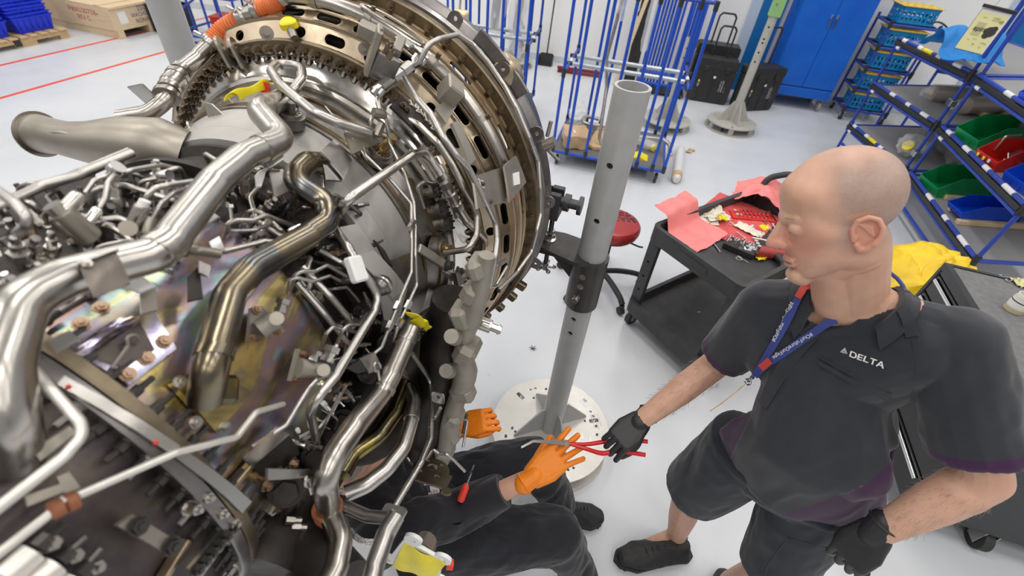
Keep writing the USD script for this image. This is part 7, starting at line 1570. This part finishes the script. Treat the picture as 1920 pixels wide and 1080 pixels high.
body = [hullm((CH, .115), (RS + A([.05, 0, -.03]), .075), (LS + A([-.05, 0, -.03]), .075)), hullm((CH, .12), (BL, .125)), hullm((BL, .125), (PV, .125)), hullm((RHp, .095), (LHp, .095), (PV, .11)), hullm((NB - A([0, 0, .01]), .062), (RS, .06)), hullm((NB - A([0, 0, .01]), .062), (LS, .06)),
        *chain([RS, RE, RE * .55 + RW * .45, RW], [.058, .044, .043, .029]), *chain([LS, LE, LE * .62 + LW * .38, LW], [.058, .047, .047, .030]), hullm((LE + A([.012, .01, -.005]), .038), (LE * .8 + LW * .2, .05)),
        *chain([RHp, RK, RK * .62 + RA * .38, RA], [.092, .058, .055, .038]), *chain([LHp, LK, LK * .62 + LA * .38, LA], [.092, .058, .055, .038]), hullm((RA, .038), (RA + A([-.09, -.05, -.05]), .03)), hullm((LA, .038), (LA + A([-.05, -.09, -.05]), .03))]
bt = refine(union([head.refine_to_length(.0042), union(neck + body).refine_to_length(.014)]), .02, 7)
V = bt.vertices; q = (V - HC) / HS; hx, hy, hz = q @ HF, q @ HL, q @ HU; rad = np.linalg.norm(q, axis=1); isH = np.clip((.20 - rad) / .05, 0, 1) * (V[:, 2] > 1.5)
def sm(x, a, b): return np.clip((x - a) / (b - a), 0, 1) ** 2 * (3 - 2 * np.clip((x - a) / (b - a), 0, 1))
base = A([.66, .40, .29]) * np.ones_like(V); n1 = meshkit.fbm(V * 22, 3, 3)[:, None]; n2 = meshkit.noise(V * 900, 5)[:, None]
base = base * (.94 + .14 * n1)
hfac = (1 - sm(hx, -.004 + .012 * (meshkit.noise(V * 40, 4) - .5), .034)) * sm(hz, -.075, -.03) * (1 - .55 * sm(hz, .085, .115)) * isH
earm = sm(np.abs(hy), .069, .076) * sm(hx, -.05, -.045) * (1 - sm(hx, .004, .010)) * sm(hz, -.052, -.046) * (1 - sm(hz, .016, .024)) * isH
hfac = np.maximum(hfac * (1 - sm(np.abs(hx + .018), .034, .030) * 0), 0) * (1 - earm)
hair = A([.33, .265, .235]) * (.82 + .36 * n2); base = base * (1 - .72 * hfac[:, None]) + hair * .72 * hfac[:, None]
red = np.exp(-((hx - .07) ** 2 + (hz + .028) ** 2) / .0011) * isH + 1.0 * np.exp(-((hx - .115) ** 2 + (hz + .026) ** 2) / .0006) * isH + .8 * earm + .5 * np.exp(-((hx - .02) ** 2 + (hz + .1) ** 2) / .003) * isH
base = base * (1 - .5 * np.clip(red, 0, 1)[:, None]) + A([.70, .27, .20]) * .5 * np.clip(red, 0, 1)[:, None]
stub = sm(hx, .01, .04) * (1 - sm(hz, -.055, -.04)) * sm(hz, -.15, -.11) * isH; base = base * (1 - .18 * stub[:, None]) + A([.40, .30, .26]) * .18 * stub[:, None] * (.7 + .6 * n2)
lips = np.exp(-((hx - .1) ** 2) / .0004 - ((hz + .068) ** 2) / .00009) * (np.abs(hy) < .024) * isH; base = base * (1 - .5 * lips[:, None]) + A([.55, .23, .19]) * .5 * lips[:, None]
MAN = wthing('person', 'bald man standing in dark polo and shorts with black gloves, handing over red pliers', 'person', A([.66, .95, 0]))
body_mesh('body', bt, np.clip(base, 0, 1), 'skin_head', MAN)
for s in (-1, 1):
    Ex = lambda a, r=.0146, dz=0: hp(.0752 + r * math.cos(a) * .86, s * .033 + r * math.sin(a), .004 - .0066 + dz)
    obj('eyelash', sweep([Ex(a) for a in np.linspace(-1.0, 1.0, 9)], [.0004, .0008, .001, .001, .001, .001, .001, .0008, .0004], 6), 'hair_grey', MAN)
    obj('eyebrow', sweep([hp(.0905, s * .014, .025), hp(.0865, s * .026, .028), hp(.079, s * .040, .027), hp(.071, s * .047, .022)], [.0006, .0011, .001, .0005], 8), 'hair_grey', MAN)
    obj('nostril', ball(hp(.1015, s * .0065, -.0365), .0026, 1), 'drill_red', MAN)
# polo shirt
arms = lambda S_, E_, r0, r1, f: hullm((S_, r0), (S_ + (E_ - S_) * f, r1))
polo = union([hullm((CH, .128), (RS + A([.05, 0, -.03]), .086), (LS + A([-.05, 0, -.03]), .086)), hullm((CH, .135), (BL, .142), (CH + A([.94, -.34, 0]) * .075 - A([0, 0, .09]), .118), (BL + A([.94, -.34, 0]) * .055 + A([0, 0, .03]), .122)), hullm((BL, .145), (PV + A([0, 0, -.02]), .142), (RHp + A([.0, 0, .08]), .098), (LHp + A([.01, 0, .08]), .108)), hullm((NB - A([0, 0, .03]), .074), (RS, .072)), hullm((NB - A([0, 0, .03]), .074), (LS, .072)),
              arms(RS, RE, .076, .080, .84), arms(LS, LE, .082, .088, .84), hullm((LS, .08), (CH, .12), (CH + (LS - CH) * .6 - A([0, 0, .09]), .09)), hullm((RS, .074), (CH, .12), (CH + (RS - CH) * .6 - A([0, 0, .08]), .085))])
rcut, lcut = RS + (RE - RS) * .80, LS + (LE - LS) * .80
inner = union([hullm((rcut + (RE - RS) * -.1, .062), (rcut + (RE - RS) * .4, .066)), hullm((lcut + (LE - LS) * -.1, .068), (lcut + (LE - LS) * .4, .072))])
polo = polo - halfspace(rcut, RE - RS, .3) - halfspace(lcut, LE - LS, .3) - halfspace(PV + A([0, 0, -.035]), unit(A([.05, .15, -1]))) - inner
pt_ = wrinkle(refine(polo, .011, 7), .030, 8, 4, A([.1, 0, 1.])); pm_ = to_man(pt_)
nkc = Manifold.batch_hull([sph(NB + A([0, 0, .05]), .072), sph(hp(-.02, 0, -.06), .075)]) + hullm((NB + A([-.045, -.05, .0]), .05), (NB + A([-.085, -.08, -.075]), .018))
pm_ = pm_ - nkc
# purple side panels: the same cloth, cut by a slanting slab on either flank
lat = unit(A([LS[0] - RS[0], LS[1] - RS[1], 0])); fro = A([lat[1], -lat[0], 0])
def panel(side):
    Pg = [(.035, -.27), (.4, -.27), (.4, .24), (.160, .24), (.128, .12), (.092, .0), (.055, -.14)] if side > 0 else [(.115, -.27), (.4, -.27), (.4, .1), (.16, .1)]
    m = CrossSection([Pg]).extrude(.7).translate([0, 0, -.35]); X, Y, Z = lat * side, A([0, 0, 1.]), -fro
    if np.cross(X, Y) @ Z < 0: Z = -Z
    return m.transform(np.stack([X, Y, Z, BL], 1))
pan_ = union([panel(1), panel(-1)]); cuffs = union([halfspace(RS + (RE - RS) * .70, RE - RS, .3), halfspace(LS + (LE - LS) * .715, LE - LS, .3)])
sleeve_zone = union([hullm((RS + (RE - RS) * .5, .12), (RE, .13)), hullm((LS + (LE - LS) * .5, .125), (LE, .14))]); cuffs = cuffs ^ sleeve_zone
pan_ = pan_ - union([hullm((RS, .10), (RE, .10)), hullm((LS, .105), (LE, .11))])
shirt = obj('polo_shirt', pm_ - pan_ - cuffs, 'polo', MAN, smooth=70)
[obj('side_panel', b_, 'polo_purple', shirt, smooth=70, label='dark purple side panel') for b_ in (pm_ ^ pan_).decompose() if b_.volume() > 1e-4]; [obj('sleeve_band', b_, 'polo_purple', shirt, smooth=70, label='dark purple sleeve band') for b_ in (pm_ ^ cuffs).decompose() if b_.volume() > 1e-5]
# collar: a band standing round the neck and folding down
cz = unit(hp(-.02, 0, -.06) - NB + A([0, 0, .1])); cX = unit(fro - cz * (fro @ cz)); cY = np.cross(cz, cX); G = []
def drop(t, o, d):
    v0, v1, v2 = (t.vertices[t.faces[:, k]] for k in range(3)); e1, e2 = v1 - v0, v2 - v0; h = np.cross(d, e2); a = np.einsum('ij,ij->i', e1, h)
    with np.errstate(all='ignore'):
        f = 1 / a; s_ = o - v0; u = f * np.einsum('ij,ij->i', s_, h); q = np.cross(s_, e1); v = f * (q @ d); k = f * np.einsum('ij,ij->i', e2, q)
    ok = (u >= 0) & (v >= 0) & (u + v <= 1) & (k > 0); return k[ok].min() if ok.any() else None
for a in np.linspace(.66, 2 * math.pi - .66, 50):
    d = cX * math.cos(a) + cY * math.sin(a); fr_ = max(0, math.cos(a)); row = []; r0 = .080 + .012 * fr_
    for r, up_ in ((r0, .012), (r0 + .006, .022), (r0 + .016, .020), (r0 + .024, .012), (r0 + .036 + .002 * fr_, .007)):
        o = NB + d * r + cz * .25; k = drop(pt_, o, -cz); z = .25 - k if k is not None else -.05; row.append([r, z + up_, d])
    zs_ = [x[1] for x in row]; zs_[0] = max(zs_[0], zs_[1] - .012); G.append([NB + x[2] * x[0] + cz * z for x, z in zip(row, zs_)])
G = A(G)
for _ in range(3): G[1:-1] = .25 * G[:-2] + .5 * G[1:-1] + .25 * G[2:]
obj('collar', sheet(G, .003), 'polo', shirt, smooth=60); g = G
obj('collar_stripe', sheet(g[11:15, 1:] + cz * .002, .002), 'polo_purple', shirt, smooth=60, label='purple stripe across the collar')
pq = trimesh.Trimesh(np.vstack([pt_.vertices]), pt_.faces, process=False)
colm = sheet(G, .003); both = T(np.vstack([pt_.vertices, colm.vertices]), np.vstack([pt_.faces, colm.faces + len(pt_.vertices)]))
# placket, pocket seams, epaulette strap, lettering
strip_on(pq, [(1535, 610), (1490, 660), (1455, 715), (1430, 760)], .032, .0025, 'placket', 'polo', shirt)
strip_on(pq, [(1533, 668), (1600, 705), (1670, 737)], .004, .002, 'pocket_seam', 'shorts', shirt); strip_on(pq, [(1535, 680), (1600, 717), (1668, 748)], .010, .0022, 'pocket_welt', 'polo', shirt)
strip_on(both, [(1690, 580), (1703, 605), (1712, 632)], .022, .004, 'strap', 'polo', shirt); strip_on(pq, [(1712, 640), (1716, 690), (1708, 750), (1690, 800)], .003, .0016, 'seam', 'shorts', shirt)
cloth_text(pq, 'DELTA', .0125, 1593, 667, 1658, 689, 'white_print', shirt, bold=True)
a_, b_, c_ = [on_cloth(pq, x, y, .0018) for x, y in ((1575, 660), (1590, 664), (1585, 651))]
if a_ is not None: obj('emblem', [T(A([a_, c_, (a_ + b_) / 2 + (c_ - (a_ + b_) / 2) * .35, a_, (a_ + b_) / 2 + (c_ - (a_ + b_) / 2) * .2, b_ * .5 + a_ * .5]), [[0, 2, 1], [1, 2, 0]]), T(A([b_, c_, (a_ + b_) / 2 + (c_ - (a_ + b_) / 2) * .35]), [[0, 1, 2], [0, 2, 1]]), T(A([a_ + (b_ - a_) * .06, b_ - (b_ - a_) * .06, (a_ + b_) / 2 + (c_ - (a_ + b_) / 2) * .26]), [[0, 1, 2], [0, 2, 1]])], 'white_print', shirt, smooth=False, label='small white triangle emblem')
# lanyard round the neck with its clip and badge
LYD = obj('lanyard_loop', sweep([NB + cz * .035 + (cX * math.cos(a) + cY * math.sin(a)) * .09 for a in np.linspace(1.6, 2 * math.pi - 1.6, 14)], .004, 6), 'lanyard_blue', MAN)
s1, P1, S1, N1 = strip_on(both, [(1508, 545), (1490, 578), (1460, 630), (1432, 680), (1417, 702)], .017, .006, 'lanyard', 'lanyard_blue', MAN); s2_, P2, S2, N2 = strip_on(both, [(1568, 598), (1545, 608), (1490, 648), (1440, 682), (1418, 702)], .017, .006, 'lanyard', 'lanyard_blue', MAN)
s3, _, _, _ = strip_on(both, [(1513, 536), (1506, 548), (1500, 558)], .0175, .0068, 'lanyard_patch', 'lanyard_red', MAN); strip_on(both, [(1448, 674), (1438, 682), (1430, 688)], .0175, .0072, 'lanyard_patch', 'lanyard_red', MAN)
lay = T(np.vstack([both.vertices + 0]), both.faces)
cloth_text2 = [('#OurFutureOurFight', 1452, 638, 1489, 566, s1), ('#OurFutureOurFight', 1525, 622, 1453, 668, s2_)]
for s, x, y, x2, y2, par in cloth_text2:
    a, b = on_cloth(lay, x, y, .0078), on_cloth(lay, x2, y2, .0078); n = raycast(lay, (x + x2) / 2, (y + y2) / 2)[1]; m = meshkit.text_mesh(s, 1.0, .02); X = unit(b - a); Y = np.cross(n, X); sc = np.linalg.norm(b - a) / m.bounds[1][0]
    obj('lettering', T(a - Y * .0035 + np.outer(m.vertices[:, 0] * sc, X) + np.outer(m.vertices[:, 1] * .0085, Y) + np.outer(m.vertices[:, 2] * .02 + .0005, n), m.faces), 'white_print', par, smooth=False)
c = on_cloth(both, 1416, 702, .008, atd(1416, 702, 1.3)); e = atd(1402, 716, np.linalg.norm(c - CAM) - .01); obj('lanyard_clip', [cyl(c, c * .6 + e * .4, .005, 10), sweep([e + (RT * math.cos(a) + UP * math.sin(a)) * .008 for a in np.linspace(0, 2 * math.pi, 14, endpoint=False)], .0022, 6, True), cyl(c * .5 + e * .5, e, .003, 8)], 'chrome', MAN)
d0 = np.linalg.norm(e - CAM); bq = [e, atd(1380, 735, d0 + .005), atd(1352, 757, d0 + .015), atd(1331, 771, d0 + .02)]; dv = unit(ray(1370, 745)); obj('badge_card', sheet(A([[p + dv * .055 * k for k in (0, .5, 1)] for p in [bq[0] * .75 + bq[1] * .25] + bq[1:]]), .003), 'pallet_wood', MAN, smooth=False, label='brownish badge hanging edge-on')
# belt and shorts
blt = union([hullm((PV + A([0, 0, -.02]), .137), (PV + A([0, 0, -.06]), .137))]) - halfspace(PV + A([0, 0, -.015]), (0, 0, 1)) - halfspace(PV + A([0, 0, -.055]), (0, 0, -1)); obj('belt', refine(blt, .014, 2), 'belt_black', MAN, smooth=60)
pch = on_cloth(refine(blt, .02, 0), 1515, 912, .008, PV + f_ * .15 - A([0, 0, .035])); obj('belt_pouch', wrinkle(refine(hullm((pch - lat * .04, .018), (pch + lat * .05, .02)), .008, 2), .002, 30, 1), 'belt_black', MAN, smooth=60)
sh_ = union([hullm((RHp + A([0, 0, .03]), .118), (LHp + A([0, 0, .03]), .118), (PV + A([0, 0, -.03]), .135)), hullm((RHp, .122), (RK + A([0, 0, .06]), .108)), hullm((LHp, .122), (LK + A([0, 0, .04]), .108))])
rh_, lh_ = RK + (RHp - RK) * .20, LK + (LHp - LK) * .14
sh_ = sh_ - halfspace(rh_, RK - RHp, .3) - halfspace(lh_, LK - LHp, .3) - halfspace(PV + A([0, 0, -.02]), (0, 0, 1)) - union([hullm((rh_ + (RHp - RK) * .1, .088), (rh_ + (RK - RHp) * .5, .10)), hullm((lh_ + (LHp - LK) * .1, .088), (lh_ + (LK - LHp) * .5, .10))])
st_ = wrinkle(refine(sh_, .012, 6), .022, 9, 9, A([.3, .2, 1.])); so = obj('shorts', st_, 'shorts', MAN, smooth=70)
for pth, w in (([(1395, 800), (1345, 830), (1320, 850)], .003), ([(1415, 870), (1400, 920), (1400, 925)], .004), ([(1478, 1010), (1440, 1060), (1436, 1078)], .0035), ([(1478, 1008), (1530, 1022), (1560, 1030)], .0035), ([(1300, 850), (1288, 880), (1280, 900)], .003), ([(1560, 915), (1580, 960), (1565, 990)], .003)): strip_on(st_, pth, w, .0012, 'seam', 'polo', so, 1.7)
# gloves and shoes
RD = unit(atz(1126, 856, .895) - RW); gl = hand(RW, RD, unit(A([-.25, -.05, -.95])), 1, ((.55, .75, .5), (.6, .8, .55), (.65, .8, .55), (.7, .8, .5)), thumb=(.75, .45, .55, .35), s=1.02, rw=.033)
gr = obj('glove', wrinkle(refine(gl, .004, 5), .0012, 60, 2), 'glove_black', MAN, smooth=80); obj('glove_cuff', sweep([RW - RD * .036 + (frame_from(RD)[0] * math.cos(a) + frame_from(RD)[1] * math.sin(a)) * .0335 for a in np.linspace(0, 2 * math.pi, 24, endpoint=False)], .003, 8, True), 'glove_black', gr)
LD = unit(A([-.22, -.36, -.90])); LPn = unit(A([.50, .30, -.40])); LPn = unit(LPn - LD * (LPn @ LD)); gl = hand(LW, LD, LPn, 1 if np.cross(LD, LPn) @ RT < 0 else -1, ((.5, .75, .5), (.6, .8, .5), (.65, .85, .55), (.7, .9, .6)), thumb=(.85, .4, .35, .3), s=1.06, rw=.034)
g2 = obj('glove', wrinkle(refine(gl, .004, 5), .0012, 60, 4), 'glove_black', MAN, smooth=80); obj('glove_cuff', sweep([LW - LD * .036 + (frame_from(LD)[0] * math.cos(a) + frame_from(LD)[1] * math.sin(a)) * .0345 for a in np.linspace(0, 2 * math.pi, 24, endpoint=False)], .003, 8, True), 'glove_black', g2)
hl, te = atz(1288, 1035, .0), atz(1152, 1052, .0); shoe(MAN, hl, hl + (te - hl) * 1.0, .105); shoe(MAN, LA * A([1, 1, 0]) + A([.03, .06, 0]), LA * A([1, 1, 0]) + A([-.10, -.22, 0]), .105)
for Kn, An in ((RK, RA),): obj('sock', sweep([An + A([0, 0, -.03]), An + A([0, 0, .025])], [.046, .043], 20), 'shoe_black', MAN)
# hair on the forearms
hr = np.random.default_rng(5); cv = []
for (E_, W_) in ((LE, LW), (RE, RW)):
    d = unit(W_ - E_); X, Y, _ = frame_from(d)
    for k in range(420):
        f = hr.uniform(.12, .78); a = hr.uniform(0, 2 * math.pi); r = .050 - .018 * f; p = E_ + (W_ - E_) * f + (X * math.cos(a) + Y * math.sin(a)) * r; q = p + (X * math.cos(a) + Y * math.sin(a)) * .006 + d * .012 + hr.normal(size=3) * .003; cv += [p, (p + q) / 2 + (X * math.cos(a) + Y * math.sin(a)) * .001, q]
cu = UsdGeom.BasisCurves.Define(stage, MAN + '/arm_hair'); cu.CreateTypeAttr('linear'); cu.CreateCurveVertexCountsAttr([3] * (len(cv) // 3)); cu.CreatePointsAttr(Vt.Vec3fArray.FromNumpy((A(cv) - ORI[MAN]).astype(np.float32))); cu.CreateWidthsAttr([.00035]); cu.SetWidthsInterpolation('constant'); UsdShade.MaterialBindingAPI.Apply(cu.GetPrim()).Bind(M['hair_grey']); data(cu.GetPrim(), kind='stuff')
# ------------------------------------------------------------ the long-nosed pliers between the two men
tp = [atz(977, 839, .83), atz(1000, 827, .84), atz(1062, 831, .865)]; hA = [tp[2], atz(1100, 833, .87), atz(1140, 827, .885), atz(1170, 824, .90), atz(1214, 828, .905)]; hB = [tp[2], atz(1100, 842, .865), atz(1130, 850, .875), atz(1160, 846, .885), atz(1210, 853, .89)]
PLI = wthing('pliers', 'long bent-nose pliers with red grips, held between the two gloved men', 'pliers', tp[2])
for s in (-1, 1): obj('jaw', sweep([p + UP * s * .0022 for p in (tp[0], tp[1], tp[1] * .5 + tp[2] * .5, tp[2])], [.0018, .0028, .0042, .0058], 8), 'steel', PLI)
obj('pivot', cyl(tp[2] - FW * .008, tp[2] + FW * .008, .0085, 16), 'steel', PLI)
for h_ in (hA, hB): obj('handle', sweep(catmull(h_, 6), np.interp(np.arange(25), [0, 4, 12, 24], [.0038, .006, .0075, .0068]), 12), 'grip_red', PLI, smooth=70)
# ------------------------------------------------------------ the man working under the engine
h1, h2 = A([-.455, .705, .40]), A([-.30, .565, .40]); K1, K2 = A([-.097, .938, .47]), A([.062, .697, .49]); A1, A2 = A([.052, .952, .10]), A([.20, .70, .10])
pv2 = (h1 + h2) / 2; c2_ = A([-.50, .53, .62]); n2_ = A([-.56, .485, .80]); hd2 = A([-.575, .515, .93]); rs2, ls2 = A([-.435, .395, .745]), A([-.60, .62, .755]); re2, le2 = A([-.265, .575, .645]), A([-.47, .83, .66]); rw2, lw2 = atz(1000, 893, .785), A([-.352, .795, .775])
M2 = wthing('person', 'man in dark clothes sitting low under the engine, orange gloves, reaching for the pliers', 'person', A([-.2, .75, 0]))
b2 = union([hullm((c2_, .11), (pv2, .115)), hullm((c2_, .10), (rs2, .06)), hullm((c2_, .10), (ls2, .06)), hullm((n2_, .055), (c2_, .08)), hullm((n2_, .055), (hd2, .06)), *chain([rs2, re2, rw2], [.052, .042, .028]), *chain([ls2, le2, lw2], [.052, .042, .028]), *chain([h1, K1, A1], [.085, .055, .036]), *chain([h2, K2, A2], [.085, .055, .036]), hullm((A1, .036), (A1 + A([.08, .0, -.05]), .03)), hullm((A2, .036), (A2 + A([.08, -.03, -.05]), .03)), Manifold.sphere(1, 32).scale([.078, .09, .105]).translate([float(x) for x in hd2 + A([0, 0, .02])]),
            hullm((hd2 + A([.07, .05, -.04]), .03), (hd2 + A([.03, .02, -.06]), .045)), hullm((hd2 + A([.088, .05, .0]), .012), (hd2 + A([.075, .045, .03]), .012)), hullm((hd2 + A([.035, -.075, .0]), .012), (hd2 + A([.03, -.078, .03]), .014))])
t2 = refine(b2, .014, 8); nz = meshkit.fbm(t2.vertices * 20, 3, 2)[:, None]; body_mesh('body', t2, A([.64, .37, .27]) * (.92 + .16 * nz), 'skin_head', M2)
obj('cropped_hair', refine(Manifold.sphere(1, 32).scale([.083, .094, .108]).translate([float(x) for x in hd2 + A([-.006, -.004, .028])]) - halfspace(hd2 + A([.03, .02, .0]), unit(A([.75, .45, -.5])), .4), .012, 3), 'hair_grey', M2, smooth=60)
jk = union([hullm((c2_, .135), (pv2 + A([-.03, -.03, .03]), .145)), hullm((c2_, .125), (rs2, .078)), hullm((c2_, .125), (ls2, .078)), hullm((n2_ - A([0, 0, .03]), .07), (c2_, .10)), *chain([rs2, re2, re2 * .2 + rw2 * .8], [.075, .062, .046]), *chain([ls2, le2, le2 * .2 + lw2 * .8], [.075, .06, .046])])
ja = jk - halfspace(re2 * .40 + rw2 * .60, rw2 - re2, .22) - halfspace(le2 * .14 + lw2 * .86, lw2 - le2, .22) - hullm((re2 * .5 + rw2 * .5, .036), (rw2 + (rw2 - re2) * .3, .04)); jt = wrinkle(refine(ja, .011, 6), .034, 11, 12, A([.6, .6, .3])); jo = obj('jacket', jt, 'jacket', M2, smooth=70)
cd = unit(rw2 - re2); obj('cuff', sweep([re2 * .66 + rw2 * .34, re2 * .64 + rw2 * .36, re2 * .40 + rw2 * .60, re2 * .38 + rw2 * .62], [.052, .0560, .0535, .051], 24), 'jacket', jo, smooth=60)
tr2 = union([hullm((h1, .115), (h2, .115), (pv2 + A([-.03, -.03, .05]), .13)), *chain([h1, K1, A1 + A([0, 0, .08])], [.112, .088, .062]), *chain([h2, K2, A2 + A([0, 0, .08])], [.112, .09, .062])]) - hullm((A1 + A([0, 0, .06]), .05), (A1 - A([0, 0, .1]), .055))
tt2 = wrinkle(refine(tr2, .012, 6), .034, 10, 15, A([.4, .3, .5])); to2 = obj('trousers', tt2, 'trousers', M2, smooth=70)
for pth, w in (([(912, 985), (935, 1010), (960, 1020), (955, 1060)], .0035), ([(985, 968), (1005, 1010), (1010, 1060)], .003), ([(760, 890), (860, 865), (985, 838)], .003), ([(890, 1050), (895, 1025), (905, 1000)], .0035)): strip_on(tt2, pth, w, .0012, 'seam', 'jacket', to2, 1.7)
obj('sock', sweep([A1 + A([0, 0, -.04]), A1 + A([0, 0, .09])], [.05, .046], 20), 'sock_white', M2)
shoe(M2, atz(1050, 985, 0) + A([-.03, .03, 0]), atz(1131, 985, 0) + A([-.015, .02, 0]), .098); shoe(M2, A2 * A([1, 1, 0]) + A([-.06, .02, 0]), A2 * A([1, 1, 0]) + A([.2, -.04, 0]), .10)
obj('lace_loop', tube([A1 + A([.03, .0, .02]), A1 + A([.02, .015, .09]), A1 + A([.035, .02, .085]), A1 + A([.05, .0, .03])], .002, 6, .02), 'shoe_black', M2)
OD = unit(atz(1080, 833, .85) - rw2); OPn = unit(CAM - rw2) * -1.0
gl = hand(rw2, OD, OPn, 1, ((.10, .12, .1), (.06, .10, .08), (.10, .14, .1), (.12, .16, .1)), thumb=(.8, .55, .25, .1), s=1.06, spread=.16, rw=.034) if False else hand(rw2, OD, OPn, 1, ((.08, .10, .1), (.06, .10, .08), (.10, .14, .1), (.16, .2, .1)), thumb=(.9, .5, .5, .1), s=1.08, spread=.17, rw=.033)
og = obj('glove', wrinkle(refine(gl, .0035, 4), .0022, 70, 6, OD), 'glove_orange', M2, smooth=80); obj('glove_cuff', sweep([rw2 - OD * .036 + (frame_from(OD)[0] * math.cos(a) + frame_from(OD)[1] * math.sin(a)) * .0345 for a in np.linspace(0, 2 * math.pi, 24, endpoint=False)], .0028, 8, True), 'glove_orange', og)
OD2 = unit(atz(893, 792, .80) - lw2); gl = hand(lw2, OD2, unit(A([.3, .5, -.6])), -1, ((.5, .9, .6), (.6, 1.0, .6), (.7, 1.0, .6), (.7, 1.0, .6)), thumb=(.8, .4, .5, .4), s=.98, rw=.032); obj('glove', wrinkle(refine(gl, .0035, 4), .0016, 70, 8), 'glove_orange', M2, smooth=80)
a, b = atz(868, 812, .83), atz(875, 776, .85); t = wthing('bit_driver', 'small dark bit driver held in the far orange glove beside the engine', 'tool', a); obj('shaft', cyl(a, b, .0055, 10), 'gunmetal', t); obj('collar', cyl(a * .4 + b * .6, a * .3 + b * .7, .008, 10), 'steel', t)
# badge and screwdriver on his chest
bd = on_cloth(jt, 805, 918, .006, atz(805, 918, .62)); X = unit(atz(825, 912, .62) - atz(785, 922, .62)); Zc = unit(CAM - bd); Y = np.cross(Zc, X)
t = obj('id_badge', prism(rrect(.056, .036, .003), .0015, bd, X, Y), 'badge', M2, smooth=False, label='white identity badge clipped on the chest'); obj('badge_photo', prism(rrect(.014, .02, .001), .0008, bd + Zc * .0016 - X * .008, X, Y), 'ink_dark', t); obj('badge_stripe', prism(rrect(.052, .006, .001), .0008, bd + Zc * .0016 + Y * .012, X, Y), 'lanyard_blue', t)
text('106', .011, bd + Zc * .0016 - X * .004 - Y * .016, X, Y, 'ink_red', t, depth=.0006); obj('badge_cord', tube([bd - X * .02 + Y * .01, bd - X * .01 + Zc * .012 - Y * .03, bd + X * .012 + Zc * .01 - Y * .045], .0018, 6, .02), 'rubber', t)
a, b = on_cloth(jt, 866, 942, .012, atz(866, 942, .55)), on_cloth(jt, 862, 905, .012, atz(862, 905, .55)); d = unit(A([.05, .75, .55])); t = wthing('screwdriver', 'screwdriver with a red grip tucked in the chest pocket of the seated man', 'screwdriver', a); obj('grip', sweep([a, a + d * .008, a + d * .045, a + d * .055], [.010, .0125, .012, .007], 14), 'cap_red', t); obj('shaft', cyl(a + d * .055, a + d * .09, .0045, 10), 'chrome', t); obj('clip_hook', tube([a + d * .085, a + d * .1 + unit(CAM - a) * .01, a + d * .115], .003, 6, .01), 'gunmetal', t)
t = thing('creeper_seat', 'low black rolling seat under the man in orange gloves', 'stool', (-.39, .62, 0), .9)
obj('seat_pad', prism(rrect(.34, .34, .08), .06, (0, 0, .215)), 'black_plastic', t); obj('seat_frame', bx((0, 0, .15), (.3, .3, .12)), 'gunmetal', t)
for x in (-.12, .12):
    for y in (-.12, .12): obj('caster', cyl((x - .012, y, .045), (x + .012, y, .045), .0449, 14), 'rubber', t)
P = atz(990, 960, .02); bag('plastic_bag', 'crumpled clear plastic bag on the floor between the seated man\'s legs', (P[0], P[1], .0), (.09, .07, .04), 51)
print('triangles', TRI[0])
